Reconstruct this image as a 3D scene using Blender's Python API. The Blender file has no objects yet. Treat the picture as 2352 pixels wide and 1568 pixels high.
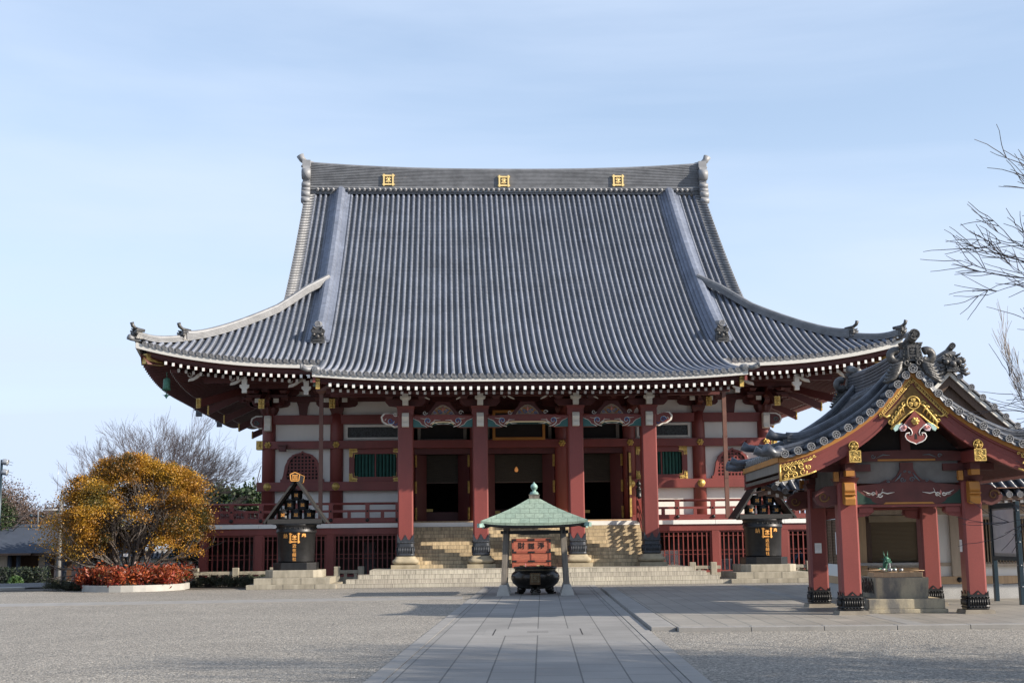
import bpy, math, random
import numpy as np
from mathutils import Matrix, Vector
random.seed(7)
RNG = np.random.default_rng(11)
R = math.radians
C = bpy.context.scene.collection
SC = bpy.context.scene
# ------------------------------------------------------------------ camera
CAM_PSI, CAM_TH, CAM_ROLL = R(3.0), math.atan(458.8/3060.0), .0115
fwd = Vector((math.sin(CAM_PSI)*math.cos(CAM_TH), math.cos(CAM_PSI)*math.cos(CAM_TH), math.sin(CAM_TH)))
r0 = Vector((math.cos(CAM_PSI), -math.sin(CAM_PSI), 0)); u0 = r0.cross(fwd)
rt = r0*math.cos(CAM_ROLL) - u0*math.sin(CAM_ROLL)
up = u0*math.cos(CAM_ROLL) + r0*math.sin(CAM_ROLL)
cd = bpy.data.cameras.new('camera'); cam = bpy.data.objects.new('camera', cd); C.objects.link(cam)
mw = Matrix((rt, up, -fwd)).transposed().to_4x4(); mw.translation = Vector((-3.5, 0, 1.7))
cam.matrix_world = mw
cd.sensor_width = 36; cd.lens = 36*3060/2352; cd.clip_start = .1; cd.clip_end = 3000
SC.camera = cam
# ------------------------------------------------------------------ light
SUN_EL, SUN_AZ = R(25.5), R(66)            # azimuth measured from the viewer's side towards the right
sdir = Vector((math.sin(SUN_AZ)*math.cos(SUN_EL), -math.cos(SUN_AZ)*math.cos(SUN_EL), math.sin(SUN_EL)))
sl = bpy.data.lights.new('sun', 'SUN'); sl.energy = 5.0; sl.angle = R(.55); sl.color = (1, .90, .77)
so = bpy.data.objects.new('sun', sl); C.objects.link(so)
so.rotation_euler = (-sdir).to_track_quat('-Z', 'Y').to_euler(); so.location = (40, -30, 60)
W = bpy.data.worlds.new('World'); SC.world = W; W.use_nodes = True
nt = W.node_tree; bg = nt.nodes['Background']
sky = nt.nodes.new('ShaderNodeTexSky'); sky.sky_type = 'NISHITA'; sky.sun_disc = False
sky.sun_elevation = SUN_EL; sky.sun_rotation = math.pi - SUN_AZ
sky.air_density = 1.0; sky.dust_density = 1.2; sky.ozone_density = 1.4
tc = nt.nodes.new('ShaderNodeTexCoord'); mp = nt.nodes.new('ShaderNodeMapping')
mp.inputs['Scale'].default_value = (1.1, 1.1, 6.5); mp.inputs['Rotation'].default_value = (R(6), R(-7), 0)
nz = nt.nodes.new('ShaderNodeTexNoise'); nz.inputs['Scale'].default_value = 1.15; nz.inputs['Detail'].default_value = 7; nz.inputs['Roughness'].default_value = .52; nz.inputs['Distortion'].default_value = .5
rp = nt.nodes.new('ShaderNodeValToRGB'); rp.color_ramp.elements[0].position = .40; rp.color_ramp.elements[0].color = (.36, .36, .36, 1); rp.color_ramp.elements[1].position = .74; rp.color_ramp.elements[1].color = (.92, .92, .92, 1)
mx = nt.nodes.new('ShaderNodeMixRGB'); mx.inputs['Color2'].default_value = (3.25, 3.85, 4.85, 1)
nt.links.new(tc.outputs['Generated'], mp.inputs['Vector']); nt.links.new(mp.outputs['Vector'], nz.inputs['Vector'])
nt.links.new(nz.outputs['Fac'], rp.inputs['Fac']); sz = nt.nodes.new('ShaderNodeSeparateXYZ'); nt.links.new(tc.outputs['Generated'], sz.inputs[0])
hz = nt.nodes.new('ShaderNodeMapRange'); hz.inputs['From Min'].default_value = 0; hz.inputs['From Max'].default_value = .30; hz.inputs['To Min'].default_value = .62; hz.inputs['To Max'].default_value = 0
nt.links.new(sz.outputs['Z'], hz.inputs['Value'])
ad = nt.nodes.new('ShaderNodeMath'); ad.operation = 'ADD'; ad.use_clamp = True
nt.links.new(rp.outputs['Color'], ad.inputs[0]); nt.links.new(hz.outputs['Result'], ad.inputs[1]); nt.links.new(ad.outputs[0], mx.inputs['Fac'])
nt.links.new(sky.outputs['Color'], mx.inputs['Color1']); nt.links.new(mx.outputs['Color'], bg.inputs['Color'])
bg.inputs['Strength'].default_value = .128
vs = SC.view_settings; vs.view_transform = 'Standard'; vs.look = 'None'; vs.exposure = .82; vs.gamma = 1
# ------------------------------------------------------------------ materials
def _nodes(name):
    m = bpy.data.materials.new(name); m.use_nodes = True
    return m, m.node_tree, m.node_tree.nodes['Principled BSDF']
def M(name, col, rough=.6, metal=0., var=.18, vs=2.5, bump=0., bs=25., spec=.5, col2=None, stretch=(1,1,1), det=5, lo=.35, hi=.65, fine=0., fs=90., isl=0.):
    m, t, p = _nodes(name)
    p.inputs['Roughness'].default_value = rough; p.inputs['Metallic'].default_value = metal
    p.inputs['Specular IOR Level'].default_value = spec
    tc = t.nodes.new('ShaderNodeTexCoord'); mp = t.nodes.new('ShaderNodeMapping'); mp.inputs['Scale'].default_value = stretch
    t.links.new(tc.outputs['Object'], mp.inputs['Vector'])
    n = t.nodes.new('ShaderNodeTexNoise'); n.inputs['Scale'].default_value = vs; n.inputs['Detail'].default_value = det; n.inputs['Roughness'].default_value = .6
    t.links.new(mp.outputs['Vector'], n.inputs['Vector'])
    r = t.nodes.new('ShaderNodeValToRGB'); r.color_ramp.elements[0].position = lo; r.color_ramp.elements[1].position = hi
    a = col2 if col2 else tuple(c*(1-var) for c in col); b = col if col2 else tuple(min(1, c*(1+var)) for c in col)
    r.color_ramp.elements[0].color = (*a, 1); r.color_ramp.elements[1].color = (*b, 1)
    t.links.new(n.outputs['Fac'], r.inputs['Fac'])
    out = r.outputs['Color']
    if fine:
        n3 = t.nodes.new('ShaderNodeTexNoise'); n3.inputs['Scale'].default_value = fs; n3.inputs['Detail'].default_value = 3
        t.links.new(tc.outputs['Object'], n3.inputs['Vector'])
        mr = t.nodes.new('ShaderNodeMapRange'); mr.inputs['From Min'].default_value = .3; mr.inputs['From Max'].default_value = .7; mr.inputs['To Min'].default_value = 1-fine; mr.inputs['To Max'].default_value = 1+fine
        t.links.new(n3.outputs['Fac'], mr.inputs['Value'])
        mm = t.nodes.new('ShaderNodeMixRGB'); mm.blend_type = 'MULTIPLY'; mm.inputs['Fac'].default_value = 1
        t.links.new(out, mm.inputs['Color1']); t.links.new(mr.outputs['Result'], mm.inputs['Color2']); out = mm.outputs['Color']
    if isl:
        g = t.nodes.new('ShaderNodeNewGeometry'); mr = t.nodes.new('ShaderNodeMapRange'); mr.inputs['To Min'].default_value = 1-isl; mr.inputs['To Max'].default_value = 1+isl
        t.links.new(g.outputs['Random Per Island'], mr.inputs['Value']); mm = t.nodes.new('ShaderNodeMixRGB'); mm.blend_type = 'MULTIPLY'; mm.inputs['Fac'].default_value = 1
        t.links.new(out, mm.inputs['Color1']); t.links.new(mr.outputs['Result'], mm.inputs['Color2']); out = mm.outputs['Color']
    t.links.new(out, p.inputs['Base Color'])
    if bump:
        n2 = t.nodes.new('ShaderNodeTexNoise'); n2.inputs['Scale'].default_value = bs; n2.inputs['Detail'].default_value = 4
        t.links.new(mp.outputs['Vector'], n2.inputs['Vector'])
        b_ = t.nodes.new('ShaderNodeBump'); b_.inputs['Strength'].default_value = bump; b_.inputs['Distance'].default_value = .02
        t.links.new(n2.outputs['Fac'], b_.inputs['Height']); t.links.new(b_.outputs['Normal'], p.inputs['Normal'])
    return m
def M_leaf(name, cols, rough=.55, vs=1.2, trans=.25, na=1.5, nb=-.52, ra=.55):
    """leaf colours vary with position (clumps) and from leaf to leaf"""
    m, t, p = _nodes(name)
    g = t.nodes.new('ShaderNodeNewGeometry'); tc = t.nodes.new('ShaderNodeTexCoord')
    n = t.nodes.new('ShaderNodeTexNoise'); n.inputs['Scale'].default_value = vs; n.inputs['Detail'].default_value = 3
    t.links.new(tc.outputs['Object'], n.inputs['Vector'])
    ad = t.nodes.new('ShaderNodeMath'); ad.operation = 'MULTIPLY_ADD'; ad.inputs[1].default_value = ra
    mr = t.nodes.new('ShaderNodeMath'); mr.operation = 'MULTIPLY_ADD'; mr.inputs[1].default_value = na; mr.inputs[2].default_value = nb
    t.links.new(n.outputs['Fac'], mr.inputs[0]); t.links.new(g.outputs['Random Per Island'], ad.inputs[0]); t.links.new(mr.outputs[0], ad.inputs[2])
    r = t.nodes.new('ShaderNodeValToRGB'); r.color_ramp.elements[0].color = (*cols[0], 1); r.color_ramp.elements[1].color = (*cols[-1], 1)
    for i, c in enumerate(cols[1:-1]):
        e = r.color_ramp.elements.new((i+1)/(len(cols)-1)); e.color = (*c, 1)
    t.links.new(ad.outputs[0], r.inputs['Fac']); t.links.new(r.outputs['Color'], p.inputs['Base Color'])
    p.inputs['Roughness'].default_value = rough
    if trans:
        tr = t.nodes.new('ShaderNodeBsdfTranslucent'); t.links.new(r.outputs['Color'], tr.inputs['Color'])
        mxs = t.nodes.new('ShaderNodeMixShader'); mxs.inputs['Fac'].default_value = trans
        o = t.nodes['Material Output']; t.links.new(p.outputs[0], mxs.inputs[1]); t.links.new(tr.outputs[0], mxs.inputs[2]); t.links.new(mxs.outputs[0], o.inputs['Surface'])
    return m
def M_brick(name, c1, c2, cm, w, h, mortar=.01, off=.5, rot=0., rough=.7, bump=.15, swap=False, stain=0., fine=.1, loc=(0,0,0), plane='xy', spec=.4, ss=(5,5,.5)):
    """stone slabs with joints; stain = dark vertical streaks"""
    m, t, p = _nodes(name)
    tc = t.nodes.new('ShaderNodeTexCoord'); mp = t.nodes.new('ShaderNodeMapping'); mp.inputs['Rotation'].default_value = (0, 0, rot); mp.inputs['Location'].default_value = loc
    if plane == 'xz':
        sx = t.nodes.new('ShaderNodeSeparateXYZ'); cx = t.nodes.new('ShaderNodeCombineXYZ')
        t.links.new(tc.outputs['Object'], sx.inputs[0]); t.links.new(sx.outputs['X'], cx.inputs['X']); t.links.new(sx.outputs['Z'], cx.inputs['Y'])
        t.links.new(cx.outputs[0], mp.inputs['Vector'])
    else:
        t.links.new(tc.outputs['Object'], mp.inputs['Vector'])
    b = t.nodes.new('ShaderNodeTexBrick'); b.offset = off; b.squash = 1
    b.inputs['Color1'].default_value = (*c1, 1); b.inputs['Color2'].default_value = (*c2, 1); b.inputs['Mortar'].default_value = (*cm, 1)
    b.inputs['Scale'].default_value = 1; b.inputs['Mortar Size'].default_value = mortar; b.inputs['Mortar Smooth'].default_value = .1
    b.inputs['Brick Width'].default_value = w; b.inputs['Row Height'].default_value = h; b.inputs['Bias'].default_value = 0
    t.links.new(mp.outputs['Vector'], b.inputs['Vector'])
    out = b.outputs['Color']
    def mul(out, val, fac):
        mm = t.nodes.new('ShaderNodeMixRGB'); mm.blend_type = 'MULTIPLY'; mm.inputs['Fac'].default_value = fac
        t.links.new(out, mm.inputs['Color1']); t.links.new(val, mm.inputs['Color2']); return mm.outputs['Color']
    def rng(val, a, b_, c, d):
        mr = t.nodes.new('ShaderNodeMapRange'); mr.inputs['From Min'].default_value = a; mr.inputs['From Max'].default_value = b_; mr.inputs['To Min'].default_value = c; mr.inputs['To Max'].default_value = d
        t.links.new(val, mr.inputs['Value']); return mr.outputs['Result']
    n = t.nodes.new('ShaderNodeTexNoise'); n.inputs['Scale'].default_value = .6; n.inputs['Detail'].default_value = 6
    t.links.new(tc.outputs['Object'], n.inputs['Vector']); out = mul(out, rng(n.outputs['Fac'], .3, .7, .82, 1.12), 1)
    if fine:
        n3 = t.nodes.new('ShaderNodeTexNoise'); n3.inputs['Scale'].default_value = 70; n3.inputs['Detail'].default_value = 3
        t.links.new(tc.outputs['Object'], n3.inputs['Vector']); out = mul(out, rng(n3.outputs['Fac'], .3, .7, 1-fine, 1+fine), 1)
    if stain:
        ms = t.nodes.new('ShaderNodeMapping'); ms.inputs['Scale'].default_value = ss; t.links.new(tc.outputs['Object'], ms.inputs['Vector'])
        n4 = t.nodes.new('ShaderNodeTexNoise'); n4.inputs['Scale'].default_value = 2.2; n4.inputs['Detail'].default_value = 5; n4.inputs['Roughness'].default_value = .7
        t.links.new(ms.outputs['Vector'], n4.inputs['Vector']); out = mul(out, rng(n4.outputs['Fac'], .40, .62, 1.08, 1-stain), 1)
    t.links.new(out, p.inputs['Base Color']); p.inputs['Roughness'].default_value = rough; p.inputs['Specular IOR Level'].default_value = spec
    if bump:
        bb = t.nodes.new('ShaderNodeBump'); bb.inputs['Strength'].default_value = bump; bb.inputs['Distance'].default_value = .01; bb.invert = True
        t.links.new(b.outputs['Fac'], bb.inputs['Height']); t.links.new(bb.outputs['Normal'], p.inputs['Normal'])
    return m
def M_gravel():
    m, t, p = _nodes('gravel')
    tc = t.nodes.new('ShaderNodeTexCoord')
    v = t.nodes.new('ShaderNodeTexVoronoi'); v.inputs['Scale'].default_value = 38
    v2 = t.nodes.new('ShaderNodeTexVoronoi'); v2.inputs['Scale'].default_value = 24
    for q in (v, v2): t.links.new(tc.outputs['Object'], q.inputs['Vector'])
    sp = t.nodes.new('ShaderNodeSeparateColor'); t.links.new(v.outputs['Color'], sp.inputs[0])
    r = t.nodes.new('ShaderNodeValToRGB')
    r.color_ramp.elements[0].color = (.10, .092, .08, 1); r.color_ramp.elements[1].color = (.44, .40, .34, 1)
    for pos, c in ((.3, (.155, .143, .125, 1)), (.6, (.235, .217, .19, 1)), (.85, (.32, .295, .255, 1))):
        e = r.color_ramp.elements.new(pos); e.color = c
    t.links.new(sp.outputs[0], r.inputs['Fac'])
    n = t.nodes.new('ShaderNodeTexNoise'); n.inputs['Scale'].default_value = .35; n.inputs['Detail'].default_value = 8; n.inputs['Roughness'].default_value = .7
    t.links.new(tc.outputs['Object'], n.inputs['Vector'])
    mr = t.nodes.new('ShaderNodeMapRange'); mr.inputs['From Min'].default_value = .3; mr.inputs['From Max'].default_value = .7; mr.inputs['To Min'].default_value = .84; mr.inputs['To Max'].default_value = 1.1
    t.links.new(n.outputs['Fac'], mr.inputs['Value'])
    mm = t.nodes.new('ShaderNodeMixRGB'); mm.blend_type = 'MULTIPLY'; mm.inputs['Fac'].default_value = 1
    t.links.new(r.outputs['Color'], mm.inputs['Color1']); t.links.new(mr.outputs['Result'], mm.inputs['Color2']); t.links.new(mm.outputs['Color'], p.inputs['Base Color'])
    b = t.nodes.new('ShaderNodeBump'); b.inputs['Strength'].default_value = .75; b.inputs['Distance'].default_value = .02; b.invert = True
    ad = t.nodes.new('ShaderNodeMath'); ad.operation = 'ADD'
    t.links.new(v.outputs['Distance'], ad.inputs[0]); t.links.new(v2.outputs['Distance'], ad.inputs[1])
    t.links.new(ad.outputs[0], b.inputs['Height']); t.links.new(b.outputs['Normal'], p.inputs['Normal'])
    p.inputs['Roughness'].default_value = .85
    return m
red = M('red_paint', (.172, .036, .030), .5, var=.15, vs=.9, fine=.07, fs=30, stretch=(1,1,.35))
dred = M('shaded_red_paint', (.082, .0165, .0145), .55, var=.12, vs=1.2)  # the red paint darkened, so its colour carries the shade of soffits and brackets
plaster = M('white_plaster', (.70, .68, .64), .8, var=.035, vs=1.0, stretch=(1,1,.4))
eavew = M('weathered_eave_white', (.50, .49, .46), .7, var=.06, vs=1.5)
wpaint = M('white_paint', (.70, .69, .66), .6, var=.04, vs=1.5)
wcarve = M('weathered_white', (.66, .64, .58), .7, var=.08, vs=4, bump=.2, bs=9)
gold = M('gilt_metal', (.54, .37, .11), .45, .45, var=.28, vs=9, bump=.5, bs=30)
goldflat = M('gilt_letters', (.72, .34, .085), .5, .30, var=.12, vs=6)
goldbright = M('bright_gilt', (.95, .68, .28), .38, .55, var=.06, vs=6)
ochre = M('ochre_paint', (.36, .155, .028), .55, var=.12, vs=2)
tile = M('grey_roof_tile', (.128, .146, .190), .52, .0, var=.18, vs=.45, spec=.42, fine=.20, fs=5, isl=.09)
tile2 = M('grey_pan_tile', (.150, .155, .165), .55, .05, var=.25, vs=.6, spec=.45, fine=.22, fs=8, isl=.08)
ridgem = M('ridge_tile', (.150, .155, .165), .48, .10, var=.20, vs=1.2, spec=.55, fine=.12, fs=5, stretch=(1,1,2))
tend = M('tile_end', (.22, .22, .225), .5, .1, var=.22, vs=12, bump=.6, bs=38)
oldtile = M('weathered_dark_tile', (.052, .058, .072), .40, .15, var=.42, vs=2.2, spec=.6, bump=.15, bs=14, fine=.25, fs=12)
oni = M('carved_dark_tile', (.062, .061, .060), .42, .2, var=.4, vs=7, bump=.7, bs=16)
stone = M_brick('step_stone', (.44, .405, .33), (.38, .345, .285), (.13, .115, .09), 2.3, .16, .007, .37, stain=.42, plane='xz', loc=(0,.013,0), ss=(9,9,.25))
stonep = M('pale_granite', (.315, .285, .225), .75, col2=(.19, .17, .128), vs=3.2, stretch=(1.4,1.4,.35), lo=.3, hi=.62, fine=.10, bump=.08, bs=40)
stair = M_brick('stair_stone', (.54, .43, .27), (.40, .315, .195), (.25, .20, .135), .62, .15636, .008, .43, stain=.40, plane='xz', loc=(0,-.0018,0), ss=(6,6,.4))
pathm = M_brick('path_slab', (.225, .218, .208), (.19, .185, .177), (.085, .083, .08), .95, .585, .011, .5, rot=R(90), bump=.3, fine=.10)
pavem = M_brick('paving_slab', (.265, .245, .215), (.225, .21, .187), (.08, .095, .09), .9, .45, .009, .5, rot=R(90), bump=.3, fine=.08, rough=.55)
kerbm = M('kerb_stone', (.22, .212, .20), .7, var=.12, vs=2, fine=.1)
gravel = M_gravel()
asphalt = M('asphalt', (.085, .085, .09), .85, var=.15, vs=1, fine=.2, fs=60)
black = M('black_iron', (.012, .012, .013), .42, .25, var=.3, vs=5, bump=.1, bs=20)
blackw = M('black_wood', (.020, .019, .018), .6, 0, var=.3, vs=6, stretch=(1,1,8), bump=.2, bs=10)
iron = M('blue_black_iron', (.038, .043, .052), .5, .4, var=.25, vs=8, bump=.2, bs=16)
green = M('green_paint', (.022, .10, .082), .6, var=.12, vs=4)
dgreen = M('dark_green_paint', (.008, .036, .024), .6, var=.12, vs=4)
teal = M('teal_paint', (.035, .13, .13), .6, var=.1, vs=4)
bluep = M('blue_paint', (.04, .11, .30), .6, var=.1, vs=4)
pinkp = M('pink_paint', (.55, .22, .19), .6, var=.1, vs=4)
cream = M('cream_paint', (.74, .58, .33), .6, var=.06, vs=4)
copper = M_brick('verdigris_sheet', (.25, .32, .25), (.205, .275, .218), (.085, .115, .09), .30, .16, .006, .5, stain=.22, plane='xz', bump=.5, rough=.65)
verd = M('verdigris', (.19, .30, .265), .6, .1, var=.4, vs=9, bump=.2, bs=18)
bellm = M('bell_patina', (.06, .17, .12), .55, .3, var=.3, vs=9)
bronze = M('dark_bronze', (.035, .032, .029), .26, .75, var=.4, vs=5)
bronze2 = M('relief_bronze', (.11, .088, .055), .4, .7, var=.4, vs=14, bump=.5, bs=25)
owood = M('grey_weathered_wood', (.155, .135, .112), .75, var=.25, vs=4, stretch=(6,6,.6), bump=.15, bs=14)
bwood = M('beige_timber', (.50, .345, .20), .65, col2=(.36, .24, .14), vs=3, stretch=(5,5,.5), lo=.3, hi=.7)
gwood = M('grey_beige_timber', (.44, .36, .275), .7, col2=(.33, .27, .21), vs=3, stretch=(5,5,.5), lo=.3, hi=.7)
dwood = M('dark_brown_timber', (.085, .050, .032), .6, var=.2, vs=4, stretch=(5,5,.6))
vermil = M('worn_vermilion', (.23, .052, .028), .6, var=.2, vs=4, stretch=(1,1,4), fine=.1, fs=30)
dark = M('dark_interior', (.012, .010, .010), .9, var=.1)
blind = M('bamboo_blind', (.045, .037, .026), .8, var=.3, vs=2, stretch=(1,1,30))
shutter = M('brown_shutter', (.175, .135, .085), .5, .1, var=.06, vs=1)
barkg = M('grey_bark', (.085, .070, .060), .85, var=.35, vs=6, stretch=(1,1,.5), bump=.3, bs=12)
barkd = M('dark_bark', (.058, .046, .044), .85, var=.3, vs=6)
barkr = M('reddish_twigs', (.17, .105, .088), .85, var=.3, vs=1)
polem = M('pole_concrete', (.19,.185,.175), .8, var=.1)
concrete = M('pale_concrete', (.33, .32, .295), .8, var=.12, vs=2, fine=.08)
granite = M('grey_granite', (.37, .37, .365), .6, var=.1, vs=3, fine=.3, fs=60)
wetstone = M('wet_stained_stone', (.34, .295, .205), .6, col2=(.115, .11, .10), vs=1.6, stretch=(1.2,1.2,.5), lo=.38, hi=.56, fine=.14, bump=.12, bs=30)
slate = M('blue_grey_sheet_roof', (.045, .055, .075), .8, 0, var=.08, vs=1, spec=.15)
soil = M('dark_soil', (.07, .058, .045), .9, var=.3, vs=5)
acm = M('appliance_white', (.62, .62, .60), .5, var=.05)
bluetarp = M('blue_sheet', (.10, .28, .48), .5, var=.25, vs=6)
navy = M('navy_steel', (.018, .036, .05), .4, .3, var=.15)
paper = M('white_paper', (.72, .71, .70), .7, var=.03)
greypap = M('grey_poster', (.60, .605, .64), .45, var=.10, vs=2.0, col2=(.48, .485, .54))
skin = M('skin', (.5, .33, .25), .6, var=.05)
greycloth = M('grey_cloth', (.23, .23, .25), .85, var=.1)
hairm = M('dark_hair', (.02, .017, .015), .5, var=.2)
steel = M('galvanised_steel', (.42, .43, .44), .4, .6, var=.1)
# ------------------------------------------------------------------ mesh helpers
class MB:
    def __init__(s): s.v = []; s.f = []; s.mi = []; s.n = 0; s.sm = []
    def add(s, vs, fs, mi=0, smooth=False):
        vs = np.asarray(vs, float).reshape(-1, 3); o = s.n; s.v.append(vs); s.n += len(vs)
        for f in fs: s.f.append([i+o for i in f]); s.mi.append(mi); s.sm.append(smooth)
        return s
    def box(s, x0, x1, y0, y1, z0, z1, mi=0):
        v = [(x0,y0,z0),(x1,y0,z0),(x1,y1,z0),(x0,y1,z0),(x0,y0,z1),(x1,y0,z1),(x1,y1,z1),(x0,y1,z1)]
        return s.add(v, [(0,3,2,1),(4,5,6,7),(0,1,5,4),(1,2,6,5),(2,3,7,6),(3,0,4,7)], mi)
    def bx(s, c, sz, mi=0, rot=None):
        h = np.array(sz)/2; v = np.array([(x,y,z) for z in (-1,1) for (x,y) in ((-1,-1),(1,-1),(1,1),(-1,1))])*h
        if rot is not None: v = v @ np.array(rot.to_matrix() if hasattr(rot, 'to_matrix') else rot).T
        return s.add(v+np.array(c), [(0,3,2,1),(4,5,6,7),(0,1,5,4),(1,2,6,5),(2,3,7,6),(3,0,4,7)], mi)
    def taper(s, c, b, t, h, mi=0):
        """box from base size b=(x,y) to top size t at height h, centre of base at c"""
        v = [(c[0]+q*d[0]/2, c[1]+w*d[1]/2, c[2]+z) for z, d in ((0,b),(h,t)) for q, w in ((-1,-1),(1,-1),(1,1),(-1,1))]
        return s.add(v, [(0,3,2,1),(4,5,6,7),(0,1,5,4),(1,2,6,5),(2,3,7,6),(3,0,4,7)], mi)
    def bar(s, p0, p1, w, h, mi=0, upv=(0,0,1)):
        p0 = np.array(p0, float); p1 = np.array(p1, float); d = p1-p0; d /= np.linalg.norm(d); a = np.cross(d, upv); a /= np.linalg.norm(a); b = np.cross(a, d)
        v = [p+a*w/2*i+b*h/2*j for p in (p0,p1) for i,j in ((-1,-1),(1,-1),(1,1),(-1,1))]
        return s.add(v, [(0,1,2,3),(7,6,5,4),(0,4,5,1),(1,5,6,2),(2,6,7,3),(3,7,4,0)], mi)
    def prism(s, poly, ax, a0, a1, mi=0, smooth=False):
        """polygon in the two other axes, extruded along ax ('x','y','z')"""
        n = len(poly); mk = {'x': lambda p, a: (a,p[0],p[1]), 'y': lambda p, a: (p[0],a,p[1]), 'z': lambda p, a: (p[0],p[1],a)}[ax]
        v = [mk(p, a0) for p in poly]+[mk(p, a1) for p in poly]
        f = [tuple(range(n)), tuple(range(2*n-1, n-1, -1))]+[(i, i+n, (i+1)%n+n, (i+1)%n) for i in range(n)]
        return s.add(v, f, mi, smooth)
    def lathe(s, prof, c=(0,0,0), n=16, mi=0, smooth=True, axis='z', sq=None):
        vs = []; N = len(prof)
        for r, z in prof:
            for k in range(n):
                a = 2*math.pi*k/n
                x, y = r*math.cos(a), r*math.sin(a)
                if sq:
                    q = (abs(math.cos(a))**sq+abs(math.sin(a))**sq)**(-1/sq); x, y = r*q*math.cos(a), r*q*math.sin(a)
                vs.append({'z': (x,y,z), 'y': (x,z,y), 'x': (z,x,y)}[axis])
        vs = np.array(vs)+np.array(c); fs = []
        for i in range(N-1):
            for k in range(n): fs.append((i*n+k, i*n+(k+1)%n, (i+1)*n+(k+1)%n, (i+1)*n+k))
        fs.append(tuple(range(n-1,-1,-1))); fs.append(tuple((N-1)*n+k for k in range(n)))
        return s.add(vs, fs, mi, smooth)
    def cyl(s, c0, c1, r0, r1=None, n=12, mi=0, smooth=True): return s.tube([c0, c1], [r0, r0 if r1 is None else r1], n, mi, smooth)
    def tube(s, pts, rad, n=8, mi=0, smooth=True, cap=True):
        P = np.array(pts, float); N = len(P); rad = np.broadcast_to(np.array(rad, float), (N,))
        T = np.gradient(P, axis=0) if N > 2 else np.array([P[1]-P[0]]*2); T /= np.linalg.norm(T, axis=1)[:,None]+1e-9
        a = np.array([0,0,1.]) if abs(T[0][2]) < .9 else np.array([1.,0,0]); vs = []
        for i in range(N):
            u = np.cross(T[i], a); u /= np.linalg.norm(u)+1e-9; w = np.cross(u, T[i]); a = w
            for k in range(n):
                t = 2*math.pi*k/n; vs.append(P[i]+rad[i]*(u*math.cos(t)+w*math.sin(t)))
        fs = [(i*n+k, i*n+(k+1)%n, (i+1)*n+(k+1)%n, (i+1)*n+k) for i in range(N-1) for k in range(n)]
        if cap: fs += [tuple(range(n-1,-1,-1)), tuple((N-1)*n+k for k in range(n))]
        return s.add(vs, fs, mi, smooth)
    def grid(s, A, mi=0, smooth=False, close=False):
        """A: (n,m,3) array of points -> quads"""
        n, m = A.shape[:2]; o = []
        for i in range(n-1):
            for j in range(m-1): o.append((i*m+j, i*m+j+1, (i+1)*m+j+1, (i+1)*m+j))
            if close: o.append((i*m+m-1, i*m, (i+1)*m, (i+1)*m+m-1))
        return s.add(A.reshape(-1,3), o, mi, smooth)
    def sphere(s, c, r, n=10, m=7, mi=0, sc=(1,1,1)):
        prof = [(r*math.sin(math.pi*i/m)+1e-4, -r*math.cos(math.pi*i/m)) for i in range(m+1)]
        b = MB().lathe(prof, (0,0,0), n); v = np.concatenate(b.v)*np.array(sc)+np.array(c)
        return s.add(v, b.f, mi, True)
    def xf(s, fn):
        s.v = [fn(np.concatenate(s.v))] if s.v else []; return s
    def merge(s, o, fn=None, mi=None):
        v = np.concatenate(o.v); v = fn(v) if fn else v; k = s.n; s.v.append(v); s.n += len(v)
        s.f += [[i+k for i in f] for f in o.f]; s.mi += o.mi if mi is None else [mi]*len(o.f); s.sm += o.sm; return s
    def mesh(s, name):
        me = bpy.data.meshes.new(name); me.from_pydata(np.concatenate(s.v).tolist(), [], s.f)
        me.polygons.foreach_set('material_index', s.mi); me.polygons.foreach_set('use_smooth', s.sm); me.update(); return me
    def build(s, name, mats, parent=None, off=None, bev=0):
        if off is not None: s.v = [np.concatenate(s.v)-np.array(off)]
        me = s.mesh(name)
        for m in (mats if isinstance(mats, (list, tuple)) else [mats]): me.materials.append(m)
        return link(name, me, parent, bev)
def link(name, me, parent=None, bev=0, loc=None, rotz=0):
    o = bpy.data.objects.new(name, me); C.objects.link(o)
    if parent: o.parent = parent
    if loc is not None: o.location = loc
    if rotz: o.rotation_euler = (0, 0, rotz)
    if bev:
        b = o.modifiers.new('bevel', 'BEVEL'); b.width = bev; b.segments = 2; b.limit_method = 'ANGLE'; b.angle_limit = R(40)
    return o
def fast(name, V, Q, mat, parent=None, off=None, smooth=False):
    """large quad mesh from numpy arrays"""
    if off is not None: V = V-np.array(off)
    me = bpy.data.meshes.new(name); nq, k = Q.shape
    me.vertices.add(len(V)); me.vertices.foreach_set('co', V.astype(np.float32).ravel())
    me.loops.add(nq*k); me.loops.foreach_set('vertex_index', Q.astype(np.int32).ravel())
    me.polygons.add(nq); me.polygons.foreach_set('loop_start', np.arange(0, nq*k, k, dtype=np.int32))
    me.polygons.foreach_set('use_smooth', np.full(nq, smooth)); me.update(calc_edges=True); me.validate()
    me.materials.append(mat); return link(name, me, parent)
class FQ:
    """collects vertex grids fast"""
    def __init__(s): s.V = []; s.Q = []; s.n = 0
    def grid(s, A):
        n, m = A.shape[:2]; i = np.arange(n-1)[:,None]*m+np.arange(m-1)[None]; i = i.ravel()+s.n
        s.Q.append(np.stack([i, i+1, i+m+1, i+m], 1)); s.V.append(A.reshape(-1,3)); s.n += n*m
    def quads(s, A):
        k = len(A); s.V.append(A.reshape(-1,3)); s.Q.append((np.arange(k*4)+s.n).reshape(k,4)); s.n += k*4
    def build(s, name, mat, parent=None, off=None, smooth=False): return fast(name, np.concatenate(s.V), np.concatenate(s.Q), mat, parent, off, smooth)
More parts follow.
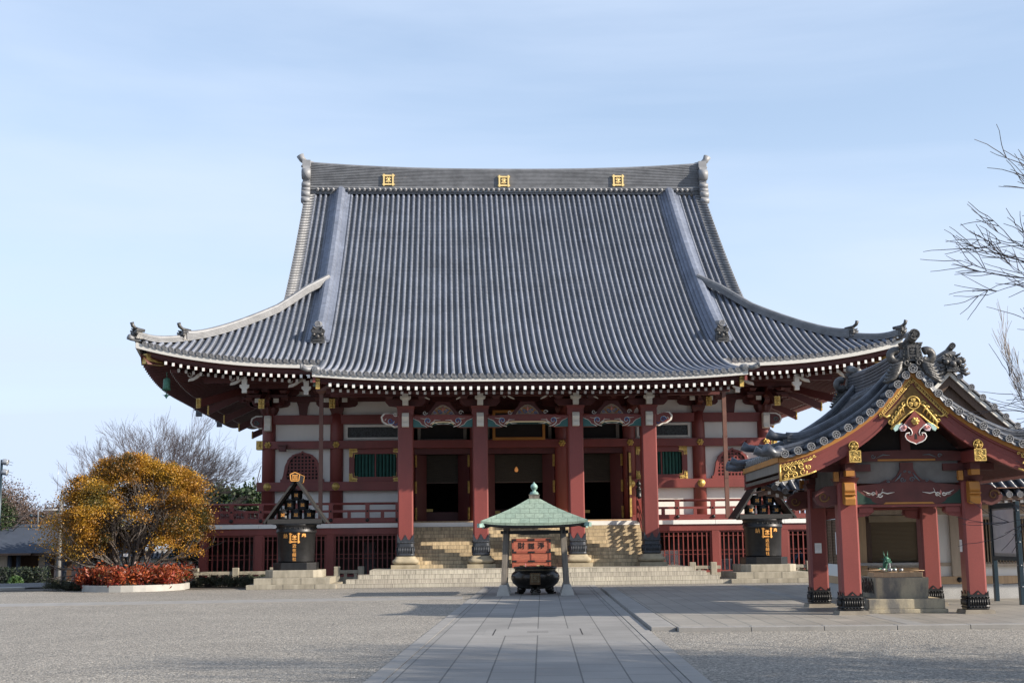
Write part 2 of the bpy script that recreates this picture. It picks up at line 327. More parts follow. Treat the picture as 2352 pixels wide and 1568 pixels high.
def thing(name, label, cat, loc=(0,0,0), rotz=0, group=None):
    o = bpy.data.objects.new(name, None); C.objects.link(o); o.location = loc; o.rotation_euler = (0,0,rotz); o.empty_display_size = .3
    return tag(o, label, cat, group)
def tag(o, label, cat, group=None):
    o['label'] = label; o['category'] = cat
    if group: o['group'] = group
    return o
def struct(o): o['kind'] = 'structure'; return o
def dup(o, parent=None, loc=None, rotz=None, label=None):
    c = o.copy(); C.objects.link(c); c.parent = parent if parent else o.parent
    if loc is not None: c.location = loc
    if rotz is not None: c.rotation_euler = (0,0,rotz)
    if label: c['label'] = label
    for ch in list(o.children): dup(ch, c)
    return c
def text_mb(s, size, depth=.01):
    """lettering standing in the xz plane facing -y, centred on the origin"""
    cu = bpy.data.curves.new('lettering', 'FONT'); cu.body = s; cu.size = size; cu.align_x = 'CENTER'; cu.align_y = 'CENTER'; cu.extrude = depth/2; cu.resolution_u = 3; cu.offset = size*.012
    o = bpy.data.objects.new('lettering', cu); C.objects.link(o); bpy.context.view_layer.update()
    me = bpy.data.meshes.new_from_object(o.evaluated_get(bpy.context.evaluated_depsgraph_get()))
    b = MB(); v = np.array([tuple(q.co) for q in me.vertices]).reshape(-1,3)
    if len(v): v = np.stack([v[:,0], -v[:,2], v[:,1]], 1); b.add(v, [tuple(p.vertices) for p in me.polygons])
    bpy.data.objects.remove(o); bpy.data.curves.remove(cu); bpy.data.meshes.remove(me); return b
def crest_mb(w, d=.02, frame=0, fig=0):
    """well-frame crest with an orange blossom: bars crossing at the corners; in the xz plane facing -y, width w"""
    b = MB(); h = w/2; t = w*.13; q = h*.74
    for sgn in (-1, 1):
        b.box(-h, h, -d, 0, sgn*q-t/2, sgn*q+t/2, frame); b.box(sgn*q-t/2, sgn*q+t/2, -d*1.25, -d*.01, -h, h, frame)
    def leaf(cx, cz, ln, wd, ang):
        p = [(0,0),(ln*.3,wd*.42),(ln*.65,wd*.5),(ln,0),(ln*.65,-wd*.5),(ln*.3,-wd*.42)]; c_, s_ = math.cos(ang), math.sin(ang)
        b.prism([(cx+x*c_-z*s_, cz+x*s_+z*c_) for x, z in p], 'y', -d, -d*.1, fig)
    for a in (150, 30, 115, 65): leaf(0, w*.02, w*.27, w*.12, R(a))
    for a in (205, 335): leaf(0, -w*.06, w*.25, w*.13, R(a))
    b.lathe([(.001,-d*1.2),(w*.07,-d),(w*.085,-d*.5),(w*.085,0)], (0,0,w*.03), 10, fig, True, 'y')
    b.box(-w*.015, w*.015, -d, -d*.1, -w*.25, -w*.02, fig)
    for sgn in (-1,1): leaf(0, -w*.2, w*.14, w*.07, R(90+sgn*60))
    return b
def spiral(b, c, r, turns=1.4, hand=1, rad=.02, mi=0, y=0, start=0., n=18, tail=None):
    """painted/carved scroll in the xz plane"""
    pts = []
    for i in range(n+1):
        t = i/n; a = start+hand*2*math.pi*turns*t; q = r*(1-.82*t); pts.append((c[0]+q*math.cos(a), y, c[1]+q*math.sin(a)))
    if tail is not None: pts = [(p[0], y, p[1]) for p in tail]+pts
    rads = np.linspace(rad, rad*.55, len(pts)); b.tube(pts, rads, 5, mi)
# ================================================================== GROUND
PA = R(-4.2); ux = np.array([math.cos(PA), math.sin(PA)]); uy = np.array([-math.sin(PA), math.cos(PA)])
def sheet(name, poly, z, mat, th=0):
    b = MB()
    if th: b.prism(poly, 'z', z-th, z)
    else: b.add([(x,y,z) for x, y in poly], [tuple(range(len(poly)))])
    return struct(b.build(name, mat))
def gz(x, y):                              # the ground falls away towards the far left
    f = lambda t: np.clip(t, 0, 1)**2*(3-2*np.clip(t, 0, 1))
    return -1.2*f((-16.5-np.asarray(x))/9)*f((np.asarray(y)-62)/40)
gx = np.concatenate([[-900,-300,-120,-80,-60,-45], np.linspace(-40,-14,27), [0,40,120,900]]); gy = np.concatenate([[-300,-50,0,40], np.linspace(56,110,28), [150,300,1500]])
gfq = FQ(); gfq.grid(np.array([[(x, y, float(gz(x,y))) for x in gx] for y in gy])); struct(gfq.build('ground', gravel, None, None, True))
# path: local frame origin on its centre line at the steps
def pathw(p): return (.20+ux[0]*p[0]+uy[0]*p[1], 51.95+ux[1]*p[0]+uy[1]*p[1])
pb = MB().box(-1.86, 1.86, -75, 0, -.1, .012)
po = pb.build('path', pathm); po.location = (.20, 51.95, 0); po.rotation_euler = (0,0,PA); struct(po)
kb = MB()
for sx in (-1, 1):
    for k in range(60): kb.box(sx*1.985-.115, sx*1.985+.115, -75+k*1.25, -75+k*1.25+1.242, -.1, .02)
ko = kb.build('path_kerb', kerbm); ko.location = po.location; ko.rotation_euler = (0,0,PA); struct(ko)
# stone with a lifting slot let into the path
hb = MB().box(-1.0, 1.0, -27.35, -25.55, -.05, .0145)
for x in (-.82, .82): hb.box(x-.012, x+.012, -27.3, -25.6, .0, .016, 1)
for y in (-26.3, -26.62): hb.box(-.2, .2, y-.012, y+.012, .0, .0165, 1)
ho = hb.build('path_slab', [M_brick('large_slab', (.218,.211,.202), (.212,.206,.197), (.1,.1,.1), 9, 9, .001, fine=.1), dark]); ho.location = po.location; ho.rotation_euler = (0,0,PA); struct(ho)
# paved court on the right, a low raised pavement
cb = MB().box(2.62, 22, -26.4, -4.0, -.1, .075)
co_ = cb.build('pavement', pavem, bev=.01); co_.location = po.location; co_.rotation_euler = (0,0,PA); struct(co_)
eb = MB()
for k in range(21): eb.box(2.14, 2.60, -26.4+k*1.05, -26.4+k*1.05+1.04, -.1, .08)
for k in range(18): eb.box(2.62+k*1.35, 2.62+k*1.35+1.34, -26.72, -26.41, -.1, .085)
eb.box(6.95, 7.32, -26.38, -4, 0, .0795)
eo = eb.build('pavement_kerb', kerbm, bev=.008); eo.location = po.location; eo.rotation_euler = (0,0,PA); struct(eo)
# cross path to the left, road with its kerb
sheet('side_path', [(-60,36.3),(-2.95,40.6),(-2.9,42.6),(-60,39.2)], .02, kerbm, .1)
rq = FQ(); rq.grid(np.array([[(x, y, float(gz(x,y))+.012) for x in np.linspace(-90, -19.2-.10*max(0,y-60), 30)] for y in np.linspace(56.5, 103, 30)])); struct(rq.build('road', asphalt, None, None, True))
sheet('road_kerb', [(-70,44.5),(-27.5,50),(-20.3,55.3),(-20.8,56.4),(-28,51.8),(-70,47.5)], .10, concrete, .15)
rb = MB()
for k in range(5): xx_ = -41+k*3.4; yy_ = 78+k*1.6; zz_ = float(gz(xx_+.8,yy_)); rb.add([(xx_,yy_,zz_+.03),(xx_+1.7,yy_+.3,zz_+.03),(xx_+1.7,yy_+.75,zz_+.03),(xx_,yy_+.45,zz_+.03)], [(0,1,2,3)])
struct(rb.build('road_marking', wpaint))
sheet('planting_soil', [(-21,53.2),(-11.2,53.2),(-11.2,58.3),(-21,58.3)], .012, soil)

# ================================================================== MAIN HALL
HO = np.array((0., 61.7, 0.))
hall = thing('temple_hall', 'large red timber temple hall with a sweeping grey tiled roof and columned porch', 'temple', tuple(HO))
_y = np.linspace(52, 72, 401); _s = np.interp(_y, (52, 54, 56.3, 60, 64, 68, 72), (.18, .24, .39, .65, .79, .89, .98))
_z = 8.16+np.concatenate([[0], np.cumsum((_s[1:]+_s[:-1])/2*np.diff(_y))])
def P(y): return np.interp(y, _y, _z)
def S(y): return np.interp(y, _y, _s)
EV, EX = 56.3, 16.5                       # main eave front, half width
def lift(a): return .90*np.clip((np.abs(a)-7)/9.4, 0, 1.2)**2.9
def fade(d): return np.clip(1-d/8, 0, 1)**1.5
def zr(x, y):                              # roof surface, front half
    return P(y)+lift(x)*fade(y-EV)*(y >= EV)+.20*np.clip((np.abs(x)-3.5)/4.9, 0, 1.2)**2*np.clip((EV-y)/4.3, 0, 1)*(y < EV)
def path_front(x, y0, y1, step):
    n = max(3, int((y1-y0)*1.2/step)); y = np.linspace(y0, y1, n+1)
    return np.stack([np.full(n+1, x), y, zr(np.full(n+1, x), y)], 1)
def normals(Pt, side):
    T = np.gradient(Pt, axis=0); N = np.cross(side, T); N /= np.linalg.norm(N, axis=1)[:,None]; N[N[:,2] < 0] *= -1; return N
def roll(fq, Pt, side, r=.083, seg=7):
    side = np.array(side, float); N = normals(Pt, side); th = np.linspace(-.35, math.pi+.35, seg)
    cs = np.cos(th)[:,None]*side[None]; rings = []
    for i in range(len(Pt)-1):
        for p, nn, q in ((Pt[i], N[i], r), (Pt[i+1], N[i+1], r*.88)):
            rings.append(p+q*(cs+np.sin(th)[:,None]*nn[None])+nn*.02)
    fq.grid(np.array(rings))
def pan(fq, A, B, rise=.024, sag=.035, endsag=True):
    """stepped concave tile strip between two edge paths"""
    side = B-A; N = normals(A, side[len(side)//2]/np.linalg.norm(side[len(side)//2])); w = np.array([0,.25,.5,.75,1.]); dp = -sag*np.array([0,.8,1,.8,0])
    rings = []
    for i in range(len(A)-1):
        for j, e in ((i, rise), (i+1, .0)):
            rings.append(A[j]+side[j]*w[:,None]+N[j]*(dp+e)[:,None])
    fq.grid(np.array(rings))
    if endsag:                            # curved front of the lowest tile
        a = rings[0]; b = a+np.array([0,0,-1])*np.array([.015,.075,.095,.075,.015])[:,None]
        fq.grid(np.array([b, a]))
def disc(b, c, d, r=.088):
    """round tile end facing direction d"""
    d = np.array(d, float); d /= np.linalg.norm(d); a = np.cross(d, (0,0,1.)); a /= np.linalg.norm(a); u = np.cross(a, d)
    n = 12; ang = [2*math.pi*k/n for k in range(n)]; V = []
    for q, o in ((r,-.05),(r,.02),(r*.8,.02),(r*.76,.0)):
        V += [np.array(c)+d*o+q*(a*math.cos(t)+u*math.sin(t)) for t in ang]
    f = [(i*n+k, i*n+(k+1)%n, (i+1)*n+(k+1)%n, (i+1)*n+k) for i in range(3) for k in range(n)]+[tuple(3*n+k for k in range(n))]
    b.add(V, f)
    for k in range(5):
        t = 2*math.pi*k/5+.3; p = np.array(c)+d*.004+r*.42*(a*math.cos(t)+u*math.sin(t)); b.bx(p, (r*.3,)*3)
PITCH = .282
rolls, pans, ends = FQ(), FQ(), MB()
xs = np.arange(-int(16.2/PITCH), int(16.2/PITCH)+1)*PITCH
GX = 10.6
def ylim(x):
    a = abs(x)
    y0 = 52.0 if a < 8.5 else EV
    y1 = 71.3 if a < GX+.1 else EV+(EX-a)
    return y0, y1
for x in xs:
    y0, y1 = ylim(x)
    if y1-y0 < .35: continue
    roll(rolls, path_front(x, y0, y1, .32), (1,0,0))
    disc(ends, (x, y0-.01, float(zr(x, np.array(y0)))+.02), (0,-1,-.1))
for x in xs[:-1]:
    xa, xb = x, x+PITCH; m = (xa+xb)/2; y0, y1 = ylim(m)
    if abs(xa) < 8.5 and abs(xb) > 8.5 or abs(xb) < 8.5 and abs(xa) > 8.5: y0 = EV
    if y1-y0 < .3: continue
    pan(pans, path_front(xa, y0, y1, .135), path_front(xb, y0, y1, .135))
roof = pans.build('roof', tile2, hall, HO)
rolls.build('cover_tiles', tile, roof, HO, smooth=True)
ends.build('eave_tile_ends', tend, roof, HO)
# rear slope, side slopes and gable walls
fq = FQ()
yy = np.linspace(EV, 71.6, 40)
for sgn in (1,):
    xx = np.linspace(-GX-.1, GX+.1, 30); A = np.array([[(x, 143.2-y, float(P(y))) for x in xx] for y in yy]); fq.grid(A)
    for sx in (-1, 1):                    # rear wings
        A = np.array([[(sx*(GX+(max(GX, EX-(y-EV))-GX)*u), 143.2-y, float(P(y)+lift(GX+(max(GX, EX-(y-EV))-GX)*u)*fade(y-EV))) for u in np.linspace(0,1,12)] for y in np.linspace(EV, EV+EX-GX, 14)]); fq.grid(A)
for sx in (-1, 1):
    A = []
    for d in np.linspace(0, EX-GX+.25, 16):
        ya, yb = EV+d, 143.2-EV-d
        A.append([(sx*(EX-d), y, float(P(EV+d))+float(lift(16.5-(min(y-EV, 143.2-EV-y)-d)*1.0 if min(y-EV, 143.2-EV-y)-d < 9.5 else 7)*fade(d))) for y in np.linspace(ya, yb, 60)])
    fq.grid(np.array(A))
fq.build('rear_roof_slope', tile2, roof, HO, smooth=True)
gb = MB()
gp = [(y, float(P(y))-.25) for y in np.linspace(EV+EX-GX, 71.6, 14)]; gp += [(143.2-y, z) for y, z in gp[::-1]]
for sx in (-1, 1): gb.prism(gp, 'x', sx*9.75-.05, sx*9.75+.05)
gb.build('gable_wall', plaster, roof, HO)
hb = MB()                                  # curved barge boards in the gables
for sx in (-1, 1):
    for mir in (0, 1):
        ys = np.linspace(EV+EX-GX-.3, 71.6, 20); A = np.array([[(sx*10.62+o[0], 143.2-y if mir else y, float(P(y))+o[1]) for o in ((-.06,-.1),(.06,-.1),(.06,-.75),(-.06,-.75))] for y in ys]); hb.grid(A, 0, False, True)
hb.build('barge_board', dred, roof, HO)
# verge tiles: short rolls set crosswise down the gable edges
for sx in (-1, 1):
    vf = FQ(); vb = MB()
    for y in np.arange(EV+EX-GX+.1, 71.4, .215):
        z = float(P(y))+.06; s_ = float(S(y)); q = 1/math.hypot(1, s_); ps = np.stack([np.linspace(sx*10.42, sx*10.98, 3), np.full(3,y), np.linspace(z+.03, z, 3)], 1)
        roll(vf, ps, (0, q, s_*q), .085, 7)
        disc(vb, (sx*10.99, y, z+.02), (sx,0,-.05), .085)
    vf.build('verge_tiles', ridgem, roof, HO, smooth=True); vb.build('verge_tile_ends', tend, roof, HO)
def sweep(fq, pts, side, prof):
    """profile [(s,n)] swept along pts; side = horizontal direction(s), n measured along z"""
    pts = np.array(pts, float); side = np.broadcast_to(np.array(side, float), pts.shape)
    A = np.array([[pts[i]+side[i]*a+np.array([0,0,1.])*c for a, c in prof+prof[:1]] for i in range(len(pts))]); fq.grid(A)
    for e in (0, -1):
        c_ = A[e].mean(0); q = [np.stack([A[e][k], A[e][k+1], c_, c_]) for k in range(len(prof))]; fq.quads(np.array(q))
def layered(w, h, n, cap):
    """ridge cross-section: n thin layers with grooves and a rounded cap"""
    L, Rr = [], []
    for k in range(n):
        z0, z1 = h*k/n, h*(k+1)/n; ww = w*(1-.12*k/n)/2
        Rr += [(ww, z0), (ww, z1-.3*h/n), (ww-.03, z1-.3*h/n), (ww-.03, z1)]
    c = [(cap*math.cos(t), h+cap*.9*math.sin(t)) for t in np.linspace(0, math.pi, 7)]
    return Rr+c+[(-a, z) for a, z in Rr[::-1]]
# main ridge
rf = FQ(); xr = np.linspace(-10.75, 10.75, 41); zt = lambda x: .36*(np.abs(x)/10.75)**2.4
nL = 15; prof_front = []
for k in range(-3, nL):
    z0 = 20.80+k*.076
    ww = .43 if k > 1 or k < 0 else .50
    A0 = [[(x, 71.6-ww, z0+zt(x)*max(k,0)/nL), (x, 71.6-ww, z0+.051+zt(x)*max(k,0)/nL), (x, 71.6-ww+.045, z0+.051+zt(x)*max(k,0)/nL), (x, 71.6-ww+.045, z0+.077+zt(x)*max(k+1,0)/nL)] for x in xr]
    rf.grid(np.array(A0)); B = np.array(A0); B[...,1] = 143.2-B[...,1]; rf.grid(B)
th = np.linspace(0, math.pi, 9)
rf.grid(np.array([[(x, 71.6-.42*math.cos(t), 21.93+zt(x)+.17*math.sin(t)) for t in th] for x in xr]))
ridge = rf.build('main_ridge', ridgem, roof, HO)
rb_ = MB()
for x in np.arange(-10.3, 10.4, PITCH/1.0):
    if abs(abs(x)-9.05) > .35: disc(rb_, (x, 71.6-.56, 20.77), (0,-1,0), .085); rb_.tube([(x,71.0,20.79),(x,71.3,20.83)], .08, 8)
rb_.build('ridge_foot_tiles', tend, roof, HO)
# ridge-end ornaments (edge-on scalloped profile)
def ridge_end(sx):
    b = MB(); x0, x1 = sx*10.72, sx*11.10; lo, hi = min(x0,x1), max(x0,x1)
    b.prism([(-.95,19.95),(.95,19.95),(.9,20.6),(.62,21.2),(.75,21.9),(.5,22.35),(0,22.45),(-.5,22.35),(-.75,21.9),(-.62,21.2),(-.9,20.6)], 'x', lo, hi)
    b.v = [np.concatenate(b.v)+np.array([0,71.6,0])]
    for dy, z, r_ in ((-.66,21.62,.30),(-.74,20.98,.13),(-.78,20.72,.13),(-.84,20.45,.17),(-.92,20.08,.15)):
        for q in (-1, 1): b.cyl((lo-.04,71.6+q*abs(dy),z), (hi+.04,71.6+q*abs(dy),z), r_, n=14)
    b.box(lo-.03, hi+.03, 70.95, 72.25, 22.05, 22.42)
    b.tube([(sx*10.6,71.6,22.35),(sx*11.0,71.6,22.45),(sx*11.2,71.6,22.62),(sx*11.32,71.6,22.85)], [.15,.16,.18,.22], 10)
    for k in range(4): b.sphere((sx*11.15,71.3+.2*k,22.15-.25*k), .09, 8, 5)
    return b.build('ridge_end_tile', M('pale_ridge_end', (.21,.215,.225), .5, var=.15, vs=1.5) if 'pale_ridge_end' not in bpy.data.materials else bpy.data.materials['pale_ridge_end'], roof, HO)
ridge_end(-1); ridge_end(1)
for x in (-6.45, -.12, 6.2):
    b = crest_mb(.66, .07); 
    o = b.build('gilt_crest', goldbright, roof); o.location = (x-HO[0], 71.14-HO[1], 21.28-HO[2]+float(zt(x))*.5)
# descending ridges
def oni_mb(w=.62, h=.8):
    b = MB(); w2 = w/2
    b.prism([(-w2,0),(w2,0),(w2*.86,h*.3),(w2*.8,h*.62),(w2*.95,h*.8),(w2*.45,h),(-w2*.45,h),(-w2*.95,h*.8),(-w2*.8,h*.62),(-w2*.86,h*.3)], 'y', -.08, .18)
    b.box(-w2*.95, w2*.95, -.13, -.07, .0, .07)
    b.sphere((0,-.12,h*.42), .10, 10, 6); b.sphere((-.17,-.1,h*.55), .085, 8, 5); b.sphere((.17,-.1,h*.55), .085, 8, 5)
    b.bx((-.15,-.12,h*.7), (.22,.08,.07), 0, Matrix.Rotation(.4,3,'Y')); b.bx((.15,-.12,h*.7), (.22,.08,.07), 0, Matrix.Rotation(-.4,3,'Y'))
    b.bx((0,-.11,h*.2), (w*.6,.07,.06)); b.bx((0,-.12,h*.28), (w*.5,.05,.03))
    for sx in (-1,1):
        spiral(b, (sx*w2*.62,h*.3), .09, 1.2, sx, .025, 0, -.09); spiral(b, (sx*w2*.6,h*.86), .08, 1.1, -sx, .022, 0, -.09)
        b.tube([(sx*.1,-.08,h*.9),(sx*.2,-.12,h*1.0),(sx*.22,-.12,h*1.08)], [.04,.03,.01], 6)
    return b
for sx in (-1, 1):
    f = FQ(); ys = np.linspace(58.75, 71.5, 36)
    xs_ = sx*9.03; pts = [(xs_, y, float(P(y))+.04) for y in ys]
    prof = [(.50,0),(.50,.10),(.36,.13),(.36,.26),(.24,.30),(.22,.46),(.10,.56),(-.10,.56),(-.22,.46),(-.24,.30),(-.36,.26),(-.36,.13),(-.50,.10),(-.50,0)]
    sweep(f, pts, (1,0,0), prof); f.build('descending_ridge', tile, roof, HO)
    b = oni_mb(.66, .74); o = b.build('demon_tile', oni, roof); o.location = (xs_, 58.62-HO[1], float(P(58.62))+.03)
    b = MB(); zc = float(P(58.6))+.92; b.tube([(xs_,59.6,zc+.16),(xs_,58.55,zc)], [.125,.125], 12); disc(b, (xs_,58.53,zc), (0,-1,0), .135); b.build('ridge_end_disc', tend, roof, HO)
    # hip ridge in two tiers
    f = FQ(); ts = np.linspace(1.75, 7.45, 30)
    pts = [(sx*(EX-t), EV+t, float(zr(EX-min(t, EX), np.array(EV+t)))+.02+.10*max(0,(2.6-t))**2+.26*min(1,max(0,(t-5.3)/1.2))) for t in ts]
    sd = np.array((sx*.7071, .7071, 0)); sweep(f, pts, sd, layered(.42, .30, 5, .12))
    f2 = FQ(); ts2 = np.linspace(.12, 2.3, 14)
    pts2 = [(sx*(EX-t), EV+t, float(zr(EX-t, np.array(EV+t)))+.02+.22*max(0,(.9-t))**2) for t in ts2]
    sweep(f2, pts2, sd, layered(.36, .22, 4, .10))
    f.V += f2.V; f.Q += [q+f.n for q in f2.Q]; f.n += f2.n
    f.build('hip_ridge', ridgem, roof, HO)
    for (p, d) in ((pts[0], .46), (pts2[0], .38)):
        Rm = np.array(Matrix.Rotation(sx*R(45), 3, 'Z')); b = MB(); b.merge(oni_mb(.38, .44), lambda v: v@Rm.T+np.array(p)+np.array((sx*.05,-.05,-.05)))
        pp = np.array(p); o_ = np.array((sx*.7071,-.7071,0))
        b.tube([pp-o_*.3+(0,0,d-.04), pp+o_*.1+(0,0,d+.0), pp+o_*.26+(0,0,d+.10), pp+o_*.32+(0,0,d+.26)], [.07,.075,.08,.085], 8)
        b.build('hip_end_tile', oni, roof, HO)
    b = MB(); p = np.array((sx*(EX-.15), EV+.15, float(zr(EX-.1, np.array(EV+.1)))+.08)); o_ = np.array((sx*.7071,-.7071,0))
    b.tube([p, p+o_*.35+(0,0,.03), p+o_*.5+(0,0,.08)], [.10,.11,.13], 8); b.build('corner_tile', ridgem, roof, HO)
    # porch roof end: corner roll, horn and side board
    b = MB(); x = sx*8.5; zc = float(zr(8.5, np.array(52.)))
    b.sphere((x,52.18,zc+.08), .2, 10, 7, 0, (1.1,1.2,.8)); b.tube([(x,52.2,zc+.1),(x+sx*.3,52.0,zc+.06),(x+sx*.52,51.9,zc+.16)], [.1,.1,.11], 8); disc(b, (x+sx*.54,51.88,zc+.17), (sx,-.3,.1), .11)
    disc(b, (x,51.97,zc+.06), (0,-1,0), .11)
    for y in np.arange(52.4, 56.4, .3):
        z_ = float(zr(8.5, np.array(y))); b.tube([(x-sx*.1,y,z_+.03),(x+sx*.14,y,z_+.0)], .075, 8)
    b.build('porch_corner_tiles', ridgem, roof, HO)
    b = MB(); A = np.array([[(sx*8.55+o[0], y, float(zr(8.5, np.array(y)))+o[1]) for o in ((-.05,-.04),(.05,-.04),(.05,-.45),(-.05,-.45))] for y in np.linspace(52.15, 57.5, 12)]); b.grid(A, 0, False, True); b.add(A[0], [(3,2,1,0)])
    b.build('porch_side_board', red, roof, HO)
# eaves: white and red boards, soffit, rafters with white ends
def eave_board(name, mat, x0, x1, yf, base, zt_, zb, d=.12, porch=False):
    b = MB(); xx = np.linspace(x0, x1, 40)
    f = (lambda x: .20*np.clip((np.abs(x)-3.5)/4.9, 0, 1.2)**2) if porch else lift
    A = np.array([[(x, yf, base+zt_+float(f(x))), (x, yf, base+zb+float(f(x))), (x, yf+d, base+zb+float(f(x))), (x, yf+d, base+zt_+float(f(x)))] for x in xx]); b.grid(A, 0, False, True)
    b.add(A[0], [(0,1,2,3)]); b.add(A[-1], [(3,2,1,0)]); return b
def sideways(b, sx):
    """turn a front eave piece into the eave of a side"""
    v = np.concatenate(b.v); n = np.stack([sx*(EX-(v[:,1]-EV)), 71.6+v[:,0]*(15.3/EX), v[:,2]], 1); b.v = [n]; return b
eredm = M('shaded_eave_red', (.095,.019,.016), .55, var=.1, vs=1.2)  # shade under the tile edge is put into this darker red
B0 = float(P(EV)); PB = float(P(52.))
wb, rb2, rb3 = MB(), MB(), MB()
for (x0, x1) in ((-EX+.05, -8.4), (8.4, EX-.05)):
    wb.merge(eave_board('', 0, x0, x1, EV+.04, B0, -.04, -.27, .1)); rb2.merge(eave_board('', 0, max(x0,-EX+.45), min(x1,EX-.45), EV+.40, B0, -.20, -.50, .16))
for sx in (-1, 1):
    wb.merge(sideways(eave_board('', 0, -EX+.05, EX-.05, EV+.04, B0, -.04, -.27, .1), sx)); rb2.merge(sideways(eave_board('', 0, -EX+.9, EX-.9, EV+.40, B0, -.20, -.50, .16), sx))
wb.merge(eave_board('', 0, -8.62, 8.62, 52.05, PB, .02, -.22, .1, True)); rb2.merge(eave_board('', 0, -8.4, 8.4, 52.44, PB, -.12, -.42, .16, True)); rb2.merge(eave_board('', 0, -8.42, 8.42, 52.28, PB, -.14, -.24, .1, True))
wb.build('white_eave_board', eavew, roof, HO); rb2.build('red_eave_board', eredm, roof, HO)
raf, tips, sof = MB(), MB(), FQ()
nraf = [0]
def rafter(x, y0, z0, y1, z1, w=.10, h=.13, sx=0, single=False):
    c = MB().bar((x,y0,z0), (x,y1,z1), w, h); t = MB().bar((x,y0-.012,z0), (x,y0,z0), w+.006, h+.006)
    if single and nraf[0] < 100:
        nraf[0] += 1; c.merge(t, None, 1); c.build('rafter', [dred, wpaint], roof, HO); return
    for b, q in ((raf, c), (tips, t)): b.merge(sideways(q, sx) if sx else q)
nr = 52; L_ = .316
for i in range(-26, 27):
    x = i*.3065+.04
    pl = .20*max(0, (abs(x)-3.5)/4.9)**2
    rafter(x, 52.22, PB-.47+pl, 54.3, PB-.15+pl*.6, .10, .135, 0, True); rafter(x+.03, 53.15, PB-.54+pl*.8, 57.6, PB+.85, .10, .14)
for i in range(-nr, nr+1):
    x = i*L_-.03
    if abs(x) > EX-.35: continue
    lf = float(lift(x)); yi = min(61.6, EV+(EX-abs(x)))
    if abs(x) > 7.4:
        if yi > EV+1: rafter(x, EV+.16, B0-.60+lf, min(EV+1.9, yi), B0-.35+lf*.8, .10, .13, 0, True)
        if yi > EV+1.6: rafter(x+.02, EV+1.25, B0-.66+lf*.9, yi, B0-.66+lf*.9+(yi-EV-1.25)*.22-lf*.5*(yi-EV)/5, .10, .14)
    for sx in (-1, 1):
        if yi > EV+1: rafter(x, EV+.16, B0-.60+lf, min(EV+1.9, yi), B0-.35+lf*.8, sx=sx)
        if yi > EV+1.6: rafter(x, EV+1.25, B0-.66+lf*.9, yi, B0-.66+lf*.9+(yi-EV-1.25)*.22-lf*.5*(yi-EV)/5, .10, .14, sx=sx)
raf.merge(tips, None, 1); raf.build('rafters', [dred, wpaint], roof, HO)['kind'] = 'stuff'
xx = np.linspace(-EX+.2, EX-.2, 60)
for sx in (0, -1, 1):
    A = np.array([[(x, EV+.3+u*(min(61.8, EV+EX-abs(x)+.35)-EV-.3), B0-.46+float(lift(x))*(1-.55*u)+.95*u*(min(61.8, EV+EX-abs(x))-EV)/5.5) for u in np.linspace(0,1,6)] for x in xx])
    if sx:
        v = A.reshape(-1,3); A = np.stack([sx*(EX-(v[:,1]-EV)), 71.6+v[:,0]*(15.3/EX), v[:,2]], 1).reshape(A.shape)
    sof.grid(A)
sof.grid(np.array([[(x, y, z+.20*max(0,(abs(x)-3.5)/4.9)**2*(1-(y-52)/6)) for y, z in ((52.3,PB-.36),(54.3,PB-.02),(57.8,PB+1.05))] for x in np.linspace(-8.5, 8.5, 20)]))
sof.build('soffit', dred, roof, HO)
fq = MB()
fq.prism([(-16.9,8.95),(-14.2,8.98),(-14.2,9.12),(-16.9,9.12)], 'y', 74.0, 80.9)
for y in np.arange(74.1, 80.9, .3): fq.cyl((-17.0,y,9.12), (-14.3,y,9.16), .09, None, 8)
for y in (74.0, 80.8): fq.cyl((-17.2,y,9.15), (-16.4,y,9.2), .14, None, 8); fq.box(-17.1,-16.8,y-.12,y+.12,8.7,9.1)
fq.build('side_porch_roof', oldtile, roof, HO)
# hip rafters with gilt ends at the corners, porch end caps
b1, b2 = MB(), MB()
for sx in (-1, 1):
    z = B0-.42+.72
    b1.bar((sx*11.5,61.3,9.3), (sx*16.05,56.75,z-.06), .26, .36); b2.bar((sx*15.5,57.3,z-.10), (sx*16.14,56.66,z-.08), .30, .42)
    b1.bar((sx*8.42,57.6,PB+.6), (sx*8.42,52.35,PB-.30), .14, .36); b2.bar((sx*8.42,52.4,PB-.22), (sx*8.42,52.33,PB-.225), .16, .46)
b1.build('hip_rafter', dred, roof, HO); b2.build('gilt_rafter_end', gold, roof, HO)
# ------------------------------------------------------------------ hall body
WY = 61.7
COLX = (1.97, 5.14, 8.4, 11.5)
def hp(b, name, mat, parent=hall, bev=0): return b.build(name, mat, parent, HO, bev)
# columns
cm = MB().lathe([(.305,2.5),(.305,7.0),(.27,7.62)], (0,0,0), 20).mesh('column'); cm.materials.append(red)
for x in COLX:
    for s_ in (-1,1): link('column', cm, hall, 0, (s_*x, 0, 0))
for s_ in (-1,1):
    for y in (66.2, 71.0, 76.0, 81.0): link('column', cm, hall, 0, (s_*11.5, y-WY, 0))
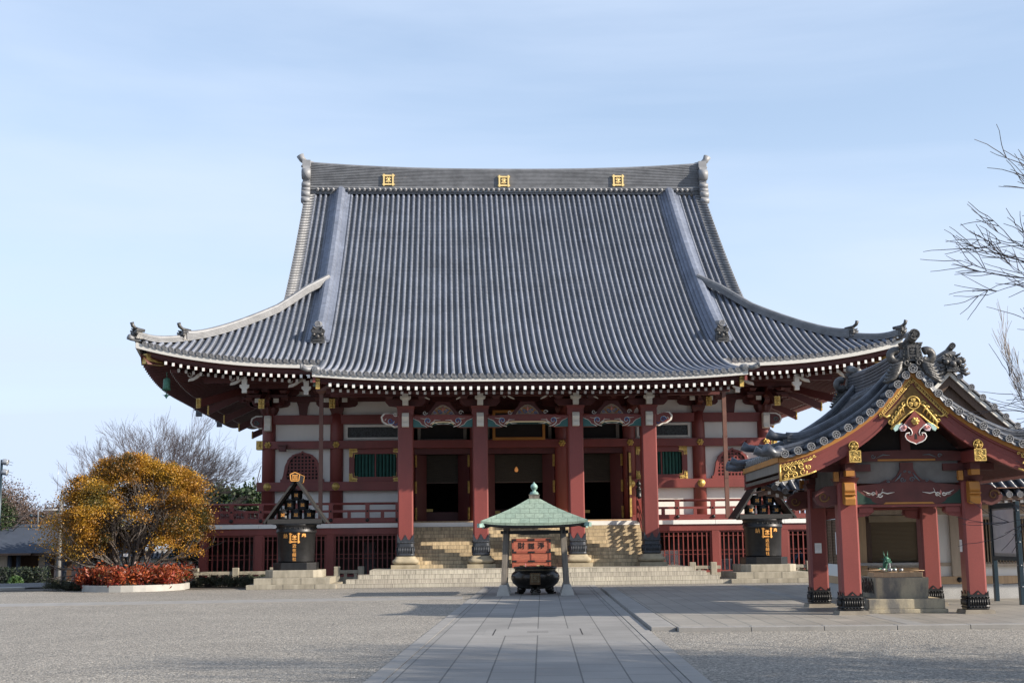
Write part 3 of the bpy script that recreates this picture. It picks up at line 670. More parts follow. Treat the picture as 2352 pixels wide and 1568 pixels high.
# beams
def beam(name, x0, x1, z0, z1, d0=.36, d1=.1, mat=red, bev=.012): return hp(MB().box(x0, x1, WY-d0, WY+d1, z0, z1), name, mat, hall, bev)
beam('head_beam', -11.5, 11.5, 7.13, 7.55, .2)
beam('upper_tie_beam', -12.0, 12.0, 5.99, 6.35, .37)
for s_ in (-1,1): beam('lower_tie_beam', *sorted((s_*11.98, s_*4.9)), 4.07, 4.48, .40)
for s_ in (-1,1): beam('sill_beam', *sorted((s_*11.8, s_*5.0)), 2.55, 2.84, .3)
beam('bracket_beam', -11.6, 11.6, 8.17, 8.42, .14, .1, dred); beam('bracket_beam', -12.2, 12.2, 8.66, 8.9, .14, .1, dred)
hp(MB().box(-12.6, 12.6, WY-1.55, WY-1.35, 8.62, 8.86), 'eave_purlin', dred); hp(MB().box(-14.0, 14.0, WY-2.95, WY-2.75, 8.72, 8.98), 'eave_purlin', dred)
for s_ in (-1,1):
    b = MB()
    b.box(s_*11.5-.12, s_*11.5+.12, WY+.3, 82, 7.13, 7.55); b.box(s_*11.5-.36, s_*11.5+.36, WY+.3, 82, 5.99, 6.35); b.box(s_*11.5-.38, s_*11.5+.38, WY+.3, 82, 4.07, 4.48); b.box(s_*11.5-.2, s_*11.5+.2, WY, 82, 8.17, 8.9)
    hp(b, 'side_beam', red)
# walls
for s_ in (-1,1):
    a, c = sorted((s_*8.4, s_*11.5)); hp(MB().box(a, c, WY+.02, WY+.14, 2.6, 9.2), 'wall_panel', plaster)
    a, c = sorted((s_*5.14, s_*8.4)); b = MB(); b.box(a, c, WY+.02, WY+.14, 2.6, 4.3); b.box(a, c, WY+.02, WY+.14, 6.2, 9.2)
    wx = s_*6.62; b.box(a, wx-1.2, WY+.02, WY+.14, 4.3, 6.2); b.box(wx+1.2, c, WY+.02, WY+.14, 4.3, 6.2); hp(b, 'wall_panel', plaster)
    hp(MB().box(s_*11.5-.07, s_*11.5+.07, WY, 82, 2.5, 9.2), 'side_wall', plaster)
hp(MB().box(-5.14, 5.14, WY+.04, WY+.14, 7.5, 9.2), 'wall_panel', dred)
hp(MB().box(-11.5, 11.5, 81.9, 82.1, 0, 9.2), 'rear_wall', plaster)
# gilt fittings
bossm = MB().lathe([(.001,-.12),(.07,-.115),(.13,-.07),(.155,-.015),(.18,-.01),(.18,.02)], (0,0,0), 16, 0, True, 'y').mesh('gilt_boss'); bossm.materials.append(gold)
fb = MB()
for k in range(6):
    a = 2*math.pi*k/6; fb.sphere((.1*math.cos(a),-.03,.1*math.sin(a)), .065, 8, 5)
fb.lathe([(.001,-.14),(.05,-.12),(.07,-.05),(.07,0)], (0,0,0), 10, 0, True, 'y'); flm = fb.mesh('gilt_flower_boss'); flm.materials.append(gold)
for x in (1.97, 5.14, 8.4, 11.5):
    for s_ in (-1,1):
        link('gilt_flower_boss', flm, hall, 0, (s_*x, -.375, 6.17))
        if x > 5: link('gilt_boss', bossm, hall, 0, (s_*x, -.40, 4.27))
for s_ in (-1,1):
    b = MB(); xa = s_*11.74; b.box(*sorted((xa, s_*12.03)), WY-.385, WY+.1, 5.97, 6.37); 
    for z in (6.07,6.17,6.27): b.sphere((s_*11.86,WY-.385,z), .05, 8, 5)
    hp(b, 'gilt_end_cap', gold)
# bell-shaped windows
def bell_outline(w, h, n=10):
    """right half from the foot up to the ogee tip"""
    pts = [(w*1.0, 0), (w*.93, h*.10), (w*.86, h*.25), (w*.82, h*.42), (w*.80, h*.52)]
    pts += [(w*.755, h*.60), (w*.70, h*.67), (w*.69, h*.72), (w*.60, h*.80), (w*.50, h*.85), (w*.475, h*.885), (w*.33, h*.925), (w*.17, h*.955), (w*.07, h*.975), (0, h*1.02)]
    return pts
for s_ in (-1,1):
    cx = s_*9.97-.02*s_; base = 4.46
    oR = bell_outline(1.0, 1.42); inn = [(x*.80, .16+z*.82) for x, z in oR]; inn[0] = (oR[0][0]*.74, .16)
    O = [(x,z) for x,z in oR]+[(-x,z) for x,z in oR[::-1][1:]]; I = [(x,z) for x,z in inn]+[(-x,z) for x,z in inn[::-1][1:]]
    A = np.array([[(cx+p[0], WY-.19, base+p[1]), (cx+q[0], WY-.19, base+q[1]), (cx+q[0], WY-.02, base+q[1])] for p, q in zip(O, I)]); b = MB().grid(A)
    A2 = np.array([[(cx+p[0], WY+.02, base+p[1]), (cx+p[0], WY-.19, base+p[1])] for p in O]); b.grid(A2)
    b.box(cx-.99, cx+.99, WY-.2, WY+.02, base, base+.16)
    win = hp(b, 'bell_window', red)
    b = MB().prism([(cx+x, base+z) for x, z in I], 'y', WY-.03, WY-.0); b.build('window_backing', dark if s_ < 0 else dwood, win, HO)
    g = MB()
    def inside_h(x): 
        xs_ = [q[0] for q in inn][::-1]; zs_ = [q[1] for q in inn][::-1]; return float(np.interp(abs(x), xs_, zs_))
    for x in np.arange(-.72, .73, .16):
        g.box(cx+x-.03, cx+x+.03, WY-.11, WY-.06, base+.16, base+inside_h(x)-.0)
    for z in np.arange(.30, 1.25, .155):
        hw = max([q[0] for q in inn if q[1] > z] or [0]); 
        if hw > .1: g.box(cx-hw, cx+hw, WY-.105, WY-.055, base+z-.03, base+z+.03)
    g.build('window_lattice', red, win, HO)
# barred windows with gilt corners
for s_ in (-1,1):
    wx = s_*6.62; w2, z0, z1 = 1.2, 4.48, 5.99
    b = MB().box(wx-w2, wx-w2+.24, WY-.17, WY+.05, z0, z1); b.box(wx+w2-.24, wx+w2, WY-.17, WY+.05, z0, z1); b.box(wx-w2+.24, wx+w2-.24, WY-.168, WY+.05, z0, z0+.22); b.box(wx-w2+.24, wx+w2-.24, WY-.168, WY+.05, z1-.24, z1)
    win = hp(b, 'barred_window', red)
    b = MB(); n = 12
    for k in range(n):
        x = wx-w2+.24+(k+.5)*(2*w2-.48)/n; b.bx((x, WY-.02, (z0+z1)/2), (.088,.088,z1-z0-.4), 0, Matrix.Rotation(R(45),3,'Z'))
    b.build('window_bars', green, win, HO)
    b = MB().box(wx-.03, wx+.03, WY-.1, WY-.04, z0+.2, z1-.2); b.build('window_mullion', red, win, HO)
    MB().box(wx-w2+.2, wx+w2-.2, WY+.05, WY+.1, z0+.1, z1-.1).build('window_backing', dark, win, HO)
    for qx in (-1,1):
        for qz in (0,1):
            b = MB(); ex, ez = wx+qx*w2, (z1 if qz else z0); dz = -1 if qz else 1
            b.prism([(ex,ez),(ex-qx*.40,ez),(ex-qx*.34,ez+dz*.06),(ex-qx*.40,ez+dz*.12),(ex-qx*.36,ez+dz*.17),(ex-qx*.2,ez+dz*.19),(ex-qx*.17,ez+dz*.2),(ex-qx*.16,ez+dz*.36),(ex-qx*.12,ez+dz*.40),(ex-qx*.06,ez+dz*.35),(ex,ez+dz*.40)], 'y', WY-.195, WY-.16)
            for k in range(4): b.sphere((ex-qx*(.06+.07*k),WY-.195,ez+dz*.08), .035, 6, 4); b.sphere((ex-qx*.08,WY-.195,ez+dz*(.06+.07*k)), .035, 6, 4)
            b.box(*sorted((ex-qx*.4,ex-qx*.24)), WY-.19, WY-.172, *sorted((ez+dz*.235,ez+dz*.25))); b.box(*sorted((ex-qx*.235,ex-qx*.25)), WY-.19, WY-.172, *sorted((ez+dz*.25,ez+dz*.42)))
            b.build('gilt_corner', gold, win, HO)
    # transom lattice above
    b = MB(); x0, x1 = sorted((s_*5.5, s_*8.0)); z0, z1 = 6.42, 7.08
    for q in ((x0,x1,z0,z0+.09),(x0,x1,z1-.09,z1),(x0,x0+.1,z0+.09,z1-.09),(x1-.1,x1,z0+.09,z1-.09)): b.box(q[0],q[1],WY-.1,WY+.02,q[2],q[3])
    tr = hp(b, 'transom_frame', wcarve); MB().box(x0+.1,x1-.1,WY-.03,WY-.0,z0+.09,z1-.09).build('transom_lattice', M('dark_mesh', (.035,.04,.042), .6, var=.5, vs=18, det=1) if s_ < 0 else bpy.data.materials['dark_mesh'], tr, HO)
# interior room behind the doorways
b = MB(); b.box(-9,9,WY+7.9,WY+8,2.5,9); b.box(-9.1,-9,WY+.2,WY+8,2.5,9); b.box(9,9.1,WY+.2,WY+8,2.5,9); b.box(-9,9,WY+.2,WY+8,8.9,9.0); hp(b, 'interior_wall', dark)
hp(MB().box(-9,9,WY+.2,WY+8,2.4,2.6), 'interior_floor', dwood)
for x0, x1 in ((-5.14,-1.97),(-1.97,1.97),(1.97,5.14)):
    w = x1-x0; ctr = abs(x0+x1) < .1; j = .62 if not ctr else .72
    b = MB()
    b.box(x0+.25, x1-.25, WY+.0, WY+.12, 5.72, 6.0); b.box(x0+.25, x1-.25, WY+.0, WY+.12, 7.05, 7.2)
    for s_ in (-1,1):
        xe = x0 if s_ < 0 else x1; b.box(*sorted((xe-s_*.25, xe-s_*(.25+.08))), WY+.0, WY+.14, 2.6, 5.72)
    b.box(x0+.25, x1-.25, WY-.2, WY+.16, 2.55, 2.66)
    fr = hp(b, 'door_frame', dred)
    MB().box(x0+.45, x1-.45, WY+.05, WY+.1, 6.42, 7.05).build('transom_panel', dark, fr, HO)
    b = MB()
    for q in ((x0+.45,x0+.6,6.36,7.08),(x1-.6,x1-.45,6.36,7.08)): b.box(q[0],q[1],WY-.02,WY+.04,q[2],q[3])
    b.box(x0+.6,x1-.6,WY-.02,WY+.04,6.36,6.42); b.build('transom_frame', owood, fr, HO)
    for s_ in (-1,1):                       # folded-back door leaves
        xe = x0+.33 if s_ < 0 else x1-.33; d = MB()
        xi = xe-s_*j*.9*.75 if False else xe-s_*.50
        d.bar((xe, WY-.02, 4.19), (xi, WY+.55, 4.19), .07, 3.04)
        dl = hp(d, 'door_leaf', dred)
        h_ = MB()
        for z in (3.0, 4.2, 5.4): h_.bar((xe+s_*.0-s_*.02, WY-.075, z), (xe-s_*.07, WY+.02, z), .05, .55)
        h_.build('gilt_hinge', gold, dl, HO)
# side leaves standing open at the outer doorway edges (seen edge on, gilt strip)
for s_ in (-1,1):
    d = MB().box(*sorted((s_*4.98, s_*5.06)), WY-.95, WY-.32, 2.62, 5.72); dl = hp(d, 'door_leaf', dred)
    e = MB()
    for z0, z1 in ((2.75,3.6),(3.75,4.6),(4.75,5.65)): e.box(s_*5.02-.045, s_*5.02+.045, WY-.975, WY-.94, z0, z1)
    e.build('gilt_edge_strip', gold, dl, HO)
# altar rail inside
b = MB(); b.box(-1.5,1.5,WY+2.5,WY+3.2,2.6,3.15); b.box(-4.6,-2.5,WY+1.5,WY+2.1,2.6,3.1); b.box(-1.6,1.6,WY+2.4,WY+3.3,3.15,3.22); hp(b, 'altar_table', dred)
b = MB(); b.box(-4.4,-4.0,WY+1.45,WY+1.5,3.12,3.25); b.box(3.0,3.4,WY+1.45,WY+1.5,3.0,3.13); b.box(-1.1,-.8,WY+2.35,WY+2.4,3.0,3.15); b.box(.8,1.1,WY+2.35,WY+2.4,3.0,3.15); hp(b, 'gilt_table_fitting', gold)
# name plaque frame hanging behind the porch beam
b = MB(); zc = 6.95; x0, x1 = -1.25, 1.15
for q in ((x0,x1,6.28,6.40),(x0,x1,7.52,7.64),(x0,x0+.12,6.40,7.52),(x1-.12,x1,6.40,7.52)): b.box(q[0],q[1],WY-1.0,WY-.9,q[2],q[3])
pq = hp(b, 'plaque_frame', ochre); MB().box(x0+.12,x1-.12,WY-.95,WY-.9,6.4,7.52).build('plaque_board', dark, pq, HO)
# bracket sets over the columns
def bracket_mb():
    b = MB()
    b.taper((0,0,7.58), (.46,.46), (.62,.62), .22); b.box(-.31,.31,-.31,.31,7.80,7.90)
    arm = [(-.95,8.17),(-.95,8.05),(-.85,7.95),(-.55,7.90),(.55,7.90),(.85,7.95),(.95,8.05),(.95,8.17)]
    b.prism(arm, 'y', -.12, .12); b.prism([(-1.35,8.66),(-1.35,8.55),(-1.2,8.45),(-.9,8.42),(.9,8.42),(1.2,8.45),(1.35,8.55),(1.35,8.66)], 'y', -.115, .115)
    b.prism([(.2,8.17),(-.9,8.17),(-.9,8.05),(-.8,7.95),(-.5,7.901),(.2,7.901)], 'x', -.12, .12); b.prism([(.2,8.62),(-1.55,8.62),(-1.55,8.5),(-1.4,8.42),(.2,8.42)], 'x', -.12, .12)
    for x in (-.8,0,.8):
        b.taper((x,-.0,8.171), (.24,.24), (.34,.34), .12); b.taper((x,-.85,8.171), (.24,.24), (.34,.34), .12); b.taper((x,-1.45,8.421), (.24,.24), (.34,.34), .12)
    b.prism([(-.95,8.42),(-.95,8.34),(-.85,8.292),(.85,8.292),(.95,8.34),(.95,8.42)], 'y', -.97, -.75)
    return b
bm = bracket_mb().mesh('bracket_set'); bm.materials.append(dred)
tm = MB()
tm.add([(-.11,-2.75,7.62),(.11,-2.75,7.62),(.11,.1,8.95),(-.11,.1,8.95),(-.11,-2.75,7.98),(.11,-2.75,7.98),(.11,.1,9.2),(-.11,.1,9.2)], [(0,3,2,1),(4,5,6,7),(0,1,5,4),(1,2,6,5),(2,3,7,6),(3,0,4,7)])
tmm = tm.mesh('tail_rafter'); tmm.materials.append(dred)
cb_ = MB().bx((0,-2.77,7.81), (.26,.05,.42)); 
for k in range(4): cb_.sphere((0,-2.795,7.66+.1*k), .05, 8, 5)
for q in (-1,1):
    for k in range(3): cb_.sphere((q*.075,-2.795,7.68+.12*k), .035, 6, 4)
cpm = cb_.mesh('gilt_tail_cap'); cpm.materials.append(gold)
for x in COLX:
    for s_ in (-1,1):
        bo = link('bracket_set', bm, hall, 0, (s_*x, 0, 0))
        if x > 6: t_ = link('tail_rafter', tmm, bo); link('gilt_tail_cap', cpm, t_)
for s_ in (-1,1):
    for y in (66.2, 71.0, 76.0, 81.0):
        bo = link('bracket_set', bm, hall, 0, (s_*11.5, y-WY, 0), s_*R(90)); t_ = link('tail_rafter', tmm, bo); link('gilt_tail_cap', cpm, t_)
    bo = link('bracket_set', bm, hall, 0, (s_*11.5, 0, .003), s_*R(90)); t_ = link('tail_rafter', tmm, bo); link('gilt_tail_cap', cpm, t_)
    bo = link('corner_bracket', bm, hall, 0, (s_*11.5, 0, -.004), s_*R(45)); t_ = link('tail_rafter', tmm, bo); t_.scale = (1,1.4,1.02); t_.location = (0,0,-.1); link('gilt_tail_cap', cpm, t_)
    # struts in the plaster between the brackets, white-edged block ends
    hp(MB().prism([(s_*9.95-.3,8.17),(s_*9.95-.22,7.95),(s_*9.95-.17,7.55),(s_*9.95+.17,7.55),(s_*9.95+.22,7.95),(s_*9.95+.3,8.17)], 'y', WY-.08, WY+.03), 'bracket_strut', dred)
    b = MB(); wb_ = MB()
    for x in (8.4, 11.5):
        for q in (-1,1):
            wb_.box(s_*x+q*.42-.12, s_*x+q*.42+.12, WY-1.02, WY-.975, 8.05, 8.24)
    for x in (11.5,):
        b.prism([(-.28,7.05),(-.20,6.72),(-.26,6.50),(.12,6.48),(.14,6.72),(.10,7.1),(.05,7.2),(-.2,7.2)], 'x', s_*x-.15, s_*x+.15)
        b.v = [np.concatenate(b.v)+np.array((0,WY-.42,.3))]
        spb = MB(); oc = (s_*(x+.52), 7.22)
        ol = [(0,-.22),(.12,-.24),(.2,-.18),(.33,-.14),(.40,0),(.36,.16),(.22,.25),(.0,.26)]
        spb.prism([(s_*(x+.3+a*1.4), 7.22+c*1.25) for a, c in ol], 'y', WY-.1, WY+.1)
        hp(spb, 'carved_beam_nose', wcarve)
        s2 = MB().prism([(s_*(x+.3+a*1.22), 7.22+c*1.02) for a, c in ol], 'y', WY-.12, WY-.1); hp(s2, 'painted_nose_face', dred)
        s3 = MB(); spiral(s3, (s_*(x+.56),7.22), .12, 1.3, s_, .022, 0, WY-.125); hp(s3, 'painted_scroll', teal)
    hp(b, 'carved_white_nose', wcarve, hall, .02); hp(wb_, 'white_block_end', wcarve)
    # white carved brackets under the eaves
    for x0_ in (9.9, 12.4, 14.2):
        wv = MB(); x = s_*x0_; y = 57.9; z = 8.52+float(lift(x0_))*.75
        wv.prism([(x-s_*.3,z+.26),(x-s_*.1,z+.2),(x+s_*.05,z+.05),(x+s_*.28,z-.02),(x+s_*.32,z-.14),(x+s_*.1,z-.1),(x-s_*.06,z-.02),(x-s_*.2,z+.1),(x-s_*.36,z+.14)], 'y', y-.06, y+.06)
        spiral(wv, (x+s_*.25,z+.18), .13, 1.2, s_, .025, 0, y); hp(wv, 'carved_eave_bracket', wcarve)
    for x0_ in (12.05, 9.4):
        wv = MB(); x = s_*x0_; y = 57.6; z = 8.3+float(lift(x0_))*.7
        wv.box(x-.11,x+.11,y-.1,y+.1,z+.1,z+.34); wv.prism([(x-.2,z+.1),(x-.2,z),(x-.1,z-.1),(x-.1,z-.26),(x+.1,z-.26),(x+.1,z-.1),(x+.2,z),(x+.2,z+.1)], 'y', y-.09, y+.09); hp(wv, 'white_eave_block', wcarve)

# ------------------------------------------------------------------ porch
PY = 55.8
plinthm = M('plinth_stone', (.30,.255,.175), .8, var=.22, vs=2.5, fine=.08)
for i, x in enumerate((-5.07, -1.96, 2.04, 5.13)):
    b = MB(); w = .315; c_ = .05
    b.prism([(-w+c_,-w),(w-c_,-w),(w,-w+c_),(w,w-c_),(w-c_,w),(-w+c_,w),(-w,w-c_),(-w,-w+c_)], 'z', 1.15, 6.95); b.v = [np.concatenate(b.v)+np.array((x,PY,0))]
    col = hp(b, 'porch_column', red)
    s = MB(); sq = 5.0
    s.lathe([(.30,1.13),(.362,1.16),(.372,1.20),(.365,1.24),(.358,1.48),(.372,1.52),(.352,1.54),(.345,1.66),(.36,1.67),(.372,1.70),(.36,1.73),(.345,1.74)], (0,0,0), 32, 0, False, 'z', 6)
    for face in range(4):
        rot = np.array(Matrix.Rotation(face*math.pi/2,3,'Z')); q = MB()
        q.prism([(-.335,1.72),(.335,1.72),(.335,2.05),(.27,1.93),(.19,1.80),(.10,1.83),(0,2.03),(-.10,1.83),(-.19,1.80),(-.27,1.93),(-.335,2.05)], 'y', -.34, -.318)
        for k in range(9): q.tube([(-.27+.0675*k,-.352,1.26),(-.27+.0675*k,-.356,1.50)], .024, 6)
        for k in range(5): q.sphere((-.27+.135*k,-.365,1.70), .02, 6, 4)
        s.merge(q, lambda v, m=rot: v@m.T)
    s.v = [np.concatenate(s.v)+np.array((x,PY,0))]; s.build('iron_shoe', iron, col, HO)
    s = MB().lathe([(.36,.80),(.50,.83),(.55,.92),(.53,.99),(.44,1.05),(.40,1.14)], (x,PY,0), 32, 0, True, 'z', 6); s.box(x-.58,x+.58,PY-.58,PY+.58,.60,.80); s.build('stone_plinth', plinthm, col, HO)
    t = MB(); t.box(x-.34,x+.34,PY-.34,PY+.34,6.95,7.2); t.taper((x,PY,7.2), (.7,.7), (.78,.78), .12); hp(t, 'bearing_block', red)
    t = MB(); t.prism([(-.33,7.05),(-.50,7.02),(-.56,6.86),(-.46,6.66),(-.48,6.46),(-.32,6.44)], 'x', x-.145, x+.145); t.v = [np.concatenate(t.v)+np.array((0,PY,0))]
    for z in (6.62,6.74): t.prism([(x-.15,z+.05),(x,z-.04),(x+.15,z+.05),(x+.15,z+.08),(x,z-.01),(x-.15,z+.08)], 'y', PY-.5, PY-.45)
    hp(t, 'white_carved_nose', wcarve, hall, .015)
    t = MB(); t.box(x-.12,x+.12,PY-.75,PY-.5,7.62,8.06); t.prism([(x-.22,7.72),(x-.22,7.62),(x-.12,7.55),(x-.12,7.34),(x+.12,7.34),(x+.12,7.55),(x+.22,7.62),(x+.22,7.72)], 'y', PY-.62, PY-.36); hp(t, 'white_bracket_end', wcarve, hall, .01)
    t = MB(); arm = [(-.85,7.62),(-.85,7.52),(-.7,7.36),(-.3,7.32),(.3,7.32),(.7,7.36),(.85,7.52),(.85,7.62)]; t.prism([(x+a,z) for a, z in arm], 'y', PY-.13, PY+.13); 
    for q in (-.68,0,.68): t.taper((x+q,PY,7.621), (.24,.24), (.36,.36), .14)
    t.box(x-.13,x+.13,PY-.4,PY+.6,7.32,7.62); hp(t, 'porch_bracket', dred)
    # curved tie beam running back to the hall
    pts = [(x,PY+.3,7.15),(x,PY+1.5,7.6),(x,PY+3,7.9),(x,WY-.5,7.75)]; A = np.array([[np.array(p)+np.array((a,0,c)) for a, c in ((-.14,-.2),(.14,-.2),(.14,.22),(-.14,.22))] for p in pts]); t = MB().grid(A, 0, True, True); hp(t, 'curved_tie_beam', dred)
hp(MB().box(-8.2,8.2,PY-.16,PY+.14,7.76,8.02), 'porch_purlin', dred); hp(MB().box(-8.2,8.2,PY-2.2,PY-2.02,7.66,7.86).xf(lambda v: v+np.array((0,.0,-.0))), 'porch_purlin', dred)
# painted beams between the porch columns
def rainbow_beam(x0, x1):
    L = x1-x0; cx = (x0+x1)/2; n = 14; b = MB(); zt0, zb0 = 6.90, 6.44
    top = [(x0+L*t, zt0+.07*math.sin(math.pi*t)) for t in np.linspace(0,1,n)]
    bot = [(x1,zb0),(x1-.5,zb0),(x1-.62,zb0+.02),(x1-.8,zb0+.14),(x1-1.0,zb0+.17),(x0+1.0,zb0+.17),(x0+.8,zb0+.14),(x0+.62,zb0+.02),(x0+.5,zb0),(x0,zb0)]
    b.prism(top+bot, 'y', PY-.22, PY+.2); bo = hp(b, 'painted_beam', red)
    g, w, bl, cr = MB(), MB(), MB(), MB(); yf = PY-.22
    for s_, xe in ((1,x0),(-1,x1)):
        f = lambda a, z: (xe+s_*a, z)
        g.prism([f(0,6.80),f(.12,6.74),f(.22,6.70),f(.30,6.62),f(.34,6.55),f(.46,6.50),f(.56,6.44),f(0,6.44)], 'y', yf-.006, yf+.01)
        ol = [f(.0,6.815),f(.12,6.755),f(.22,6.715),f(.31,6.63),f(.35,6.56),f(.47,6.51),f(.58,6.445)]; w.tube([(a,yf-.008,z) for a, z in ol], .013, 5)
        spiral(w, f(.62,6.70), .145, 1.15, -s_, .02, 0, yf-.01, R(200 if s_ > 0 else -20), 18, [f(.80,6.46),f(.64,6.5),f(.52,6.58)])
        spiral(bl, f(.62,6.70), .115, 1.1, -s_, .034, 0, yf-.004, R(200 if s_ > 0 else -20))
        for dx, dz, k in ((.92,6.74,1),(1.02,6.58,2)):
            w.tube([(xe+s_*.70,yf-.008,6.56),(xe+s_*.82,yf-.01,6.62+.02*k),(xe+s_*dx,yf-.008,dz),(xe+s_*(dx+.22),yf-.008,dz+.0)], [.012,.022,.018,.006], 5)
        cr.tube([(xe+s_*.86,yf-.012,6.72),(xe+s_*.92,yf-.012,6.80)], [.03,.008], 5)
        w.tube([(xe+s_*.30,yf-.008,6.82),(xe+s_*.45,yf-.008,6.79),(xe+s_*.58,yf-.008,6.84)], [.005,.014,.006], 5)
    cr2 = MB(); e = [(x0+.78,zb0+.09),(x0+.88,zb0+.155),(x0+1.05,zb0+.185),(x1-1.05,zb0+.185),(x1-.88,zb0+.155),(x1-.78,zb0+.09)]
    cr2.prism(e+[(a,z+.055) for a, z in e[::-1]], 'y', yf-.02, yf+.01)
    gr = MB().prism([(a,z-.075) for a, z in e]+[(a,z) for a, z in e[::-1]], 'y', yf-.012, yf+.015)
    g.build('green_beam_end', teal, bo, HO); w.build('white_scroll', wcarve, bo, HO); bl.build('blue_scroll', bluep, bo, HO); cr.build('pink_bud', pinkp, bo, HO); cr2.build('gold_edge', cream, bo, HO); gr.build('green_edge', dgreen, bo, HO)
    # frog-leg strut with painted carving
    k = MB(); ol = [(-.95,6.96),(-.78,7.02),(-.62,7.08),(-.45,7.25),(-.33,7.42),(-.30,7.52),(.30,7.52),(.33,7.42),(.45,7.25),(.62,7.08),(.78,7.02),(.95,6.96)]
    k.prism([(cx+a,z) for a, z in ol], 'y', PY-.1, PY+.1); ko = hp(k, 'frog_leg_strut', dred)
    q = MB().prism([(cx+a,z) for a, z in ((-.5,6.975),(.5,6.975),(.42,7.1),(.28,7.26),(.12,7.36),(0,7.39),(-.12,7.36),(-.28,7.26),(-.42,7.1))], 'y', PY-.13, PY-.1); q.build('painted_carving', M('faded_mineral_paint', (.30,.22,.16), .7, var=.3, vs=7) if 'faded_mineral_paint' not in bpy.data.materials else bpy.data.materials['faded_mineral_paint'], ko, HO)
    q, p, r_ = MB(), MB(), MB()
    for s_ in (-1,1):
        spiral(q, (cx+s_*.12,7.12), .10, 1.2, s_, .02, 0, PY-.135); spiral(q, (cx+s_*.33,7.06), .07, 1.2, -s_, .017, 0, PY-.135)
        p.tube([(cx,PY-.14,7.13),(cx+s_*.12,PY-.14,7.24),(cx+s_*.22,PY-.14,7.22)], [.02,.035,.01], 6); p.tube([(cx+s_*.15,PY-.14,7.02),(cx+s_*.32,PY-.14,7.16)], [.02,.03], 6)
        spiral(r_, (cx+s_*.75,7.06), .10, 1.2, s_, .02, 0, PY-.11); r_.tube([(cx+s_*.55,PY-.12,7.62),(cx+s_*.75,PY-.12,7.72),(cx+s_*.95,PY-.12,7.88)], [.02,.045,.02], 5)
        spiral(r_, (cx+s_*.98,7.74), .07, 1.2, s_, .014, 0, PY-.12)
    r2 = MB().tube([(cx,PY-.145,7.1),(cx,PY-.15,7.22),(cx,PY-.145,7.33)], [.02,.05,.01], 6)
    q.build('blue_scroll', bluep, ko, HO); p.build('ochre_petal', ochre, ko, HO); r_.build('white_edge_scroll', wcarve, ko, HO); r2.build('red_bud', pinkp, ko, HO)
for a, c in ((-5.07,-1.96),(-1.96,2.04),(2.04,5.13)): rainbow_beam(a+.315, c-.315)
for s_, x in ((-1,-5.07),(1,5.13)):          # carved beam noses outside the end columns
    ol = [(0,-.24),(.16,-.26),(.3,-.17),(.45,-.15),(.62,-.02),(.66,.16),(.55,.30),(.36,.32),(.2,.26),(0,.30)]
    b = MB().prism([(x+s_*(.3+a*1.12), 6.72+c*1.05) for a, c in ol], 'y', PY-.17, PY+.17); no = hp(b, 'carved_beam_nose', wcarve)
    MB().prism([(x+s_*(.3+a*1.0), 6.735+c*.90) for a, c in ol], 'y', PY-.19, PY-.17).build('painted_nose_face', red, no, HO)
    q = MB(); spiral(q, (x+s_*.62,6.72), .13, 1.3, s_, .03, 0, PY-.195); q.tube([(x+s_*.5,PY-.195,6.6),(x+s_*.4,PY-.195,6.55),(x+s_*.34,PY-.195,6.62)], .02, 5); q.build('blue_scroll', bluep, no, HO)
    q = MB(); spiral(q, (x+s_*.62,6.72), .16, 1.2, s_, .014, 0, PY-.2); spiral(q, (x+s_*.42,7.0), .1, 1.3, s_, .025, 0, PY-.2); q.tube([(x+s_*.80,PY-.2,6.83),(x+s_*.86,PY-.2,6.74)], .014, 5); q.build('white_scroll', wcarve, no, HO)
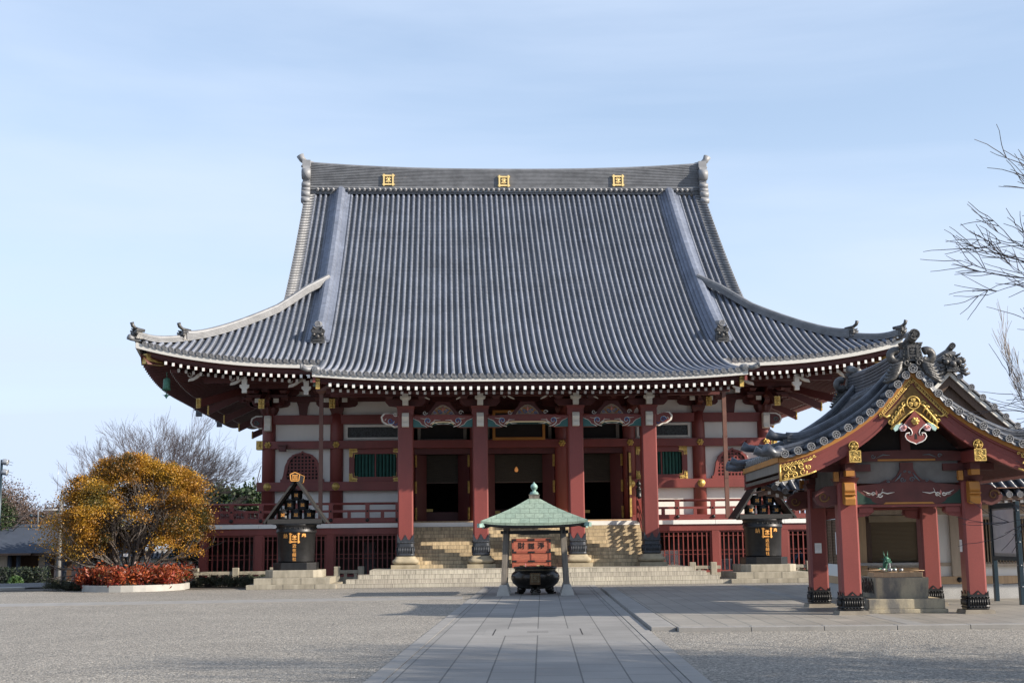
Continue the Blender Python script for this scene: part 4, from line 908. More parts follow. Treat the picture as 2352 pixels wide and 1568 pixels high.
# ------------------------------------------------------------------ veranda, railing, lower storey
DY, DX = 58.4, 14.0
hp(MB().box(-DX,DX,DY+.08,WY+.3,2.3,2.53).box(-DX,-11.6,WY+.3,83,2.3,2.53).box(11.6,DX,WY+.3,83,2.3,2.53), 'veranda_floor', gwood)
e = MB()
for s_ in (-1,1):
    xs_ = [5.3, 8.4, 11.45, 14.04]
    for a, c in zip(xs_[:-1], xs_[1:]): e.box(*sorted((s_*a+s_*.006, s_*c-s_*.006)), DY-.02, DY+.1, 2.365, 2.545)
    for y in np.arange(DY+.1, 82, 3.0): e.box(*sorted((s_*(DX-.06), s_*(DX+.04))), y+.006, y+2.994, 2.365, 2.545)
e.box(-5.29, 5.29, DY-.02, DY+.1, 2.365, 2.545)
hp(e, 'white_floor_edge', wpaint)
def rail(name, p0, p1, posts):
    p0, p1 = np.array(p0), np.array(p1); L = np.linalg.norm(p1-p0); d = (p1-p0)/L; ang = math.atan2(d[1], d[0]); rot = np.array(Matrix.Rotation(ang,3,'Z'))
    b = MB(); b.tube([(0,0,3.40),(L,0,3.40)], .055, 10); b.box(0,L,-.05,.05,3.03,3.13); b.box(0,L,-.07,.07,2.59,2.79)
    for t in posts:
        b.box(t-.09,t+.09,-.085,.085,2.545,3.30); b.prism([(t-.075,3.30),(t-.13,3.37),(t-.13,3.42),(t+.13,3.42),(t+.13,3.37),(t+.075,3.30)], 'y', -.075, .075)
    pp = list(posts)
    for a, c in zip(pp[:-1], pp[1:]):
        m = (a+c)/2; b.box(m-.075,m+.075,-.045,.045,2.79,3.03)
        b.prism([(a+.25,2.548),(c-.25,2.548),(c-.35,2.59),(a+.35,2.59)], 'y', -.05, .05) if False else None
    b.xf(lambda v: v@rot.T+np.array((p0[0],p0[1],0)))
    o = hp(b, name, red)
    k = MB()
    for t in pp: k.sphere((t,-.095,2.69), .085, 10, 6, 0, (1,.6,1)); k.sphere((t,-.09,3.08), .045, 8, 5, 0, (1,.6,1))
    k.xf(lambda v: v@rot.T+np.array((p0[0],p0[1],0))); k.build('iron_nail_cap', black, o, HO)
    return o
rail('railing', (-13.9,DY+.12), (-5.35,DY+.12), [.0,1.26,2.52,4.0,5.52,7.1,8.4]); rail('railing', (5.35,DY+.12), (13.9,DY+.12), [.15,1.4,2.98,4.6,6.1,7.3,8.5])
for s_ in (-1,1): rail('railing', (s_*13.9,82.0), (s_*13.9,DY+.12), list(np.arange(0, 23.6, 1.6)))
# sloping stair rails with black finials
for s_, x in ((-1,-5.1),(1,5.05)):
    b = MB(); b.box(x-.11,x+.11,DY-.1,DY+.12,2.5,3.55); 
    for z in (.15,.55,.88): b.bar((x,DY-.0,2.55+z), (x,PY+.35,1.02+z), .11, .10 if z < .8 else .13)
    for t in (.25,.5,.75): b.box(x-.06,x+.06,DY-2.2*t-.06,DY-2.2*t+.06,2.6-1.5*t,3.45-1.5*t)
    b.box(x-.11,x+.11,PY+.3,PY+.5,.8,1.9)
    so_ = hp(b, 'stair_rail', red); f = MB().lathe([(.125,3.5),(.13,3.62),(.115,3.64),(.115,3.86),(.13,3.88),(.12,3.93),(.07,3.97),(.065,4.02),(.11,4.08),(.115,4.14),(.06,4.22),(.01,4.30)], (x,DY,0), 14); f.build('finial', black, so_, HO)
f = MB()
for x, y in ((-12.2,83),(-11.2,86)): f.lathe([(.16,2.5),(.16,3.5),(.19,3.55),(.12,3.75),(.1,3.82),(.17,3.95),(.1,4.12),(.01,4.28)], (x,y,0), 12)
hp(f, 'rear_rail_finials', black)
# lower storey: posts, grille, dim undercroft
lp = (5.35, 8.4, 11.45, 13.83)
for s_ in (-1,1):
    for x in lp: hp(MB().box(s_*x-.17,s_*x+.17,DY+.06,DY+.5,0,2.08), 'undercroft_post', red, hall, .012)
    for a, c in zip(lp[:-1], lp[1:]):
        lo, hi = sorted((s_*a, s_*c)); lo += .17; hi -= .17
        b = MB(); 
        for q in ((lo,lo+.07,.28,2.08),(hi-.07,hi,.28,2.08)): b.box(q[0],q[1],DY+.12,DY+.22,q[2],q[3])
        b.box(lo+.07,hi-.07,DY+.12,DY+.22,.28,.37); b.box(lo+.07,hi-.07,DY+.12,DY+.22,2.01,2.08)
        gr = hp(b, 'grille_frame', red); g = MB(); n = int((hi-lo)/.205)
        for k in range(1, n): g.box(lo+(hi-lo)*k/n-.024, lo+(hi-lo)*k/n+.024, DY+.14, DY+.19, .37, 2.01)
        for z in (1.86,1.24,1.06): g.box(lo+.07,hi-.07,DY+.155,DY+.175,z-.012,z+.012)
        g.build('grille_bars', red, gr, HO)
    hp(MB().box(*sorted((s_*5.3,s_*14.0)), DY+.05, DY+.55, 2.08, 2.36), 'undercroft_beam', red, hall, .01)
    hp(MB().box(*sorted((s_*5.2,s_*14.02)), DY+.03, DY+.6, 0, .275), 'stone_base', stonep)
    hp(MB().box(s_*13.95-.06, s_*13.95+.06, DY+.5, 82, 0, 2.36), 'undercroft_side', dred)
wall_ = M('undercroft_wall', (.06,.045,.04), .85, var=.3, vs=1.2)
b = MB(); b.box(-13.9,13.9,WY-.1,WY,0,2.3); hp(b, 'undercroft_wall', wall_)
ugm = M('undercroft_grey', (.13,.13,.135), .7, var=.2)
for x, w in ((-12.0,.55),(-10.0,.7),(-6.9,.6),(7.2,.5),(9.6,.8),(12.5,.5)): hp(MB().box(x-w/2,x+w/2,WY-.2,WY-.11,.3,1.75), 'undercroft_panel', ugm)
# downpipes with hoppers at the porch ends
for s_, x, yy_ in ((-1,-8.72,57.3),(1,8.72,57.3)):
    b = MB(); cop = M('brown_copper', (.135,.062,.045), .55, .1, var=.15, vs=2) if 'brown_copper' not in bpy.data.materials else bpy.data.materials['brown_copper']
    b.box(x-.085,x+.085,yy_-.07,yy_+.07,2.6,8.12); b.taper((x,yy_,8.05), (.2,.2), (.42,.34), .12); b.box(x-.42 if s_>0 else x-.22, x+.22 if s_>0 else x+.42, yy_-.2,yy_+.2,8.17,8.38)
    for z in (6.1,4.3): b.box(x-.1,x+.1,yy_-.085,yy_+.085,z,z+.05)
    dp = hp(b, 'downpipe', cop); g = MB()
    for k in range(13): g.box(x-.32+.05*k, x-.30+.05*k, yy_-.24, yy_+.24, 8.39+.012*k*(1 if s_<0 else -.6)+.02, 8.62+.006*k)
    g.box(x-.36,x+.36,yy_-.24,yy_+.24,8.385,8.41); g.build('hopper_comb', verd, dp, HO)
# small lamp box on the tie beam
hp(MB().box(-10.95,-10.65,WY-.75,WY-.37,5.86,6.1).box(-11.0,-10.6,WY-.8,WY-.36,6.10,6.16), 'lamp_box', dred); hp(MB().box(10.5,10.8,WY-.75,WY-.37,5.92,6.2), 'lamp_box', red)
# ------------------------------------------------------------------ stone steps
st = thing('stone_steps', 'broad low stone steps leading up to the temple porch', 'steps', (0,52,0))
for k, (h, w) in enumerate(((.16,7.72),(.32,7.28),(.48,6.85),(.64,6.42))):
    y0 = 52.0+.45*k; MB().box(-w,w,y0,57.2 if k == 3 else y0+.5,0 if k == 0 else h-.19,h).build('step' if k < 3 else 'landing', stone, st, (0,52,0), .012)
st2 = thing('stone_staircase', 'pale stone staircase rising from the landing to the hall doors', 'staircase', (0,56.1,0))
b = MB(); n = 11
for k in range(n):
    y0 = 56.0+.225*k; z1 = .64+(2.36-.64)*(k+1)/n; b.box(-5.25+.0,5.25,y0,58.42,z1-.1565,z1-.0)
b.build('stair_treads', stair, st2, (0,56.1,0), .008)
MB().box(-5.28,5.28,58.42,WY-.2,2.0,2.535).build('stair_head', gwood, st2, (0,56.1,0))
MB().box(-5.0,5.0,60.6,WY-.2,2.535,2.64).build('door_sill', bwood, st2, (0,56.1,0))
# ================================================================== PURIFICATION PAVILION
PR = R(-4.3)
pav = thing('water_pavilion', 'small red open pavilion with dark tiled gable roof over a stone basin', 'pavilion', (6.68,30.29,.075), PR)
Z0 = .075
sred = M('shaded_red', (.085,.020,.017), .6, var=.2, vs=3)  # red darkened in colour to stand for shade under the pavilion roof
_px = np.array([0,.2,.38,.57,.77,1.0,1.25,1.5,1.75,2.0,2.25,2.5,2.85,3.1]); _pz = np.array([5.25,5.05,4.85,4.65,4.45,4.27,4.10,3.95,3.82,3.70,3.60,3.53,3.45,3.42])-Z0
def PP(a): return np.interp(np.abs(a), _px, _pz)
YF, YB = -2.62, 2.75
def lp_(b, name, mat, parent=pav, bev=0): return b.build(name, mat, parent, None, bev)
# roof: stepped pans and rolls running down both slopes between the gable verges
rl, pn, te, vr = FQ(), FQ(), MB(), FQ()
def slope_path(sx, y, a0=2.88, a1=.12, n=14):
    a = np.linspace(a0, a1, n+1); return np.stack([sx*a, np.full(n+1, y), PP(a)+.03], 1)
ys = np.arange(-1.95, 2.3, .255)
for sx in (-1, 1):
    for y in ys:
        roll(rl, slope_path(sx, y), (0,1,0), .075, 7); disc(te, (sx*2.9,y,float(PP(2.9))+.05), (sx,0,-.25), .08)
    for a, c in zip(ys[:-1], ys[1:]): pan(pn, slope_path(sx, a, n=22), slope_path(sx, c, n=22), .018, .03)
    for y0, y1 in ((YF+.02,-1.9),(2.1,YB-.02)):
        A = np.array([[(sx*a, y, float(PP(a))-.03) for y in (y0, y1)] for a in np.linspace(2.9, .0, 16)]); pn.grid(A)
    # verge tiles pointing out of the gables, with pans between
    vx = [2.78,2.5,2.22,1.95,1.68,1.42,1.17,.94,.72,.52,.33,.15]
    for ye, s_ in ((YF,-1),(YB,1)):
        for a in vx:
            z = float(PP(a))-.02; pts = np.array([(sx*a,ye,z),(sx*a,ye-s_*.28,z+.0),(sx*a,ye-s_*.62,z+.0)]); sl_ = (float(PP(a+.1))-float(PP(a-.1)))/.2; q = 1/math.hypot(1, sl_)
            roll(vr, pts, (q,0,sl_*q*sx), .078, 8); disc(te, (sx*a,ye+s_*.005,z+.02), (0,s_,0), .088)
        for a, c in zip(vx[:-1], vx[1:]):
            m = np.linspace(a, c, 6); dip = np.array([0,-.03,-.045,-.045,-.03,0]); A = np.array([[(sx*x_, ye-s_*.0, float(PP(x_))-.06+d_), (sx*x_, ye-s_*.0, float(PP(x_))-.0+d_), (sx*x_, ye-s_*.6, float(PP(x_))+.0+d_)] for x_, d_ in zip(m, dip)]); vr.grid(A)
rf_ = pn.build('roof', oldtile, pav); rl.build('cover_tiles', oldtile, rf_, None, True); vr.build('verge_tiles', oldtile, rf_, None, True)
te.build('tile_ends', tend, rf_)
hon = text_mb('本', .135, .012); gl = MB()
for sx in (-1,1):
    for a in vx: gl.merge(hon, lambda v, a=a, sx=sx: v+np.array((sx*a, YF-.012, float(PP(a))-.0)))
gl.merge(hon, lambda v: v*1.05+np.array((.0, YF-.03, 5.24-Z0))); gl.build('tile_letters', oni, rf_)
te2 = MB(); disc(te2, (0,YF-.03,5.24-Z0), (0,-1,0), .10); te2.tube([(0,YF,5.24-Z0),(0,YF+.6,5.26-Z0)], .09, 10); te2.build('apex_tile', tend, rf_)
# layered descending ridges, two to a side, and the sagging main ridge
f = FQ()
for sx in (-1,1):
    for yk in (-1.78, 2.0):
        a = np.linspace(2.58, .2, 18); pts = np.stack([sx*a, np.full(18,yk), PP(a)+.04+.10*np.clip((a-2.1)/.5,0,1)**2], 1); sweep(f, pts, (0,1,0), layered(.24, .27, 4, .085))
        a = np.linspace(2.95, .2, 18); pts = np.stack([sx*a, np.full(18,yk-.33 if yk < 0 else yk+.3), PP(a)+.03], 1); sweep(f, pts, (0,1,0), layered(.17, .10, 1, .075))
ym = np.linspace(YF+.1, YB-.05, 22); sag = .10*(np.abs(ym-.05)/2.6)**2
sweep(f, np.stack([np.zeros(22), ym, 5.12-Z0+sag], 1), (1,0,0), layered(.40, .52, 7, .10)); f.build('layered_ridges', oldtile, rf_)
b = MB()
for y in np.arange(-2.3, 2.5, .13):
    for sx in (-1,1): b.tube([(sx*.1,y,5.2-Z0),(sx*.30,y,5.06-Z0)], [.05,.055], 6)
b.build('ridge_fringe_tiles', oldtile, rf_)
b = MB()
for sx in (-1,1):
    for yk in (-1.78, 2.0):
        z = float(PP(2.6))+.34; b.tube([(sx*2.35,yk,z+.06),(sx*2.62,yk,z+.03),(sx*2.85,yk,z+.05),(sx*2.98,yk,z+.12)], [.08,.085,.10,.12], 9); b.bar((sx*2.62,yk,z+.06), (sx*2.42,yk-.02,z-.36), .13, .16)
        z = float(PP(3.0)); b.tube([(sx*2.8,yk,z+.12),(sx*3.1,yk,z+.10),(sx*3.28,yk,z+.17)], [.07,.08,.10], 8)
    b.tube([(sx*2.8,YF+.1,3.48-Z0),(sx*3.02,YF,3.47-Z0),(sx*3.2,YF-.1,3.58-Z0)], [.09,.10,.13], 9)
    b.tube([(sx*2.8,YB-.1,3.48-Z0),(sx*3.05,YB,3.46-Z0),(sx*3.25,YB+.1,3.52-Z0)], [.09,.10,.13], 9)
    b.sphere((sx*2.86,YF+.2,3.52-Z0), .14, 9, 6)
b.build('corner_tiles', oldtile, rf_)
# crested ridge-end ornament, front and back
def crested_end():
    b = MB()
    b.prism([(-.24,5.40),(.24,5.40),(.21,5.55),(.18,5.66),(.24,5.80),(-.24,5.80),(-.18,5.66),(-.21,5.55)], 'y', -.10, .12)
    b.prism([(-.155,5.46),(.155,5.46),(.14,5.74),(-.14,5.74)], 'y', -.115, -.09)
    for sx in (-1,1):
        for k in range(5): b.sphere((sx*(.185+.012*math.cos(k*1.5)),-.11,5.45+.075*k), .018, 6, 4)
        pts = [(sx*(.33+.115*math.cos(t)),0,5.52+.115*math.sin(t)) for t in np.linspace(-2.6, 2.2, 14)]; b.tube(pts, [.09]*14, 8)
        for k in range(6):
            t = k/5; b.tube([(sx*(.16+.08*t),-.05,5.40-.03*k),(sx*(.30+.10*t),-.08,5.33-.055*k),(sx*(.42+.15*t),-.06,5.30-.07*k),(sx*(.47+.17*t),-.04,5.35-.075*k)], [.045,.055,.045,.02], 6)
        spiral(b, (sx*.13,5.36), .075, 1.3, sx, .03, 0, -.10); spiral(b, (sx*.09,5.47), .05, 1.2, -sx, .02, 0, -.12)
        b.prism([(sx*.0,5.32),(sx*.25,5.36),(sx*.42,5.18),(sx*.62,4.97),(sx*.50,4.98),(sx*.3,5.12)], 'y', -.04, .08)
    for k in range(5): b.sphere((-.14+.07*k,-.11,5.775), .016, 6, 4)
    b.tube([(0,.5,5.78),(0,.0,5.86),(0,-.32,5.93)], [.09,.105,.115], 12)
    disc(b, (0,-.34,5.935), (0,-1,.12), .118)
    b.merge(crest_mb(.25, .02), lambda v: v+np.array((0,-.12,5.60))); b.merge(hon, lambda v: v*1.35+np.array((0,-.375,5.935)))
    b.v = [np.concatenate(b.v)-np.array((0,0,Z0))]; return b
o = lp_(crested_end(), 'ridge_end_tile', oni, rf_); o.location = (0,YF+.05,0); o2 = dup(o, rf_, (0,YB-.05,0), math.pi)
# gable boards: ochre strip, red board with a moulded lower edge, gilt fittings
aa = np.linspace(-2.88, 2.88, 49)
for ye, s_ in ((YF+.05,1),(YB-.05,-1)):
    b, b2, b3 = MB(), MB(), MB()
    def strip(bm, top, bot, d0, d1, w=0):
        A = np.array([[(x, ye+s_*d0, float(PP(x))-top), (x, ye+s_*d0, float(PP(x))-bot-w*abs(x)), (x, ye+s_*d1, float(PP(x))-bot-w*abs(x)), (x, ye+s_*d1, float(PP(x))-top)] for x in aa]); bm.grid(A, 0, False, True); bm.add(A[0], [(0,1,2,3)]); bm.add(A[-1], [(3,2,1,0)])
    strip(b, .04, .17, .03, .14); strip(b2, .17, .55, .10, .22, -.0); strip(b3, .17, .22, .06, .12); strip(b3, .50, .56, .085, .2)
    strip(b3, .33, .35, .094, .12)
    lp_(b, 'ochre_gable_strip', ochre); gbo = lp_(b2, 'gable_board', red); b3.build('moulding', red, gbo)
def tracery(b, outline, y, n, seed, r=.016):
    """gilt openwork: scrolls filling a region (list of (x,z) centres with sizes)"""
    rg = random.Random(seed)
    for (x, z, q) in outline: spiral(b, (x,z), q, 1.3, rg.choice((-1,1)), r, 0, y, rg.uniform(0,6))
yg = YF+.13
b = MB(); back = MB()
for sx in (-1,1):
    x0 = .05
    up_ = [(sx*x, float(PP(x))-.215) for x in np.linspace(.0, .74, 8)]
    for x in np.linspace(.03, .70, 12): spiral(b, (sx*x, float(PP(x))-.245), .042, 1.2, sx, .013, 0, yg-.02)
    b.tube([(p[0], yg-.02, p[1]+.02) for p in up_], .016, 6); b.tube([(sx*x, yg-.02, float(PP(x))-.30) for x in np.linspace(.08,.72,8)], .014, 6)
    b.tube([(sx*.0,yg-.03,4.36-Z0),(sx*.15,yg-.03,4.25-Z0),(sx*.32,yg-.03,4.10-Z0),(sx*.47,yg-.03,3.985-Z0)], [.022,.022,.022,.035], 6)
    for k in range(5):
        t = k/4; b.tube([(sx*(.14+.05*k),yg-.03,4.53-.055*k-Z0),(sx*(.25+.055*k),yg-.045,4.42-.075*k-Z0),(sx*(.20+.07*k),yg-.03,4.31-.07*k-Z0)], [.012,.026,.012], 6)
        spiral(b, (sx*(.20+.075*k), 4.50-.095*k-Z0), .058, 1.2, sx, .019, 0, yg-.03)
    b.tube([(sx*.30,yg-.03,4.08-Z0),(sx*.40,yg-.03,4.03-Z0),(sx*.50,yg-.03,3.97-Z0)], [.03,.018,.03], 6)
    b.tube([(sx*.66,yg-.03,4.27-Z0),(sx*.58,yg-.03,4.22-Z0),(sx*.5,yg-.03,4.26-Z0)], [.03,.02,.02], 6)
def trefoil(b, cx, cz, r, y):
    n = 28; pts = [(cx+r*math.cos(2*math.pi*k/n), y, cz+r*math.sin(2*math.pi*k/n)) for k in range(n+1)]; b.tube(pts, r*.11, 6)
    for a in (90, 210, 330):
        px, pz = cx+.45*r*math.cos(R(a)), cz+.45*r*math.sin(R(a)); q = MB()
        hs = [(0,-.42),(.28,-.22),(.42,.05),(.30,.30),(.0,.24),(-.30,.30),(-.42,.05),(-.28,-.22)]; ang = R(a-90)
        q.prism([(px+r*.95*(u*math.cos(ang)-w*math.sin(ang)), pz+r*.95*(u*math.sin(ang)+w*math.cos(ang))) for u, w in hs], 'y', y-.02, y+.01); b.merge(q)
        for k in (-1,0,1): b.tube([(px-r*.3*math.cos(R(a)),y-.022,pz-r*.3*math.sin(R(a))),(px+r*.3*math.cos(R(a)+k*.7),y-.022,pz+r*.3*math.sin(R(a)+k*.7))], r*.035, 4)
trefoil(b, 0, 4.52-Z0, .135, yg-.05)
back.prism([(-.60,4.26-Z0),(-.30,4.55-Z0),(0,4.92-Z0),(.30,4.55-Z0),(.60,4.26-Z0),(.45,4.02-Z0),(.2,4.21-Z0),(0,4.36-Z0),(-.2,4.21-Z0),(-.45,4.02-Z0)], 'y', yg-.004, yg+.02)
gb_ = lp_(b, 'gilt_gable_fitting', gold); lp_(back, 'gilt_fitting_backing', M('dulled_gilt', (.16,.09,.022), .6, .3, var=.3, vs=9), gb_)
for sx in (-1,1):                                # gilt board feet, round crests, purlin end caps
    b = MB(); zf = lambda x: float(PP(x))
    A = np.array([[(sx*x, yg-.03, zf(x)-.20), (sx*x, yg-.03, zf(x)-.56)] for x in np.linspace(2.88, 2.40, 6)]); bk = MB().grid(A)
    for x in np.linspace(2.85, 2.15, 10): spiral(b, (sx*x, zf(x)-.225), .035, 1.2, sx, .012, 0, yg-.045)
    for x, dz, q in ((2.76,-.32,.07),(2.76,-.47,.065),(2.60,-.35,.08),(2.58,-.49,.07),(2.43,-.33,.075),(2.40,-.47,.085),(2.28,-.40,.06),(2.68,-.41,.06)): spiral(b, (sx*x, zf(x)+dz), q, 1.35, random.choice((-1,1)), .018, 0, yg-.05, random.uniform(0,6))
    b.tube([(sx*x, yg-.05, zf(x)-.55) for x in np.linspace(2.88,2.12,8)], .02, 6); b.tube([(sx*2.88,yg-.05,zf(2.88)-.2),(sx*2.88,yg-.05,zf(2.88)-.56)], .022, 6); b.tube([(sx*x, yg-.05, zf(x)-.27) for x in np.linspace(2.88,2.2,8)], .014, 6)
    gf = lp_(b, 'gilt_board_foot', gold); lp_(bk, 'gilt_fitting_backing', bpy.data.materials['dulled_gilt'], gf)
    b = MB().lathe([(.09,-.01),(.10,-.03),(.10,.02)], (sx*1.31,yg-.02,3.62-Z0), 16, 0, True, 'y'); bk = b; q = MB(); trefoil(q, sx*1.31, 3.62-Z0, .095, yg-.055)
    gm = lp_(q, 'gilt_round_crest', gold); lp_(b, 'gilt_fitting_backing', bpy.data.materials['dulled_gilt'], gm)
    b = MB().box(sx*1.31-.13,sx*1.31+.13,YF+.0,2.6,3.27-Z0,3.50-Z0); po_ = lp_(b, 'purlin', red)
    q = MB()
    for ye, s_ in ((YF-.01,-1),(2.61,1)):
        q.box(sx*1.31-.12,sx*1.31+.12,ye-.012,ye+.012,3.27-Z0,3.51-Z0)
        if s_ < 0:
            for (dx,dz) in ((-.05,-.05),(.05,-.05),(0,.05)): spiral(q, (sx*1.31+dx,3.39+dz-Z0), .05, 1.2, 1, .014, 0, ye-.02)
            for z in (3.275,3.505): q.box(sx*1.31-.12,sx*1.31+.12,ye-.03,ye-.01,z-.012-Z0,z+.012-Z0)
            for x in (-.112,.112): q.box(sx*1.31+x-.012,sx*1.31+x+.012,ye-.03,ye-.01,3.28-Z0,3.5-Z0)
    q.build('gilt_end_cap', gold, po_)
# hanging gable pendant
yp = YF+.06
half = [(0,3.635),(.06,3.665),(.13,3.69),(.19,3.735),(.225,3.80),(.20,3.865),(.13,3.88),(.135,3.83),(.09,3.825),(.07,3.88),(.10,3.95),(.16,4.00),(.24,4.06),(.0,4.34)]
pdl = [(x,z-Z0) for x, z in half]+[(-x,z-Z0) for x, z in half[::-1][1:-1]]
b = MB().prism(pdl, 'y', yp-.03, yp+.05); pe = lp_(b, 'gable_pendant', red)
q = MB(); eo_ = [(x,yp-.034,z-Z0) for x, z in half[:-1]]; q.tube(eo_, .011, 5); q.tube([(-x,y,z) for x, y, z in eo_], .011, 5); q.build('white_outline', wpaint, pe)
q = MB()
for k in range(6): q.sphere((.055*math.cos(k*1.047),yp-.05,4.12-Z0+.055*math.sin(k*1.047)), .035, 7, 5)
q.sphere((0,yp-.07,4.12-Z0), .05, 8, 6); q.build('gilt_flower_boss', gold, pe)
q, q2, q3 = MB(), MB(), MB()
for sx in (-1,1):
    q.prism([(sx*.26,4.09-Z0),(sx*.40,4.05-Z0),(sx*.46,3.97-Z0),(sx*.42,3.91-Z0),(sx*.36,3.95-Z0),(sx*.33,4.02-Z0)], 'y', yp-.02, yp+.04)
    q2.prism([(sx*.16,4.06-Z0),(sx*.28,4.05-Z0),(sx*.34,3.98-Z0),(sx*.30,3.915-Z0),(sx*.22,3.92-Z0),(sx*.17,3.98-Z0)], 'y', yp-.03, yp+.03); q3.sphere((sx*.22,yp-.03,4.0-Z0), .04, 7, 5)
    spiral(q3, (sx*.26,3.98-Z0), .045, 1.2, sx, .012, 0, yp-.035)
q.build('pale_green_cloud', M('pale_green', (.36,.52,.48), .6), pe); q2.build('pink_cloud', M('pale_pink', (.62,.48,.52), .6), pe); q3.build('red_bud', pinkp, pe)
MB().prism([(-.03,3.74-Z0),(.03,3.74-Z0),(.025,3.79-Z0),(.03,3.82-Z0),(0,3.87-Z0),(-.03,3.82-Z0),(-.025,3.79-Z0)], 'y', yp-.033, yp-.02).build('pendant_opening', dark, pe)
# eave fascia boards, rafters and soffits
b, b2, b3, sf = MB(), MB(), MB(), FQ()
for sx in (-1,1):
    b.box(*sorted((sx*2.80,sx*2.90)), YF+.15, YB-.15, 3.30-Z0, 3.42-Z0); b2.box(*sorted((sx*2.74,sx*2.86)), YF+.2, YB-.2, 3.10-Z0, 3.295-Z0)
    for y in np.arange(YF+.3, YB-.2, .105): b3.bar((sx*2.86,y,3.00-Z0), (sx*1.2,y,3.50-Z0), .05, .075)
    for y in np.arange(YF+.3, YB-.2, .105): b2.bar((sx*2.868,y,2.998-Z0), (sx*2.862,y,3.0-Z0), .052, .077)
    sf.grid(np.array([[(sx*x, y, max(0,float(PP(x))-.28 if x < 1.2 else 3.09-Z0+(2.8-x)*.32)) for y in (YF+.2, YB-.2)] for x in np.linspace(2.8, 0, 10)]))
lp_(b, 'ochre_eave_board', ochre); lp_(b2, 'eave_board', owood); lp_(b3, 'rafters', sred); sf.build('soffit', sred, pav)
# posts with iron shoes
PX, PYL = 1.33, 1.65
for sx in (-1,1):
    for sy in (-1,1):
        b = MB(); w = .21; c_ = .045; b.prism([(-w+c_,-w),(w-c_,-w),(w,-w+c_),(w,w-c_),(w-c_,w),(-w+c_,w),(-w,w-c_),(-w,-w+c_)], 'z', .06, 3.0); b.xf(lambda v: v+np.array((sx*PX,sy*PYL,0))); p_ = lp_(b, 'post', red)
        s = MB(); s.lathe([(.225,.08),(.245,.09),(.245,.12),(.232,.13),(.232,.145),(.245,.15),(.238,.17),(.238,.30),(.248,.315),(.232,.325),(.232,.345),(.248,.355),(.24,.37)], (0,0,0), 32, 0, False, 'z', 7)
        for face in range(4):
            m = np.array(Matrix.Rotation(face*math.pi/2,3,'Z')); q = MB()
            q.prism([(-.215,.365),(.215,.365),(.215,.475),(.16,.40),(.095,.40),(0,.485),(-.095,.40),(-.16,.40),(-.215,.475)], 'y', -.226, -.212)
            q.prism([(-.035,.405),(.035,.405),(0,.445)], 'y', -.229, -.2265, 1)
            for k in range(8): q.tube([(-.175+.05*k,-.245,.175),(-.175+.05*k,-.245,.295)], .016, 5)
            for k in range(6):
                for z in (.137,.335): q.sphere((-.18+.072*k,-.236,z), .017, 6, 4)
            s.merge(q, lambda v, m=m: v@m.T)
        s.xf(lambda v: v+np.array((sx*PX,sy*PYL,0))); s.build('iron_shoe', [black, red], p_)
        MB().taper((sx*PX,sy*PYL,-.02), (.66,.66), (.60,.60), .10).build('base_stone', M('base_stone_brown', (.19,.165,.13), .8, var=.2, fine=.1) if 'base_stone_brown' not in bpy.data.materials else bpy.data.materials['base_stone_brown'], p_)
        # ochre bracket noses in front of and behind the post
        q = MB(); prof = [(-.20,2.42),(-.42,2.38),(-.46,2.52),(-.40,2.60),(-.46,2.70),(-.42,2.86),(-.20,2.88)]
        q.prism([(sy*-1*a if sy > 0 else a, z-Z0) for a, z in prof], 'x', -.115, .115); q.prism([(sy*-1*a if sy > 0 else a, z-Z0) for a, z in ((-.40,2.585),(-.475,2.60),(-.475,2.63),(-.40,2.645))], 'x', -.125, .125); q.xf(lambda v: v+np.array((sx*PX,sy*PYL,0))); lp_(q, 'ochre_nose', ochre, pav, .02)
        q = MB(); q.box(-.17,.17,-.3,.3,2.98-Z0,3.12-Z0); q.taper((0,0,2.86-Z0), (.40,.40), (.52,.52), .12); q.box(-.55,.55,-.10,.10,3.12-Z0,3.27-Z0); q.box(-.10,.10,-.55,.3,3.121-Z0,3.269-Z0); q.xf(lambda v: v+np.array((sx*PX,sy*PYL,0))); lp_(q, 'bracket', sred)
        q = MB().box(-.09,.09,-.56,-.30,3.0-Z0,3.115-Z0); q.box(-.3,-.2,-.34,-.22,2.9-Z0,3.1-Z0); q.xf(lambda v: v*np.array((1,-sy,1))+np.array((sx*PX,sy*PYL,0))); lp_(q, 'ochre_block', ochre)
        # carved nose pointing outward
        q = MB(); ol = [(.2,2.42),(.45,2.36),(.62,2.42),(.70,2.55),(.62,2.70),(.45,2.80),(.2,2.82)]; q.prism([(sx*a,z-Z0) for a, z in ol], 'y', -.1, .1); q.xf(lambda v: v+np.array((sx*PX,sy*PYL,0))); no = lp_(q, 'carved_nose', sred)
        q = MB(); spiral(q, (sx*.50,2.58-Z0), .12, 1.2, sx, .022, 0, -.11); q.xf(lambda v: v+np.array((sx*PX,sy*PYL,0))); q.build('painted_scroll', M('dim_ochre', (.16,.08,.022), .6) if 'dim_ochre' not in bpy.data.materials else bpy.data.materials['dim_ochre'], no)
        # bracket under the beam, inner side
        q = MB(); q.prism([(-sx*.2,2.36-Z0),(-sx*.55,2.36-Z0),(-sx*.58,2.25-Z0),(-sx*.46,2.16-Z0),(-sx*.2,2.12-Z0)], 'y', -.09, .09); q.box(*sorted((-sx*.25,-sx*.55)), -.12, .12, 2.22-Z0, 2.33-Z0); q.xf(lambda v: v+np.array((sx*PX,sy*PYL,0))); lp_(q, 'beam_bracket', red)
